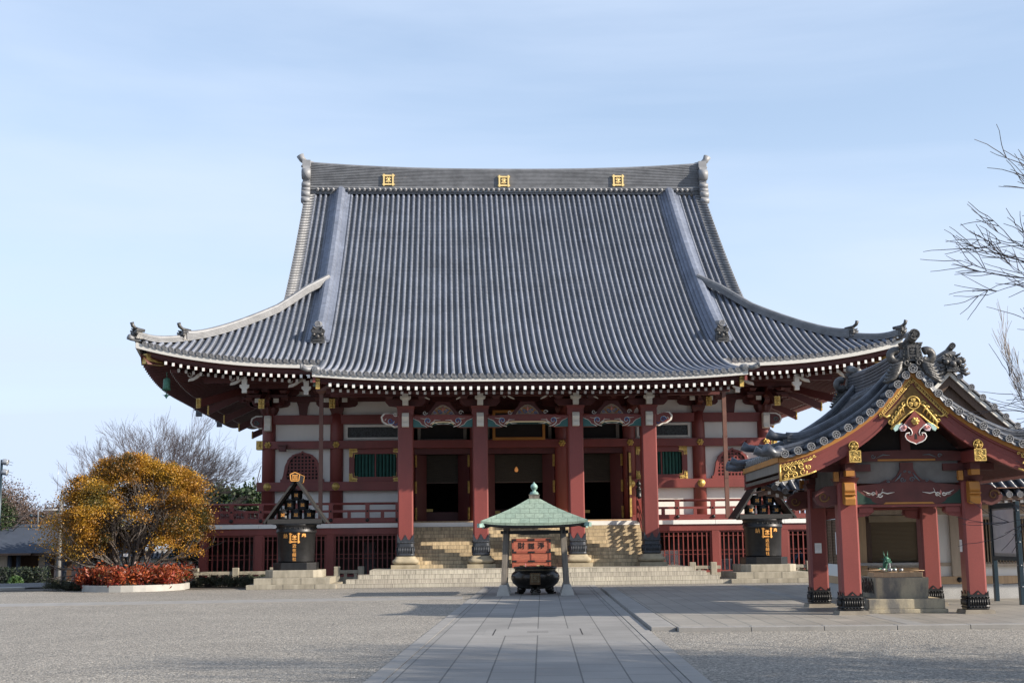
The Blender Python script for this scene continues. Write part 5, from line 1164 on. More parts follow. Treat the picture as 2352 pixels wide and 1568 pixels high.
# painted beams
def pav_beam(y, s_):
    x1 = PX-.21; b = MB(); top = [(x, 2.78-Z0+.10*math.cos(x/x1*1.4)) for x in np.linspace(x1, -x1, 14)]
    b.prism([(-x1,2.40-Z0),(x1,2.40-Z0)]+top, 'y', y-.12, y+.12); bo = lp_(b, 'painted_beam', sred); yf = y+s_*.12
    MB().box(-x1,x1,y-.14,y+.14,2.345-Z0,2.395-Z0).build('beam_lip', red, bo)
    g, w, o_, r_ = MB(), MB(), MB(), MB()
    for sx in (-1,1):
        f_ = lambda a, z: (sx*(x1-a), z-Z0)
        g.prism([f_(0,2.72),f_(.1,2.64),f_(.2,2.57),f_(.3,2.53),f_(.34,2.46),f_(.44,2.41),f_(0,2.41)], 'y', yf-.006, yf+.006)
        spiral(w, f_(.50,2.60), .055, 1.1, sx, .016, 0, yf+s_*.006); spiral(w, f_(.36,2.62), .05, 1.1, -sx, .014, 0, yf+s_*.006)
        for pts in ([(.43,2.55),(.56,2.66),(.66,2.63),(.82,2.66)],[(.40,2.62),(.25,2.64),(.14,2.70)],[(.55,2.68),(.58,2.74)],[(.3,2.6),(.2,2.62)]): w.tube([(f_(*p)[0],yf+s_*.006,f_(*p)[1]) for p in pts], [.006]+[.015]*(len(pts)-2)+[.004], 5)
        r_.tube([(f_(.43,2.6)[0],yf+s_*.008,2.6-Z0),(f_(.43,2.6)[0],yf+s_*.01,2.66-Z0),(f_(.43,2.6)[0],yf+s_*.008,2.71-Z0)], [.01,.026,.004], 6)
    o_.prism([(-.55,2.405-Z0),(.55,2.405-Z0),(.5,2.445-Z0),(-.5,2.445-Z0)], 'y', yf-.012, yf+.012)
    g.build('green_beam_end', dgreen, bo); w.build('white_scroll', wcarve, bo); o_.build('ochre_edge', ochre, bo); r_.build('pink_bud', pinkp, bo)
    lp_(MB().box(-x1,x1,y-.03,y+.03,2.86-Z0,3.36-Z0), 'gable_panel', M('shaded_plaster', (.155,.15,.142), .85, var=.2, vs=2) if 'shaded_plaster' not in bpy.data.materials else bpy.data.materials['shaded_plaster'])  # panel plaster darkened in its colour for the shade beneath the roof
    k = MB(); ol = [(-.60,2.86),(-.45,2.93),(-.33,2.92),(-.22,3.02),(-.14,3.16),(-.14,3.3),(.14,3.3),(.14,3.16),(.22,3.02),(.33,2.92),(.45,2.93),(.60,2.86)]; k.prism([(x,z-Z0) for x, z in ol], 'y', y-.09, y+.09); ko = lp_(k, 'carved_strut', sred)
    q = MB()
    for sx in (-1,1):
        spiral(q, (sx*.10,2.93-Z0), .06, 1.3, sx, .012, 0, y+s_*.095); spiral(q, (sx*.05,3.10-Z0), .03, 1.2, -sx, .01, 0, y+s_*.095); q.tube([(sx*.12,y+s_*.095,3.08-Z0),(sx*.18,y+s_*.1,2.98-Z0),(sx*.27,y+s_*.095,2.89-Z0)], [.006,.02,.006], 5); spiral(q, (sx*.42,2.9-Z0), .035, 1.2, sx, .01, 0, y+s_*.095)
    q.build('painted_scroll', M('dim_blue_paint', (.12,.16,.18), .7) if 'dim_blue_paint' not in bpy.data.materials else bpy.data.materials['dim_blue_paint'], ko)
    b = MB(); top = [(x, 3.52-Z0+.05*math.cos(x*1.2)) for x in np.linspace(1.3, -1.3, 9)]; b.prism([(-1.3,3.33-Z0),(1.3,3.33-Z0)]+top, 'y', y-.1, y+.1); ub = lp_(b, 'upper_beam', sred)
    q = MB()
    for sx in (-1,1): spiral(q, (sx*.72,3.44-Z0), .05, 1.1, sx, .012, 0, y+s_*.105); q.tube([(sx*.66,y+s_*.105,3.40-Z0),(sx*.5,y+s_*.105,3.47-Z0),(sx*.35,y+s_*.105,3.46-Z0)], [.004,.014,.004], 5)
    q.build('painted_scroll', bpy.data.materials['dim_blue_paint'], ub); q = MB().box(-.62,.62,y+s_*.10-.01,y+s_*.10+.01,3.335-Z0,3.375-Z0); q.build('ochre_edge', ochre, ub)
    lp_(MB().prism([(-1.15,3.56-Z0),(1.15,3.56-Z0),(.6,4.1-Z0),(.1,4.75-Z0),(-.1,4.75-Z0),(-.6,4.1-Z0)], 'y', y-.02, y+.02), 'gable_backing', dark)
    lp_(MB().box(-.10,.10,y-.1,y+.1,3.56-Z0,4.7-Z0), 'king_post', dred)
pav_beam(-PYL, -1); pav_beam(PYL, 1)
for sx in (-1,1):
    lp_(MB().box(sx*PX-.11,sx*PX+.11,-PYL+.21,PYL-.21,2.40-Z0,2.80-Z0), 'side_beam', sred); lp_(MB().box(sx*PX-.03,sx*PX+.03,-PYL+.21,PYL-.21,2.80-Z0,3.27-Z0), 'side_panel', bpy.data.materials['shaded_plaster'])
b = MB()
for x in np.arange(-1.15,1.2,.12): b.box(x-.02,x+.02,-PYL,PYL,3.60-Z0,3.63-Z0)
lp_(b, 'ceiling_slats', dred)
def plocal(x, y, z=0):
    return (6.68+x*math.cos(PR)-y*math.sin(PR), 30.29+x*math.sin(PR)+y*math.cos(PR), z)
# notices on the posts
for (x, y, z, w, h, rz, lab) in ((-PX-.02,PYL-.215,1.42,.16,.235,0,'white printed notice on the rear left post of the water pavilion'),(PX-.216,-PYL+.05,1.46,.16,.26,-math.pi/2,'narrow pale notice on the side of the front right post of the pavilion')):
    b = MB().box(-w/2,w/2,-.006,0,-h/2,h/2); q = MB()
    n_ = tag(b.build('notice', paper), lab, 'notice'); n_.location = plocal(x,y,z+.04); n_.rotation_euler = (0,0,PR+rz)
    for k in range(6): q.box(-w*.38+k*w*.14,-w*.36+k*w*.14,-.0075,-.006,-h*.3+.02*(k%3),h*.36)
    q.build('notice_lines', M('faint_ink', (.35,.35,.36), .8) if 'faint_ink' not in bpy.data.materials else bpy.data.materials['faint_ink'], n_)
# ------------------------------------------------------------------ basin, spout, ladles
bs = thing('stone_basin', 'stained grey stone water basin on a stone plinth under the pavilion', 'basin', plocal(-.06,-.35,.075), PR)
MB().box(-.87,.85,-1.16,1.2,0,.09).build('plinth', wetstone, bs, None, .012); 
b = MB().box(-.84,.80,-1.12,1.15,.09,.30); b.build('plinth_kerb', wetstone, bs, None, .012)
b = MB().taper((-.02,.1,.29), (1.10,1.86), (1.14,1.92), .46); b.build('trough', wetstone, bs, None, .012)
MB().box(-.5,.46,-.72,.95,.751,.757).build('water', M('basin_water', (.02,.025,.025), .06, spec=.8), bs)
q = text_mb('心洗水向', .30, .012); q.xf(lambda v: np.stack([v[:,1], -v[:,0]*.9, v[:,2]*1.15], 1)); q.xf(lambda v: v+np.array((-.60,-.05,.535))); q.build('carved_letters', black, bs)
rk = thing('ladle_rack', 'pale wooden ladle rack laid across the stone basin', 'rack', plocal(-.12,-.75,.835), PR)
b = MB(); b.box(-.53,.53,-.30,-.27,0,.10); b.box(-.53,.53,.27,.30,0,.10); b.box(-.53,-.50,-.27,.27,.0,.10); b.box(.50,.53,-.27,.27,0,.10); b.build('frame', bwood, rk)
b = MB(); 
for x in (-.25,.2): b.tube([(x,-.45,.115),(x,.4,.115)], .012, 6)
b.build('cross_bar', bwood, rk)
for i, (x, y, rz, lab) in enumerate(((-.36,-.1,.15,'front left'),(-.30,.06,.1,'middle left'),(-.42,.22,.05,'rear left'),(.25,.05,math.pi-.1,'middle right'),(.36,-.08,math.pi-.14,'front right'),(.16,.22,math.pi,'rear right'))):
    l = thing('ladle', 'metal ladle with wooden handle, %s one on the basin rack' % lab, 'ladle', plocal(-.12+x,-.75+y,.965), PR+rz, 'ladles on the basin rack')
    MB().tube([(-.26,0,-.0),(.2,0,.02)], .008, 6).build('handle', bwood, l); MB().lathe([(.036,-.02),(.04,-.02),(.04,.045),(.036,.045),(.034,-.01)], (.23,0,.0), 14).build('cup', steel, l)
d = thing('dragon_spout', 'green bronze dragon water spout rising behind the basin', 'spout', plocal(-.08,.1,.82), PR)
b = MB(); b.tube([(0,.15,-.1),(-.01,.12,.05),(-.02,.1,.18),(-.02,.04,.30),(.0,-.02,.36)], [.055,.05,.05,.055,.05], 9); b.bx((.02,-.06,.36), (.09,.14,.07)); b.bx((.03,-.1,.31), (.07,.12,.03)); b.sphere((0,-.0,.38), .065, 8, 6)
for sx in (-1,1):
    b.tube([(sx*.03,.02,.42),(sx*.04,.05,.50),(sx*.05,.06,.57)], [.016,.013,.003], 5); b.tube([(sx*.05,.03,.37),(sx*.10,.08,.40)], [.02,.004], 5); b.tube([(sx*.04,.1,.17),(sx*.14,.06,.165),(sx*.19,.0,.16)], [.025,.022,.03], 6)
    b.tube([(sx*.04,-.1,.36),(sx*.07,-.14,.33),(sx*.08,-.12,.28)], [.012,.008,.003], 5)
b.build('body', bellm, d)
MB().tube([(.03,-.17,.30),(.03,-.175,.16),(.03,-.175,-.03)], [.006,.007,.009], 6).build('water_jet', M('falling_water', (.75,.78,.8), .1, spec=.9), d)

# ================================================================== INCENSE BURNER AND ITS SHELTER
BC = (-.545, 43.65, 0.02)
sh = thing('burner_shelter', 'four-post wooden shelter with a green copper pyramid roof over the incense burner', 'shelter', BC, PA)
def ar(h, w, z, e=0.): return
rw = 1.68; n = 10; fq = FQ(); prof = [(1.0,2.245),(.86,2.36),(.7,2.49),(.5,2.67),(.3,2.86),(.105,3.05)]
for k in range(4):
    m = np.array(Matrix.Rotation(k*math.pi/2,3,'Z')); rows = []
    for i in range(len(prof)-1):
        (r0_, z0_), (r1_, z1_) = prof[i], prof[i+1]
        for t in np.linspace(0,1,4)[:-1 if i < len(prof)-2 else None]:
            r_ = r0_+(r1_-r0_)*t; z_ = z0_+(z1_-z0_)*t
            rows.append([np.array((r_*rw*u, -r_*rw, z_+.085*abs(u)**3*max(0,(r_-.4)/.6)))@m.T for u in np.linspace(-1,1,13)])
    A = []
    for i, row in enumerate(rows): A.append(row); A.append([p+np.array((0,0,.0)) for p in row]) if False else None
    fq.grid(np.array(A))
    e0 = np.array(rows[0]); fq.grid(np.array([e0-np.array((0,0,.075)), e0]))
ro = fq.build('roof', copper, sh)
b = MB(); 
for k in range(4):
    m = np.array(Matrix.Rotation(k*math.pi/2,3,'Z')); q = MB(); q.add([(-1.62,-1.62,2.245),(1.62,-1.62,2.245),(1.0,-1.0,2.2),(-1.0,-1.0,2.2)], [(0,1,2,3)]); 
    A = np.array([[(x,-1.64,2.17+.085*abs(x/1.64)**3+o_[1]) if o_[0]==0 else (x,-1.58,2.17+.085*abs(x/1.64)**3+o_[1]) for o_ in ((0,0),(0,-.06),(1,-.06),(1,0))] for x in np.linspace(-1.64,1.64,9)]); q.grid(A, 0, False, True); b.merge(q, lambda v: v@m.T)
    q = MB().bar((0,0,2.5), (1.74,-1.74,2.19), .10, .11); b.merge(q, lambda v: v@m.T)
b.build('eave_frame', blackw, ro)
b = MB()
for k in range(4):
    m = np.array(Matrix.Rotation(k*math.pi/2,3,'Z')); b.merge(MB().bar((1.60,-1.60,2.205), (1.75,-1.75,2.18), .115, .125), lambda v: v@m.T)
b.build('copper_rafter_cap', verd, ro)
b = MB().box(-.165,.165,-.165,.165,3.0,3.16); b.box(-.18,.18,-.18,.18,3.16,3.18); bo_ = b.build('finial_box', owood, ro)
MB().lathe([(.15,3.18),(.145,3.22),(.11,3.27),(.06,3.29),(.055,3.33),(.09,3.36),(.115,3.42),(.11,3.47),(.07,3.52),(.02,3.56),(.004,3.60)], (0,0,0), 18).build('finial', verd, ro)
for sx in (-1,1):
    for sy in (-1,1):
        b = MB(); b.add([(sx*1.0+q[0]*.085, sy*1.0+q[1]*.085, .28) for q in ((-1,-1),(1,-1),(1,1),(-1,1))]+[(sx*.90+q[0]*.08, sy*.92+q[1]*.08, 2.2) for q in ((-1,-1),(1,-1),(1,1),(-1,1))], [(0,3,2,1),(4,5,6,7),(0,1,5,4),(1,2,6,5),(2,3,7,6),(3,0,4,7)]); p_ = b.build('post', owood, sh, None, .008)
        MB().taper((sx*1.01,sy*1.01,-.02), (.44,.44), (.22,.22), .35).build('stone_foot', concrete, p_, None, .008)
b = MB()
for s_ in (-1,1):
    b.box(-1.08,1.08,s_*.93-.045,s_*.93+.045,1.92,2.02); b.box(-.46,.46,s_*.93-.04,s_*.93+.04,1.895,1.92); b.box(s_*.93-.045,s_*.93+.045,-1.08,1.08,1.921,2.019)
b.build('tie_beam', blackw, sh)
bn = thing('incense_burner', 'large round dark bronze incense burner on three lion-mask feet', 'incense burner', BC, PA)
b = MB().lathe([(.05,.16),(.35,.17),(.58,.23),(.72,.34),(.785,.48),(.785,.58),(.74,.67),(.67,.725),(.655,.74),(.655,.80),(.70,.805),(.705,.86),(.69,.875),(.63,.87),(.62,.80),(.3,.78),(.01,.78)], (0,0,0), 44); bw = b.build('bowl', bronze, bn)
MB().lathe([(.657,.745),(.667,.75),(.667,.795),(.657,.80)], (0,0,0), 40).build('relief_band', bronze2, bw)
def wrap(b, rad, z=0):
    def f(v):
        a = v[:,0]/rad; r_ = rad-v[:,1]; return np.stack([r_*np.sin(a), -r_*np.cos(a), v[:,2]], 1)
    return b.xf(f)
b = MB()
for x in np.linspace(-.14,.14,7): b.bx((x,.0,.5), (.05,.03,.36))
wrap(b, .787); b.build('crest_plate', M('brown_bronze', (.075,.045,.022), .35, .7, var=.3, vs=4), bw); q = crest_mb(.27,.02); q.v = [np.concatenate(q.v)+np.array((0,-.02,.52))]; wrap(q, .795); q.build('crest_relief', bronze2, bw)
for k in range(3):
    a = -math.pi/2+k*2*math.pi/3; m = np.array(Matrix.Rotation(a+math.pi/2,3,'Z')); q = MB()
    q.sphere((0,-.50,.15), .15, 12, 8, 0, (1,.8,.9)); q.tube([(0,-.50,.2),(0,-.56,.08),(0,-.58,.0)], [.11,.10,.13], 10); q.bx((0,-.62,.03), (.26,.16,.06))
    for sx in (-1,1): q.sphere((sx*.06,-.62,.17), .035, 7, 5); q.sphere((sx*.12,-.56,.10), .06, 7, 5); spiral(q, (sx*.11,.22), .05, 1.2, sx, .018, 0, -.58)
    q.sphere((0,-.64,.12), .05, 8, 5); q.bx((0,-.63,.075), (.12,.06,.025)); q.merge
    q.xf(lambda v: v@m.T); q.build('lion_foot', bronze, bn)
tag(MB().tube([(-.33,-.32,.78),(-.33,-.36,.98)], .008, 6).build('incense_stick', M('pink_incense', (.75,.2,.3), .7), None), 'pink incense stick standing in the bronze burner', 'incense').location = BC
# offering box
ob = thing('offering_box', 'worn vermilion offering chest with black iron corners below the hall stairs', 'offering box', (.06,54.75,.64))
MB().box(-.77,.77,0,.8,.10,1.16).build('chest', M('chest_panel', (.29,.082,.045), .6, var=.2, vs=4, stretch=(1,1,5), fine=.12, fs=30), ob, None, .006)
b = MB(); b.box(-.79,.79,-.03,.0,1.07,1.17); b.box(-.79,.79,-.03,.0,.58,.67); b.box(-.79,-.70,-.025,.0,.10,1.07); b.box(.70,.79,-.025,.0,.10,1.07); b.box(-.79,.79,-.03,0,.22,.31); b.box(-.035,.035,-.02,0,.31,.58); b.box(-.79,-.5,-.03,.1,0,.10); b.box(.5,.79,-.03,.1,0,.10); b.box(-.2,.2,-.03,.1,0,.10); b.build('frame', vermil, ob, None, .006)
b = MB()
for z in (1.125,.625,.265):
    for x, w in ((-.70,.18),(0,.27),(.70,.18)): b.box(x-w/2,x+w/2,-.045,-.028,z-.034,z+.034)
for x in (-.755,.755):
    for z in (1.06,.70): b.box(x-.036,x+.036,-.042,-.024,z-.05,z+.05)
b.build('iron_fitting', black, ob)
for ch, x in (('財',-.40),('淨',.40)):
    q = text_mb(ch, .29, .012); q.xf(lambda v: v+np.array((x,-.008,.865))); q.build('black_letter', black, ob)
q = crest_mb(.23,.02); q.v = [np.concatenate(q.v)+np.array((.01,-.002,.87))]; q.build('black_crest', black, ob)

# ================================================================== BUCKET-TOPPED WATER TANKS
bk = MB().lathe([(.205,0),(.215,.03),(.225,.035),(.225,.065),(.217,.07),(.225,.22),(.236,.225),(.236,.255),(.228,.26),(.24,.36),(.225,.36),(.215,.28),(.01,.27)], (0,0,0), 20)
bkm = bk.mesh('bucket_tub'); bkm.materials.append(black)
q = MB().prism([(-.03,.30),(.03,.30),(.03,.50),(-.03,.50)], 'y', -.02, .02); q.xf(lambda v: v+np.array((-.1,.21,0))); q.merge(MB().prism([(-.03,.30),(.03,.30),(.03,.48),(-.03,.48)], 'y', -.02, .02).xf(lambda v: v+np.array((.02,-.2,-.06)))); lugm = q.mesh('bucket_lug'); lugm.materials.append(black)
cr = crest_mb(.135,.012); cr.v = [np.concatenate(cr.v)+np.array((0,0,.17))]; wrap(cr, .226); crm = cr.mesh('bucket_crest'); crm.materials.append(goldflat)
pl_ = MB().add([(-.36,-.02,.36),(.36,-.02,.36),(.36,.02,.36)], [(0,1,2)])
def bucket(side, pos, loc):
    t = thing('bucket', 'black crested bucket, %s of the stack on the %s tank' % (pos, side), 'bucket', loc, 0, 'crested buckets stacked on the water tanks')
    link('tub', bkm, t); link('lug', lugm, t); link('gilt_crest', crm, t)
def tank_set(cx, cy, side, zs):
    st_ = thing('stone_podium', 'stepped stone plinth under the %s black water tank' % side, 'plinth', (cx,cy,0))
    MB().box(-1.70,1.70,-1.72,1.7,0,.17).build('lower_step', stonep, st_, None, .012); MB().box(-1.45,1.45,-1.45,1.45,.17,.41).build('middle_step', stonep, st_, None, .012)
    c_ = .32; w = 1.10; MB().prism([(-w+c_,-w),(w-c_,-w),(w,-w+c_),(w,w-c_),(w-c_,w),(-w+c_,w),(-w,w-c_),(-w,-w+c_)], 'z', .41, .70).build('upper_step', stonep, st_, None, .02)
    j = MB(); 
    for x in (-.75,.35): j.box(x-.006,x+.006,-1.4545,-1.44,.17,.41)
    for x in (-.3,.9): j.box(x-.006,x+.006,-1.7245,-1.7,.0,.17)
    j.build('stone_joint', dark, st_)
    tk = thing('water_tank', 'tall black iron water tank with gold lettering, the %s one flanking the steps' % side, 'water tank', (cx,cy,.70))
    w, c_ = .84, .34; MB().prism([(-w+c_,-w),(w-c_,-w),(w,-w+c_),(w,w-c_),(w-c_,w),(-w+c_,w),(-w,w-c_),(-w,-w+c_)], 'z', 0, .28).build('pedestal', black, tk, None, .01)
    bd = MB().lathe([(.70,.28),(.705,.35),(.745,1.40),(.765,1.42),(.79,1.44),(.79,1.50),(.775,1.52),(.78,1.70),(.80,1.72),(.80,1.76),(.70,1.76)], (0,0,0), 40).build('tank_body', black, tk)
    rel = MB()
    for k in range(26):
        a = 2*math.pi*k/26; p = (.785*math.sin(a), -.785*math.cos(a), 1.61); rel.sphere(p, .018, 6, 4, 0, (2,2,1.8)); rel.sphere((.775*math.sin(a+.1),-.775*math.cos(a+.1),1.58+.06*(k%2)), .02, 6, 4)
    rel.build('relief_band', black, bd)
    def onT(b, z): b.v = [np.concatenate(b.v)+np.array((0,0,z))]; return wrap(b, .705+(z-.28)*.0357+.004)
    onT(crest_mb(.42,.025,0,0), 1.24).build('gilt_crest', goldflat, bd)
    for ch, x, z in (('奉',.37,1.30),('納',-.37,1.30)):
        q = text_mb(ch, .195, .015); q.xf(lambda v: v+np.array((x,0,0))); onT(q, z).build('gilt_letter', goldflat, bd)
    for k, ch in enumerate('近在結社'): onT(text_mb(ch, .155, .015), .92-.17*k).build('gilt_letter', goldflat, bd)
    cn = thing('tank_canopy', 'black peaked canopy frame with crest plaque above the %s tank' % side, 'canopy', (cx,cy,2.46))
    MB().box(-1.06,1.06,-.72,-.48,.03,.20).box(-1.06,1.06,.48,.72,.03,.20).build('cross_beam', blackw, cn); MB().box(-.9,.9,-.7,.7,.0,.03).build('lid', black, cn)
    for sx in (-1,1):
        b = MB()
        for y in (-.68,.68): b.bar((sx*.03,y,1.70), (sx*1.19,y,.06), .06, .075)
        b.build('roof_rafter', blackw, cn)
        b = MB(); A = np.array([[(sx*(.0+1.25*t), y, 1.74-1.70*t) for y in (-.66,.66)]+[(sx*(.0+1.25*t), y, 1.765-1.70*t) for y in (.66,-.66)] for t in np.linspace(0,1,5)]); b.grid(A, 0, False, True); b.add(A[-1], [(0,1,2,3)]); b.build('roof_slope', blackw, cn)
    for sy in (-1,1):
        pg = MB().prism([(-.15,1.68),(.15,1.68),(.185,1.93),(0,2.01),(-.185,1.93)], 'y', -.05, .05); pg.xf(lambda v: v+np.array((0,sy*.78,0))); po_ = pg.build('crest_plaque', blackw, cn)
        fr_ = MB(); pp = [(-.15,1.68),(.15,1.68),(.185,1.93),(0,2.01),(-.185,1.93),(-.15,1.68)]
        for a, c in zip(pp[:-1], pp[1:]): fr_.bar((a[0],sy*.84,a[1]), (c[0],sy*.84,c[1]), .04, .035)
        fr_.build('plaque_frame', goldflat, po_)
        q = crest_mb(.21,.02); q.v = [np.concatenate(q.v)*np.array((1,sy*-1,1))+np.array((0,sy*.835,1.82))]; q.build('gilt_crest', goldflat, po_)
    for k in zs:
        n_, z = 3-k, 2.66+.385*k
        for i in range(n_):
            x = (i-(n_-1)/2)*.515; bucket(side, (('left','middle','right') if k == 0 else ('left','right') if k == 1 else ('topmost',))[i]+('' if k == 2 else ' in the bottom row' if k == 0 else ' in the second row'), (cx+x, cy-.12, z))
    for z, w in ((3.035,.60),(3.42,.36)): MB().box(-w,w,-.35,.1,z-2.46-.012,z-2.46+.006).build('shelf', blackw, cn)
tank_set(-9.30, 53.5, 'left', (0,1,2)); tank_set(9.30, 53.5, 'right', (0,1,2))
# ================================================================== OFFICE BUILDING (right)
OC = (6.55, 35.35, 0)
of = thing('office_building', 'white walled timber building with shuttered counter behind the water pavilion', 'building', OC, PR)
OL = 11.0
MB().box(.6,OL,0,2.6,0,.46).box(2.9,OL,2.6,10,0,.46).build('stone_foundation', granite, of, None, .01)
MB().box(.58,OL,-.03,2.62,.46,.66).box(2.88,OL,2.62,10,.46,.66).build('sill_beam', bwood, of, None, .008)
b = MB(); b.box(2.62,OL,.06,.2,.66,2.75); b.box(.62,2.62,.06,.2,2.22,2.75); b.box(.62,.95,.06,.2,.66,2.22); b.box(.62,.72,.2,2.6,2.2,2.75); b.box(.62,.72,.2,2.6,.66,.98); b.box(.62,.72,.2,.4,.98,2.2); b.box(.62,2.9,2.5,2.6,.66,2.75); b.box(2.9,3.0,2.6,10,.66,4.6); b.box(OL-.1,OL,.2,10,.66,2.75); b.box(3.0,OL,9.9,10,.66,4.6); b.box(1.15,2.62,.12,.2,.66,1.0); b.build('plaster_wall', plaster, of)
b = MB(); b.box(.6,OL,-.02,.22,2.28,2.42); b.build('wall_plate', gwood, of, None, .006); MB().box(.55,OL+.1,-.05,.25,2.42,2.52).build('tie_beam', bwood, of)
for u, w, m in ((.6,.16,dwood),(.86,.30,bwood),(3.38,.34,gwood),(6.1,.3,gwood),(8.8,.3,gwood)):
    MB().box(u,u+w,-.035,.2,.661,2.28).build('timber_post', m, of, None, .008)
for u0, u1 in ((2.62,3.38),(3.72,6.1),(6.4,8.8)):
    MB().box(u0,u1,.02,.19,.93,1.02).build('wall_rail', gwood, of)
b = MB()
for u in (3.55,7.0): b.sphere((u,-.05,.57), .07, 12, 8, 0, (1,.6,1))
b.build('nail_cap', black, of)
# roller shutter and counter
MB().box(1.17,1.30,-.0,.15,1.04,2.24).box(2.50,2.64,-.0,.15,1.04,2.24).build('shutter_guide', dwood, of)
b = MB()
for k in range(30): b.prism([(0+.03,1.07+.034*k),(-.004+.03,1.085+.034*k),(.012,1.095+.034*k),(.03,1.104+.034*k),(.06,1.104+.034*k),(.06,1.07+.034*k)], 'x', 1.30, 2.50)
b.build('roller_shutter', shutter, of); MB().box(1.25,2.55,-.05,.12,2.09,2.27).build('shutter_box', M('shutter_box_brown', (.26,.205,.13), .5), of, None, .01)
MB().box(.80,2.66,-.30,.14,.965,1.035).build('stone_counter', granite, of, None, .008)
MB().box(1.2,2.6,.02,.1,.66,.90).build('counter_panel', bwood, of)
# lattice screens
b = MB().box(.66,.70,.4,2.5,.98,2.2); lt = b.build('sliding_screen', dwood, of); q = MB()
for k in range(28): q.box(.64,.66,.4,2.5,1.01+.042*k,1.025+.042*k)
for v in (.4,1.1,1.75,2.45): q.box(.62,.639,v,v+.06,.98,2.2)
q.build('screen_slats', M('screen_slat', (.12,.085,.055), .35), lt); MB().box(.60,.615,1.0,1.16,1.25,1.85).build('paper_strip', paper, lt)
for u0, u1 in ((4.15,5.35),(6.7,8.5)):
    wn = MB().box(u0,u1,.03,.06,.98,2.14).build('lattice_window', dark, of); q = MB(); n = int((u1-u0)/.075)
    for k in range(n): q.box(u0+(k+.25)*(u1-u0)/n,u0+(k+.62)*(u1-u0)/n,-.01,.03,.98,2.14)
    q.build('window_lattice', M('lattice_timber', (.23,.165,.10), .6) if 'lattice_timber' not in bpy.data.materials else bpy.data.materials['lattice_timber'], wn)
    q = MB(); q.box(u0-.07,u1+.07,-.03,.07,2.14,2.2); q.box(u0-.1,u1+.1,-.05,.07,.90,.98); q.box(u0-.07,u0,-.02,.07,.98,2.14); q.box(u1,u1+.07,-.02,.07,.98,2.14); q.build('window_frame', gwood, wn)
# roof: upper gable with tiled verge, lower skirt
def oz(u): d = np.abs(u-3.62); return 6.15-1.02*d+.052*d**2
rl, pn, te = FQ(), FQ(), MB()
ca = lambda u: .38*np.clip((-.2-u)/1.6, 0, 1.2)**2
for sx in (-1,1):
    for v in np.arange(.15, 10.5, .27):
        a = np.linspace((3.3 if v < 2.4 else 1.5) if sx < 0 else 7.2, .15, 16); pt = np.stack([3.62+sx*a, np.full(16,v), oz(3.62+sx*a)+.02], 1); roll(rl, pt, (0,1,0), .075); disc(te, (3.62+sx*(a[0]+.01),v,float(oz(3.62+sx*a[0]))+.04), (sx,0,-.2), .08)
    A = np.array([[(3.62+sx*a, v, float(oz(3.62+sx*a))) for v in ((-.05, 2.4) if sx < 0 else (-.05,10.5))] for a in np.linspace(3.3 if sx < 0 else 7.2, 0, 16)]); pn.grid(A)
    if sx < 0: pn.grid(np.array([[(3.62-a, v, float(oz(3.62-a))) for v in (2.4,10.5)] for a in np.linspace(1.5,0,8)]))
    for a in np.arange(.25, 3.9, .29):
        z = float(oz(3.62+sx*a))+.03; pt = np.array([(3.62+sx*a,-.10,z),(3.62+sx*a,.2,z),(3.62+sx*a,.5,z)]); roll(rl, pt, (.75,0,-.66*sx), .08); disc(te, (3.62+sx*a,-.1,z+.02), (0,-1,0), .085)
for u in np.arange(-1.75, 11.5, .27):
    y1 = .35 if u > -.2 else .35-(-.2-u)*1.2
    if y1 < -1.4: continue
    v = np.linspace(-1.6, y1, 8); pt = np.stack([np.full(8,u), v, 2.72+float(ca(u))*np.clip(1-(v+1.6)/2,0,1)+(v+1.6)*.42+.05*(v+1.6)**2], 1); roll(rl, pt, (1,0,0), .075); disc(te, (u,-1.61,2.74+float(ca(u))), (0,-1,-.1), .08)
A = np.array([[(max(u,-1.85), v, 2.70+float(ca(u))*max(0,1-(v+1.6)/2)+(v+1.6)*.42+.05*(v+1.6)**2) for v in np.linspace(-1.6, .4, 6)] for u in np.linspace(-1.85, 11.5, 30)]); pn.grid(A)
ro = pn.build('roof', oldtile, of); rl.build('cover_tiles', oldtile, ro, None, True); te.build('tile_ends', tend, ro)
f = FQ(); v = np.linspace(-.1, 10.4, 14); sweep(f, np.stack([np.full(14,3.62), v, 6.10+.12*(np.abs(v-4.5)/4.6)**2], 1), (1,0,0), layered(.4,.42,6,.1))
for sx in (-1,1):
    a = np.linspace(3.9, .15, 16)
    for v0, w, h, n_ in ((.35,.17,.12,2),(.75,.22,.24,4)): sweep(f, np.stack([3.62+sx*a, np.full(16,v0), oz(3.62+sx*a)+.05], 1), (0,1,0), layered(w,h,n_,.08))
t = np.linspace(0, 1, 10); sweep(f, np.stack([-1.8+1.7*t, -1.55+1.75*t, 3.12-.25*np.sin(math.pi*np.minimum(t*1.2,1))*.8+.55*t**2], 1), (.707,-.707,0), layered(.24,.22,4,.08)); f.build('layered_ridges', ridgem, ro)
b = oni_mb(.36,.46); 
for sx in (-1,1):
    for k in range(3): b.tube([(sx*.16,-.03,.2-.08*k),(sx*(.3+.03*k),-.05,.12-.10*k),(sx*(.36+.05*k),-.05,.2-.12*k)], [.05,.06,.03], 6)
    b.sphere((sx*.3,0,.3), .09, 8, 5)
b.tube([(0,.4,.58),(0,-.15,.68)], [.075,.085], 10); disc(b, (0,-.17,.685), (0,-1,.1), .085)
o = b.build('ridge_end_tile', oni, ro); o.location = (3.66,-.12,6.08)
b = MB()
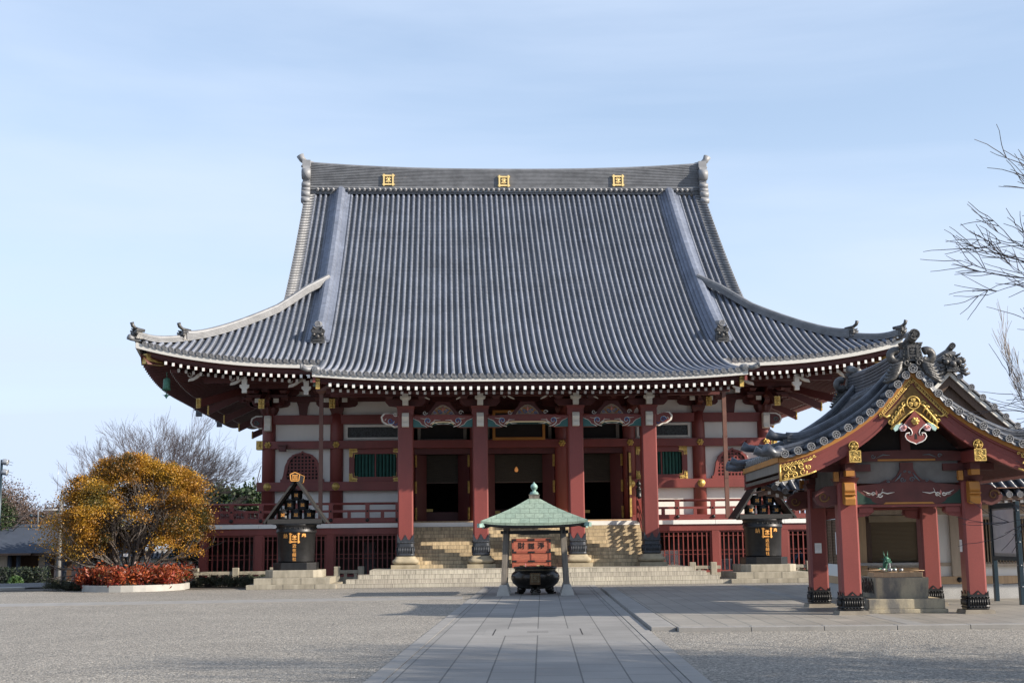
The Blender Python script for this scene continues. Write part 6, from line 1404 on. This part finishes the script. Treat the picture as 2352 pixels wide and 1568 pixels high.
for sx in (-1,1):
    A = np.array([[(3.62+sx*a,-.02+q[0],float(oz(3.62+sx*a))-q[1]) for q in ((0,.03),(0,.16),(.1,.16),(.1,.03))] for a in np.linspace(0,3.9,14)]); b.grid(A, 0, False, True)
b.build('white_barge_board', wcarve, ro); b = MB()
for sx in (-1,1):
    A = np.array([[(3.62+sx*a,.06+q[0],float(oz(3.62+sx*a))-q[1]) for q in ((0,.16),(0,.42),(.1,.42),(.1,.16))] for a in np.linspace(0,3.9,14)]); b.grid(A, 0, False, True)
b.build('red_barge_board', dwood, ro); MB().prism([(.7,3.2),(7.3,3.2),(3.62,5.85)], 'y', .2, .26).build('gable_wall', dwood, of)
b, tp = MB(), MB()
for u in np.arange(-1.6, 11.3, .2): 
    zz = float(ca(u)); b.bar((u,-1.5,2.58+zz), (u,.1,2.86), .07, .09); tp.bar((u,-1.512,2.58+zz), (u,-1.5,2.58+zz), .074, .094)
b.box(-1.8,11.5,-1.55,.35,2.9,2.92); b.build('rafters', M('brown_rafter', (.16,.08,.05), .7, var=.25, vs=3), ro); tp.build('white_rafter_ends', wpaint, ro)
b = MB(); A = np.array([[(u,-1.58,2.70+float(ca(u))),(u,-1.58,2.60+float(ca(u))),(u,-1.5,2.60+float(ca(u)))] for u in np.linspace(-1.82,11.5,20)]); b.grid(A); b.build('eave_board', dwood, ro)
# notice board in front of it
nb = thing('notice_board', 'tall navy steel notice board holding a pale poster beside the white wall', 'notice board', (10.36,32.63,0), math.atan2(-2.0,-.21)+math.pi)
# local x runs from the nearer post (x=-1) to the farther one (x=+1)
MB().box(-1.10,-.92,-.05,.05,0,2.52).build('post', navy, nb, None, .006); MB().box(.90,1.06,-.05,.05,0,2.50).build('post', navy, nb, None, .006)
b = MB().box(-.92,.90,-.045,.045,2.38,2.50); b.box(-.92,.90,-.045,.045,1.10,1.20); b.build('frame_rail', navy, nb, None, .006); MB().box(-.92,.90,-.02,.02,1.20,2.38).build('back_panel', steel, nb)
for s_ in (-1,1):
    MB().box(-.88,.84,*sorted((s_*.021,s_*.027)),1.28,2.34).build('poster', greypap, nb)
b = MB()
for z in (.5,1.0,1.55,2.3):
    for x in (-1.01,.98):
        for s_ in (-1,1): b.sphere((x,s_*.05,z), .016, 6, 4)
    b.sphere((-1.105,0,z), .018, 6, 4)
b.build('bolt', steel, nb)

# ================================================================== STONE FENCE, BELL, SMALL THINGS
for i, (x0, x1, lab) in enumerate(((-15.3,-10.6,'low pale stone fence before the hall, between orange tree and left tank'),(-8.0,-6.9,'short pale stone fence between left tank and stone steps'),(6.9,8.2,'short pale stone fence between stone steps and right tank'),(10.3,16,'low pale stone fence to the right of the right tank'))):
    fe = thing('stone_fence', lab, 'fence', ((x0+x1)/2,56.7,0), 0, 'stone fence sections before the hall'); o_ = ((x0+x1)/2,56.7,0)
    ps = [x for x in (-15.3,-13.79,-12.14,-10.6,-7.95,-6.95,7.0,7.9,10.4,12,13.6,15.2) if x0-.1 <= x <= x1+.1]
    for x in ps: MB().box(x-.13,x+.13,56.57,56.83,0,.75).build('post', stonep, fe, o_, .02)
    MB().box(x0,x1,56.63,56.77,.46,.60).build('rail', stonep, fe, o_, .012)
    for x in np.arange(x0+.4, x1-.2, .42):
        if min([abs(x-p) for p in ps]) > .2: MB().taper((x,56.7,0), (.16,.12), (.12,.11), .46).build('baluster', stonep, fe, o_)
def bell(x, y, z, lab):
    t = thing('wind_bell', lab, 'bell', (x,y,z))
    MB().lathe([(.02,.10),(.06,.09),(.13,.05),(.15,0),(.155,-.3),(.185,-.45),(.16,-.44),(.13,-.3),(.12,0)], (0,0,0), 12).build('bell', bellm, t); MB().tube([(0,0,.1),(0,0,.34)], .02, 5).build('hook', bellm, t)
    MB().prism([(-.18,-.62),(-.1,-.66),(0,-.60),(.1,-.66),(.18,-.62),(.06,-.72),(0,-.82),(-.06,-.72)], 'y', -.012, .012).tube([(0,0,-.2),(0,0,-.62)], .012, 5).build('clapper', bellm, t)
bell(-15.35,57.5,8.72,'green bronze wind bell hanging under the left roof corner'); bell(15.35,57.5,8.72,'green bronze wind bell hanging under the right roof corner')
for x0, x1, z0, lab in ((-1.55,1.55,4.45,'widest bamboo blind half lowered in the middle doorway'),(-4.45,-2.65,4.45,'narrow bamboo blind in the doorway left of the middle'),(2.65,4.45,4.45,'narrow bamboo blind in the doorway right of the middle')):
    t = thing('bamboo_blind', lab, 'blind', ((x0+x1)/2,WY+.7,z0)); w = (x1-x0)/2; b = MB()
    for k in range(32): b.box(-w,w,-.008,.008,.04*k,.04*k+.03)
    b.build('slats', blind, t); MB().box(-w,w,-.02,.02,-.04,0).build('bottom_rail', dwood, t)
lm = thing('paper_lantern', 'tiny lit lantern hanging before the middle blind', 'lantern', (-.1,WY+.6,5.02))
e_ = M('lantern_glow', (.8,.35,.12), .6); e_.node_tree.nodes['Principled BSDF'].inputs['Emission Color'].default_value = (1,.42,.12,1); e_.node_tree.nodes['Principled BSDF'].inputs['Emission Strength'].default_value = .12
MB().lathe([(.02,-.12),(.075,-.09),(.09,-.02),(.06,.07),(.015,.13)], (0,0,0), 12).build('shade', e_, lm); MB().tube([(0,0,.12),(0,0,1.0)], .006, 4).build('cord', black, lm)
# clutter behind the grille
t = thing('air_conditioner', 'white air conditioner unit behind the grille right of the porch', 'appliance', (6.55,59.6,.5)); MB().box(-.42,.42,-.15,.15,0,.75).build('casing', acm, t, None, .02); MB().lathe([(.22,-.02),(.24,-.02),(.24,.01),(.02,.01)], (-.1,-.155,.4), 18, 0, True, 'y').build('fan_grille', steel, t)
for x, lab in ((9.1,'grey lidded bin behind the grille, nearer to the right tank'),(8.75,'grey lidded bin behind the grille, beside the red post')):
    t = thing('plastic_bin', lab, 'bin', (x,59.8,.28)); MB().taper((0,0,0), (.36,.36), (.44,.44), .5).build('tub', M('bin_grey', (.25,.28,.30), .5) if 'bin_grey' not in bpy.data.materials else bpy.data.materials['bin_grey'], t, None, .02); MB().box(-.24,.24,-.24,.24,.5,.55).build('lid', acm, t, None, .01)
A = np.array([[(x, 59.5+.15*math.sin(5*x), .3+max(0,.9-1.6*abs(x-12.3))+.06*math.sin(9*x+4*y)-.25*abs(y)) for y in np.linspace(-.4,.4,6)] for x in np.linspace(11.75,12.9,14)]); A[...,1] += np.linspace(-.4,.4,6)[None]
tag(MB().grid(A, 0, True).build('tarp', bluetarp), 'crumpled blue sheet behind the grille right of the right tank', 'tarp')

# ================================================================== PLANTS
def leaves(fq, pts, size, n_per=1, flat=.0, rng=RNG, asp=.6):
    k = len(pts); d = rng.normal(size=(k,3)); d /= np.linalg.norm(d, axis=1)[:,None]; a = rng.normal(size=(k,3)); a -= (a*d).sum(1)[:,None]*d; a /= np.linalg.norm(a, axis=1)[:,None]; b = np.cross(d, a)
    s = size*rng.uniform(.6, 1.3, k)[:,None]; fq.quads(np.stack([pts-a*s, pts+b*s*asp, pts+a*s, pts-b*s*asp], 1))
class TW:
    """twigs as thin four-sided tubes, gathered fast"""
    def __init__(s): s.fq = FQ()
    def seg(s, P, r):
        P = np.array(P); n = len(P); T = np.gradient(P, axis=0); T /= np.linalg.norm(T, axis=1)[:,None]+1e-9; u = np.cross(T, (.3,.5,.81)); u /= np.linalg.norm(u, axis=1)[:,None]+1e-9; w = np.cross(T, u); sd = 6 if max(r) > .03 else 4 if max(r) > .008 else 3
        an = 2*math.pi*np.arange(sd+1)/sd; s.fq.grid(P[:,None]+np.array(r)[:,None,None]*(u[:,None]*np.cos(an)[None,:,None]+w[:,None]*np.sin(an)[None,:,None]))
def branch(tw, p, d, L, r, depth, rg, spread=.55, upb=.15, nch=(2,4), tips=None, bend=.12, ratio=.68, minr=.004, taper=.6):
    n = 5; P = [np.array(p, float)]; d = np.array(d, float)
    for i in range(n):
        d = d+np.array([rg.gauss(0,bend), rg.gauss(0,bend), rg.gauss(0,bend*.7)+upb*.2]); d /= np.linalg.norm(d); P.append(P[-1]+d*L/n)
    rr = np.linspace(r, max(minr*.6, r*taper), n+1); tw.seg(P, rr)
    if depth == 0:
        if tips is not None: tips.append(P[-1]); tips.append(P[3])
        return
    k = rg.randint(*nch)
    for i in range(k):
        t = 1.0 if i == 0 else rg.uniform(.35, .95); q = P[min(n, int(round(t*n)))]
        a = np.array([rg.gauss(0,1), rg.gauss(0,1), rg.gauss(0,.7)]); a -= a.dot(d)*d; a /= np.linalg.norm(a)+1e-9; sp = spread*rg.uniform(.5,1.3)*(.5 if i == 0 else 1)
        nd = d*math.cos(sp)+a*math.sin(sp)+np.array((0,0,upb)); nd /= np.linalg.norm(nd)
        branch(tw, q, nd, L*ratio*rg.uniform(.75,1.2), max(minr, r*taper*(.95 if i == 0 else .7)), depth-1, rg, spread, upb, nch, tips, bend, ratio, minr, taper)
# the orange-leaved tree
TX, TY = -15.75, 53.5
ot = thing('autumn_tree', 'round many-stemmed tree with orange and yellow leaves in a kerbed bed', 'tree', (TX,TY,0))
rg = random.Random(5); tw = TW(); RS = np.random.default_rng(3)
CC = np.array((TX+.12, TY, 3.02)); RX, RY, RZ = 2.74, 2.45, 2.3
def crown_r(v):                           # outline of the crown in direction v
    return .97+.085*np.sin(3.1*v[...,0]*3+1)+.085*np.sin(4*v[...,2]*2.5+2.1*v[...,0]+3*v[...,1])
stems = [(-.25,-.2,.0),(.1,.1,.02),(.35,-.1,.1),(-.5,.15,-.1),(.0,-.35,.0),(.55,.25,.0),(-.1,.4,0),(.3,-.35,0),(-.7,-.1,0)]
tips = []
for i, (dx, dy, _) in enumerate(stems):
    L = rg.uniform(1.1,1.5); d = np.array((dx*1.1,dy*1.1,1.0)); d /= np.linalg.norm(d)
    branch(tw, (TX+dx*.35,TY+dy*.35,.1), d, L, rg.uniform(.085,.13), 4, rg, .5, .13, (3,4), tips, .13, .72, .007, .70)
for sx, zz in ((-1,.9),(-1,1.3),(1,1.2)):
    d = np.array((sx*.9,-.2,.42)); d /= np.linalg.norm(d); branch(tw, (TX+sx*.15,TY-.1,.35), d, 1.6, .085, 3, rg, .45, .05, (2,4), tips, .12, .7, .008, .66)
tips = np.array(tips)
# fine bare twigs in the open front of the crown
for k in range(170):
    v = RS.normal(size=3); v /= np.linalg.norm(v); v[1] = -abs(v[1]); rr_ = RS.uniform(.45,.88); p = CC+np.array((.55,-.2,.25))+v*np.array((1.7,2.3,1.75))*rr_
    d = v+np.array((0,0,.5)); d /= np.linalg.norm(d); branch(tw, p-d*.35, d, .45, .014, 1, rg, .6, .1, (2,3), None, .22, .7, .006, .6)
trunk = tw.fq.build('trunk', barkg, ot, (TX,TY,0), True)
lv = FQ(); N = 820; pts = []
for k in range(300):                       # flattened pads of foliage over the crown
    v = RS.normal(size=3); v /= np.linalg.norm(v)
    if v[2] < -.62: continue
    hole = (v[1] < .30) and ((v[0]-.20)**2/.27+(v[2]-.14)**2/.42 < 1+.35*math.sin(9*v[0]+5*v[2]))       # bare window in the front
    low = v[2] < -.25 and abs(v[0]) < .35 and v[1] < .3
    if (hole and RS.uniform() > .06) or (low and RS.uniform() > .15): continue
    c = CC+v*np.array((RX,RY,RZ))*crown_r(v)*RS.uniform(.82,.97)
    if c[2] < 1.2: continue
    n_ = RS.integers(300, 820); w_ = RS.uniform(.20,.38); q = RS.normal(size=(n_,3))*np.array((w_,w_,.10)); q[:,2] -= .16*(q[:,0]**2+q[:,1]**2)/w_; pts.append(c+q)
for k in range(190):                       # ragged lower left skirt and some inner leaves
    c = np.array((TX-RS.uniform(.9,3.1), TY+RS.uniform(-1.6,1.6), RS.uniform(1.25,2.9))); pts.append(c+RS.normal(size=(40,3))*np.array((.26,.26,.13)))
for k in range(190):
    v = RS.normal(size=3); v /= np.linalg.norm(v); v[1] = abs(v[1])*.9+.1; pts.append(CC+v*np.array((RX,RY,RZ))*RS.uniform(.45,.85)+RS.normal(size=(40,3))*.22)
leaves(lv, np.concatenate(pts), .036); lv.build('foliage', M_leaf('autumn_leaf', [(.020,.034,.008),(.06,.045,.007),(.16,.075,.008),(.30,.13,.012),(.46,.25,.02),(.27,.15,.014),(.085,.075,.012)], .5, .55, .30, 2.9, -1.05, .34), ot, (TX,TY,0))
tag(MB().box(-.09,.09,-.01,.01,-.06,.06).build('name_tag', paper), 'small white tag on the stem of the orange tree', 'tag').location = (TX-.05,TY-.55,1.35)
# kerbed bed with red nandina
pl = thing('planter_kerb', 'round pale kerb ring around the orange tree', 'kerb', (TX+.25,53.6,0)); b = MB(); n = 28; rx, ry = 2.0, 2.6
A = []
for k in range(n+1):
    a = 2*math.pi*k/n; c_, s_ = math.cos(a), math.sin(a); A.append([(rx*c_,ry*s_,0),(rx*c_,ry*s_,.24),((rx-.16)*c_,(ry-.16)*s_,.24),((rx-.16)*c_,(ry-.16)*s_,.05)])
b.grid(np.array(A)); b.build('kerb_ring', concrete, pl, None, .01); MB().lathe([(1.88,.18),(.5,.2),(.01,.22)], (0,0,0), 24).xf(lambda v: v*np.array((1,1.3,1))).build('soil', soil, pl)
ndl = M_leaf('nandina_leaf', [(.035,.055,.012),(.075,.07,.012),(.10,.03,.012),(.25,.035,.016),(.36,.10,.03),(.27,.025,.016),(.11,.015,.012)], .45, .7, .25, 2.8, -1.0, .36)
first = None; k = 0
kinds = ('deep red leaved','orange red leaved','mixed green and red leaved')
for i in range(13):
    a = 2*math.pi*i/13+.2; q = 1.0 if i % 2 else .82; x, y = TX+.25+1.62*q*math.cos(a)*1.12, 53.6+2.1*q*math.sin(a)
    side = ('front' if math.sin(a) < -.3 else 'back' if math.sin(a) > .3 else 'middle')+(' left' if math.cos(a) < -.2 else ' right' if math.cos(a) > .2 else ' centre')
    t = thing('nandina_bush', 'red and orange nandina bush in the round bed under the orange tree', 'shrub', (x,y,.15), 0, 'nandina bushes in the round bed')
    f = FQ(); tw2 = TW(); P_ = []
    for s in range(12):
        d = np.array((RS.normal()*.32,RS.normal()*.32,1)); d /= np.linalg.norm(d); L = RS.uniform(.4,.78); tw2.seg([np.zeros(3),d*L*.5,d*L], [.012,.009,.006])
        for j in range(3): P_.append(d*L*RS.uniform(.45,1.05)+RS.normal(size=(42,3))*np.array((.17,.17,.10)))
    leaves(f, np.concatenate(P_), .075, asp=.36); f.build('foliage', ndl, t); tw2.fq.build('stems', barkd, t)
# creeping juniper
jm = M_leaf('juniper_leaf', [(.012,.018,.010),(.022,.030,.014),(.035,.040,.02),(.05,.042,.026)], .7, 2, .0)
for x, y, w, lab in ((-18.15,53.6,.95,'low dark creeping juniper at the left of the round bed'),(-13.0,55.2,.9,'low dark creeping juniper to the right of the round bed'),(-12.0,55.0,.95,'low dark creeping juniper in the middle before the stone fence'),(-11.1,55.4,.6,'low dark creeping juniper next to the left tank plinth'),(11.6,55.6,.8,'low dark juniper right of the right tank plinth')):
    t = thing('juniper', lab, 'shrub', (x,y,0)); f = FQ(); tw2 = TW(); P_ = []
    for s in range(46):
        a = RS.uniform(0,2*math.pi); L = w*RS.uniform(.3,1.1); h = RS.uniform(.08,.42); P0 = np.array([(0,0,.03),(math.cos(a)*L*.5,math.sin(a)*L*.4,h*.8),(math.cos(a)*L,math.sin(a)*L*.7,h)]); tw2.seg(P0, [.012,.008,.004])
        for q in np.linspace(.25,1.05,7): P_.append(P0[1]*(1-q)+P0[2]*q+RS.normal(size=(16,3))*.06)
    leaves(f, np.concatenate(P_), .045, asp=.25); f.build('foliage', jm, t); tw2.fq.build('stems', barkd, t)
# bare trees
def bare_tree(name, label, x, y, z, dirs, L, r, depth, mat, seed, spread=.42, upb=.10, nch=(3,4), ratio=.72, minr=.006, bend=.08, taper=.62, group=None, trunk_h=None):
    t = thing(name, label, 'tree', (x,y,z), 0, group); rg = random.Random(seed); tw = TW()
    for d in dirs: d = np.array(d, float); branch(tw, (x,y,z+(trunk_h or 0)), d/np.linalg.norm(d), L*rg.uniform(.85,1.15), r, depth, rg, spread, upb, nch, None, bend, ratio, minr, taper)
    if trunk_h: tw.seg([(x,y,z),(x,y,z+trunk_h*.5),(x,y,z+trunk_h+.1)], [r*2.2,r*1.8,r*1.5])
    tw.fq.build('crown', mat, t, (x,y,z), True); return t
zelk = M('zelkova_twigs', (.62,.47,.39), .9, var=.25, vs=1)
bare_tree('bare_tree', 'fine-twigged bare tree fanning out behind the orange tree', -20.3, 78, 0, [(-.9,0,1),(-.5,.3,1),(-.2,-.3,1.1),(.15,.2,1.1),(.5,.2,1),(.85,-.1,1),(1.2,.1,.85),(-1.25,.1,.8),(.3,-.3,1),(-.7,-.2,1),(1.0,-.2,1)], 2.45, .05, 5, zelk, 21, .38, .05, (3,5), .70, .007, .08, .60, None, 2.0)
dk = M('cherry_bark', (.05,.042,.045), .85, var=.3, vs=5)
def cherry(label, x, y, seed, dirs, L=3.1, r=.16, depth=5, th=2.6): return bare_tree('cherry_tree', label, x, y, 0, dirs, L, r, depth, dk, seed, .60, .04, (4,5), .68, .006, .12, .60, 'bare trees on the right', th)
cherry('bare dark-barked tree whose branches reach in at the right edge', 9.0, 14.3, 4, [(-1,-.1,.30),(-1,.2,.42),(-.8,-.3,.62),(-.2,.3,1),(.5,.2,1),(-.95,.1,.16),(-.9,-.15,.5)], 2.3, .08, 5, 2.2)
cherry('large bare tree out to the right whose shadow crosses the gravel', 14.8, 10.5, 14, [(-1,-.1,.5),(-.6,.4,.8),(-.3,-.5,1),(.3,.3,1),(.6,-.2,.8),(0,0,1)], 3.2, .16, 5, 2.5)
bare_tree('ginkgo_tree', 'pale upright bare tree rising behind the office roof at the right edge', 25.9, 60, 0, [(-.3,0,1),(.1,.1,1),(.35,-.1,1),(-.55,.1,1),(-.05,-.2,1.2)], 2.7, .07, 5, M('pale_twigs', (.24,.20,.165), .9, var=.2, vs=1), 8, .30, .16, (3,4), .72, .010, .06, .6, None, 3.5)
# foliage trees far left and behind
def leafy(name, label, x, y, z, h, w, mat, seed, n=70, trunk=True, group=None, sz=.14, flat=.6, shape=1.):
    t = thing(name, label, 'tree', (x,y,z), 0, group); r = np.random.default_rng(seed); f = FQ(); P_ = []
    for k in range(n):
        v = r.normal(size=3); v /= np.linalg.norm(v); v[2] = v[2]*.9; c = np.array((0,0,h*.62))+v*np.array((w,w*.8,h*.38))*r.uniform(.45,1.)**shape; P_.append(c+r.normal(size=(85,3))*np.array((w*.17,w*.17,h*.055*flat/.6)))
    leaves(f, np.concatenate(P_), sz); f.build('foliage', mat, t)
    tw = TW(); rg = random.Random(seed); branch(tw, (0,0,0), (0,0,1), h*.45, h*.03, 3, rg, .6, .1, (2,4), None, .08, .7, .015, .65); tw.fq.build('trunk', barkd, t)
    return t
evg = M_leaf('evergreen_leaf', [(.008,.018,.008),(.020,.040,.014),(.035,.062,.018),(.055,.082,.024)], .6, .5, .1)
pinem = M_leaf('pine_needles', [(.014,.026,.012),(.03,.05,.018),(.05,.072,.024)], .6, .6, .1)
brownm = M_leaf('brown_twig_mass', [(.05,.033,.027),(.08,.055,.045),(.105,.075,.062),(.13,.09,.075)], .85, .3, .1)
bush = M_leaf('bush_leaf', [(.006,.012,.006),(.012,.022,.009),(.022,.034,.012)], .6, 1.5, .1)
for i, (x, y, h, w, lab) in enumerate(((-20.6,104,6.4,2.1,'dark evergreen tree at the far left of the hall'),(-23.6,104,5.9,1.9,'dull green evergreen tree just right of the orange tree'),(-18.0,102,6.1,1.8,'bushy evergreen tree touching the left edge of the hall'))): leafy('evergreen_tree', lab, x, y, 0, h, w, evg, 40+i, 90, True, 'evergreen trees behind the veranda', .16)
for i, (x, y, h, w, m, lab) in enumerate(((-43.5,118,9.3,4.2,brownm,'tall reddish bare wood tree at the left edge'),(-38.8,122,6.6,3.2,brownm,'round brownish tree behind the low grey roof'),(-41.5,116,7.2,1.6,evg,'dull green tree among brown ones at the left edge'),(-34.9,124,5.6,2.9,brownm,'small brownish tree to the right of other brown trees'))): leafy('wood_tree', lab, x, y, -1.3, h, w, m, 60+i, 420, True, 'trees on the far left', .085, .6, .55)
leafy('pine_tree', 'spreading green pine behind the utility pole', -31.6, 108, -1.2, 6.8, 2.6, pinem, 80, 60, True, None, .14, .35, .5)
leafy('evergreen_shrub', 'dark green shrub behind the stems of the orange tree', -15.2, 66, 0, 2.6, 1.3, bush, 83, 60, True, None, .09)
leafy('brown_shrub', 'reddish brown shrub left of the hall side stairs', -15.0, 84, 0, 2.4, 1.6, brownm, 84, 60, True, None, .09)
# ================================================================== LEFT BACKGROUND
lb = thing('low_building', 'long low building with a blue-grey hipped sheet roof at far left', 'building', (-40,112,-1.2))
LO = (-40,112,-1.2)
def lbuild(b, n_, m): return b.build(n_, m, lb, LO)
f = FQ(); e = 1.22; xr_ = -36.6
f.quads(np.array([[(-75,110,e),(xr_,110,e),(-44.3,116,3.75),(-75,116,3.75)],[(xr_,110,e),(-33.6,122,e),(-36.5,122,3.5),(-44.3,116,3.75)],[(xr_-.2,110.2,e+.0),(-27.9,110.8,e),(-30.8,117,3.5),(-44.1,116.1,3.72)]])); ro = f.build('roof', slate, lb, LO)
b = MB().box(-75,xr_,109.95,110.1,e-.16,e); b.box(xr_,-27.9,110.5,110.9,e-.2,e-.02); b.build('eave_board', dwood, ro, LO)
b = MB().box(-75,-44.6,111.6,111.8,-1.2,e); b.box(-31,-28.5,113,113.2,-1.2,e); b.box(-75,-28.5,118,118.2,-1.2,e); lbuild(b, 'wall', dwood)
for x0, w in ((-43.9,1.0),(-42.3,.9),(-41.2,.85),(-39.6,.8),(-46.5,.1)): lbuild(MB().box(x0,x0+w,111.5,111.6,-.9,e-.1), 'pale_wall_panel', gwood)
for x in (-38.6,-37.9,-35.6,-34.2,-32.8,-31.4,-30.0,-28.7): lbuild(MB().cyl((x,111.2,-1.2),(x,111.2,e-.1), .17, None, 10), 'column', slate)
for x0, x1 in ((-36.6,-35.9),(-35.3,-34.4),(-33.9,-33.0)): lbuild(MB().box(x0,x1,112.2,112.3,-1.2,.1), 'pink_panel', M('pink_panel', (.55,.42,.38), .7) if 'pink_panel' not in bpy.data.materials else bpy.data.materials['pink_panel']); lbuild(MB().box(x0,x1,112.25,112.3,.1,e-.3), 'brown_panel', gwood)
hd = thing('hedge', 'long clipped dark green hedge before the low building', 'hedge', (-44,105.5,-1.2)); f = FQ(); r = np.random.default_rng(9)
p = r.uniform(size=(16000,3))*np.array((30,1.6,1.35))+np.array((-19.8,-.8,0)); p += r.normal(size=p.shape)*.06; leaves(f, p, .10); f.build('foliage', bush, hd)
ls = thing('round_shrub', 'small round bright green shrub at the foot of the hedge', 'shrub', (-35.7,103.6,-1.15)); f = FQ(); v = r.normal(size=(1500,3)); v /= np.linalg.norm(v, axis=1)[:,None]; v[:,2] = np.abs(v[:,2]); leaves(f, v*np.array((.62,.6,.7))*r.uniform(.8,1.05,(1500,1)), .08); f.build('foliage', M_leaf('bright_bush', [(.02,.05,.012),(.04,.09,.02),(.06,.11,.025)], .6, 3, .1), ls)
pb_ = thing('boundary_wall', 'cream plaster wall with tiled coping seen behind the orange tree', 'wall', (-19,80,0)); MB().box(-5.2,9,0,.3,0,.95).build('plaster_wall', M('cream_plaster', (.52,.44,.32), .8, var=.06), pb_); MB().box(-5.2,9,-.06,.36,.62,.68).box(-5.2,9,-.04,.34,.80,.85).build('ledge', wcarve, pb_)
q = FQ()
for x in np.arange(-5.2, 9, .28): roll(q, np.array([(x,-.35,1.0),(x,-.1,1.14),(x,.15,1.30)]), (1,0,0), .085)
cp_ = q.build('coping_tiles', oldtile, pb_, None, True); MB().prism([(-.36,.95),(.66,.95),(.66,1.0),(.15,1.27),(-.36,1.0)], 'x', -5.2, 9).build('coping', oldtile, pb_)
wt = thing('white_post', 'thin white marker post before the cream wall', 'post', (-16.05,70,0)); MB().taper((0,0,0), (.09,.09), (.05,.05), 1.65).build('post', wpaint, wt)
tb = thing('market_tent', 'white domed canopy half hidden behind the orange tree', 'canopy', (-28.0,100,-1.1)); MB().lathe([(1.15,1.15),(1.2,1.4),(1.05,1.85),(.6,2.15),(.01,2.3)], (0,0,0), 16).build('canopy', wpaint, tb)
for x in (-1,1):
    for y in (-.7,.7): MB().cyl((x*.95,y,0),(x*.95,y,1.2), .04).build('leg', steel, tb)
MB().box(-.9,.9,-.6,.6,.0,.9).build('dark_skirt', dwood, tb)
# side stair rail at the left flank of the hall
sr = thing('side_stair', 'red railed side staircase at the left flank of the hall', 'staircase', (-15.2,70,0)); b = MB()
for y in (-.7,.7):
    b.tube([(-1.6,y,.95),(-1.2,y,1.0),(1.2,y,3.2)], .05, 8); b.tube([(-1.6,y,.5),(-1.2,y,.55),(1.2,y,2.75)], .04, 8)
    for x in (-1.6,-.9,-.1,.7): b.tube([(x,y,max(0,(x+1.2)*.9)),(x,y,1.0+max(0,(x+1.2)*.917))], .045, 8)
b.build('rail', dred, sr); b = MB()
for k in range(12): b.box(-1.2+.2*k,1.2,-.65,.65,.195*k,.195*(k+1))
b.build('treads', stonep, sr)
# utility pole, wires, floodlights, person
up_ = thing('utility_pole', 'grey concrete utility pole with antenna and crossarms at far left', 'pole', (-31.25,99,-1.1))
MB().cyl((0,0,0),(0,0,6.1), .17, .12, 10).tube([(0,0,6.1),(0,0,6.9)], .05, 6).build('pole', polem, up_); MB().tube([(0,0,5.45),(-1.45,0,5.45),(-1.6,0,5.3),(-1.6,0,4.0)], .045, 6).build('arm', steel, up_)
b = MB()
for z in (5.05,4.65,4.25): b.tube([(-2.15,0,z),(-1.15,0,z-.08)], .03, 5); b.sphere((-2.1,0,z), .12, 7, 5); b.sphere((-1.35,0,z-.05), .09, 7, 5)
b.build('insulators', navy, up_); MB().tube([(-.3,0,6.9),(.3,0,6.9)], .025, 5).tube([(-.3,0,6.8),(-.3,0,8.9)], .018, 4).tube([(.3,0,6.8),(.3,0,8.9)], .018, 4).build('antenna', steel, up_)
for z, sg, lab in ((3.95,.25,'uppermost'),(3.55,.2,'middle'),(3.15,.2,'lowest')):
    tag(MB().tube([(-31.25-1.9-35*t, 99+2*t, z-sg*4*t*(1-t)+.2*t) for t in np.linspace(0,1,10)], .022, 4).build('power_line', black), '%s of the overhead wires left of the utility pole' % lab, 'wire', 'overhead wires')
fl = thing('floodlight_pole', 'pole with silver floodlights at the left edge', 'pole', (-32.05,88,-1.0)); MB().cyl((0,0,0),(0,0,8.3), .10, .08, 10).build('pole', navy, fl)
for z in (8.15,7.5):
    b = MB().lathe([(.05,-.35),(.26,-.28),(.34,-.05),(.30,.18),(.36,.30),(.30,.30),(.24,.1)], (0,0,0), 14, 0, True, 'x'); o = b.build('floodlight', steel, fl); o.location = (.22,0,z); o.rotation_euler = (0,.25,0); o.scale = (.62,.62,.62)
    q = MB().bx((.62,-.0,.12), (.30,.3,.03)); q.bx((.62,0,-.16), (.3,.3,.03)); q.build('hood', navy, o)
def person(name, label, x, y, z, h, rz):
    t = thing(name, label, 'person', (x,y,z), rz); s = h/1.72
    J = {'pel':(0,0,.92),'ch':(0,.01,1.22),'nk':(0,.01,1.44),'hd':(0,-.02,1.58),'tp':(0,-.02,1.70)}
    P = [J['pel'],J['ch'],J['nk'],J['hd'],J['tp']]; E = [(0,1),(1,2),(2,3),(3,4)]; Rr = [.15,.165,.06,.10,.07]
    for sx in (-1,1):
        b0 = len(P); P += [(sx*.09,0,.86),(sx*.10,-.02,.48),(sx*.10,.02,.08),(sx*.11,-.13,.03)]; Rr += [.10,.068,.048,.04]; E += [(0,b0),(b0,b0+1),(b0+1,b0+2),(b0+2,b0+3)]
        b1 = len(P); P += [(sx*.19,.01,1.38),(sx*.25,.0,1.10),(sx*.23,-.07,.86),(sx*.22,-.09,.76)]; Rr += [.07,.052,.04,.035]; E += [(1,b1),(b1,b1+1),(b1+1,b1+2),(b1+2,b1+3)]
    me = bpy.data.meshes.new('body'); me.from_pydata([tuple(c*s for c in p) for p in P], E, []); o = link('body', me, t); o.modifiers.new('skin','SKIN')
    for i, q in enumerate(Rr): me.skin_vertices[0].data[i].radius = (q*s,q*s*.8)
    me.skin_vertices[0].data[0].use_root = True; sb = o.modifiers.new('sub','SUBSURF'); sb.levels = 2; sb.render_levels = 2; me.materials.append(greycloth)
    MB().sphere((0,.0,1.63*s), .112*s, 10, 7, 0, (.95,1,1)).build('hair', hairm, t); MB().sphere((0,-.07*s,1.58*s), .085*s, 10, 7, 0, (.9,.75,1.2)).build('face', skin, t)
person('person', 'person in a grey coat standing under the eaves of the low building', -31.6, 109, -1.2, 1.6, .6)
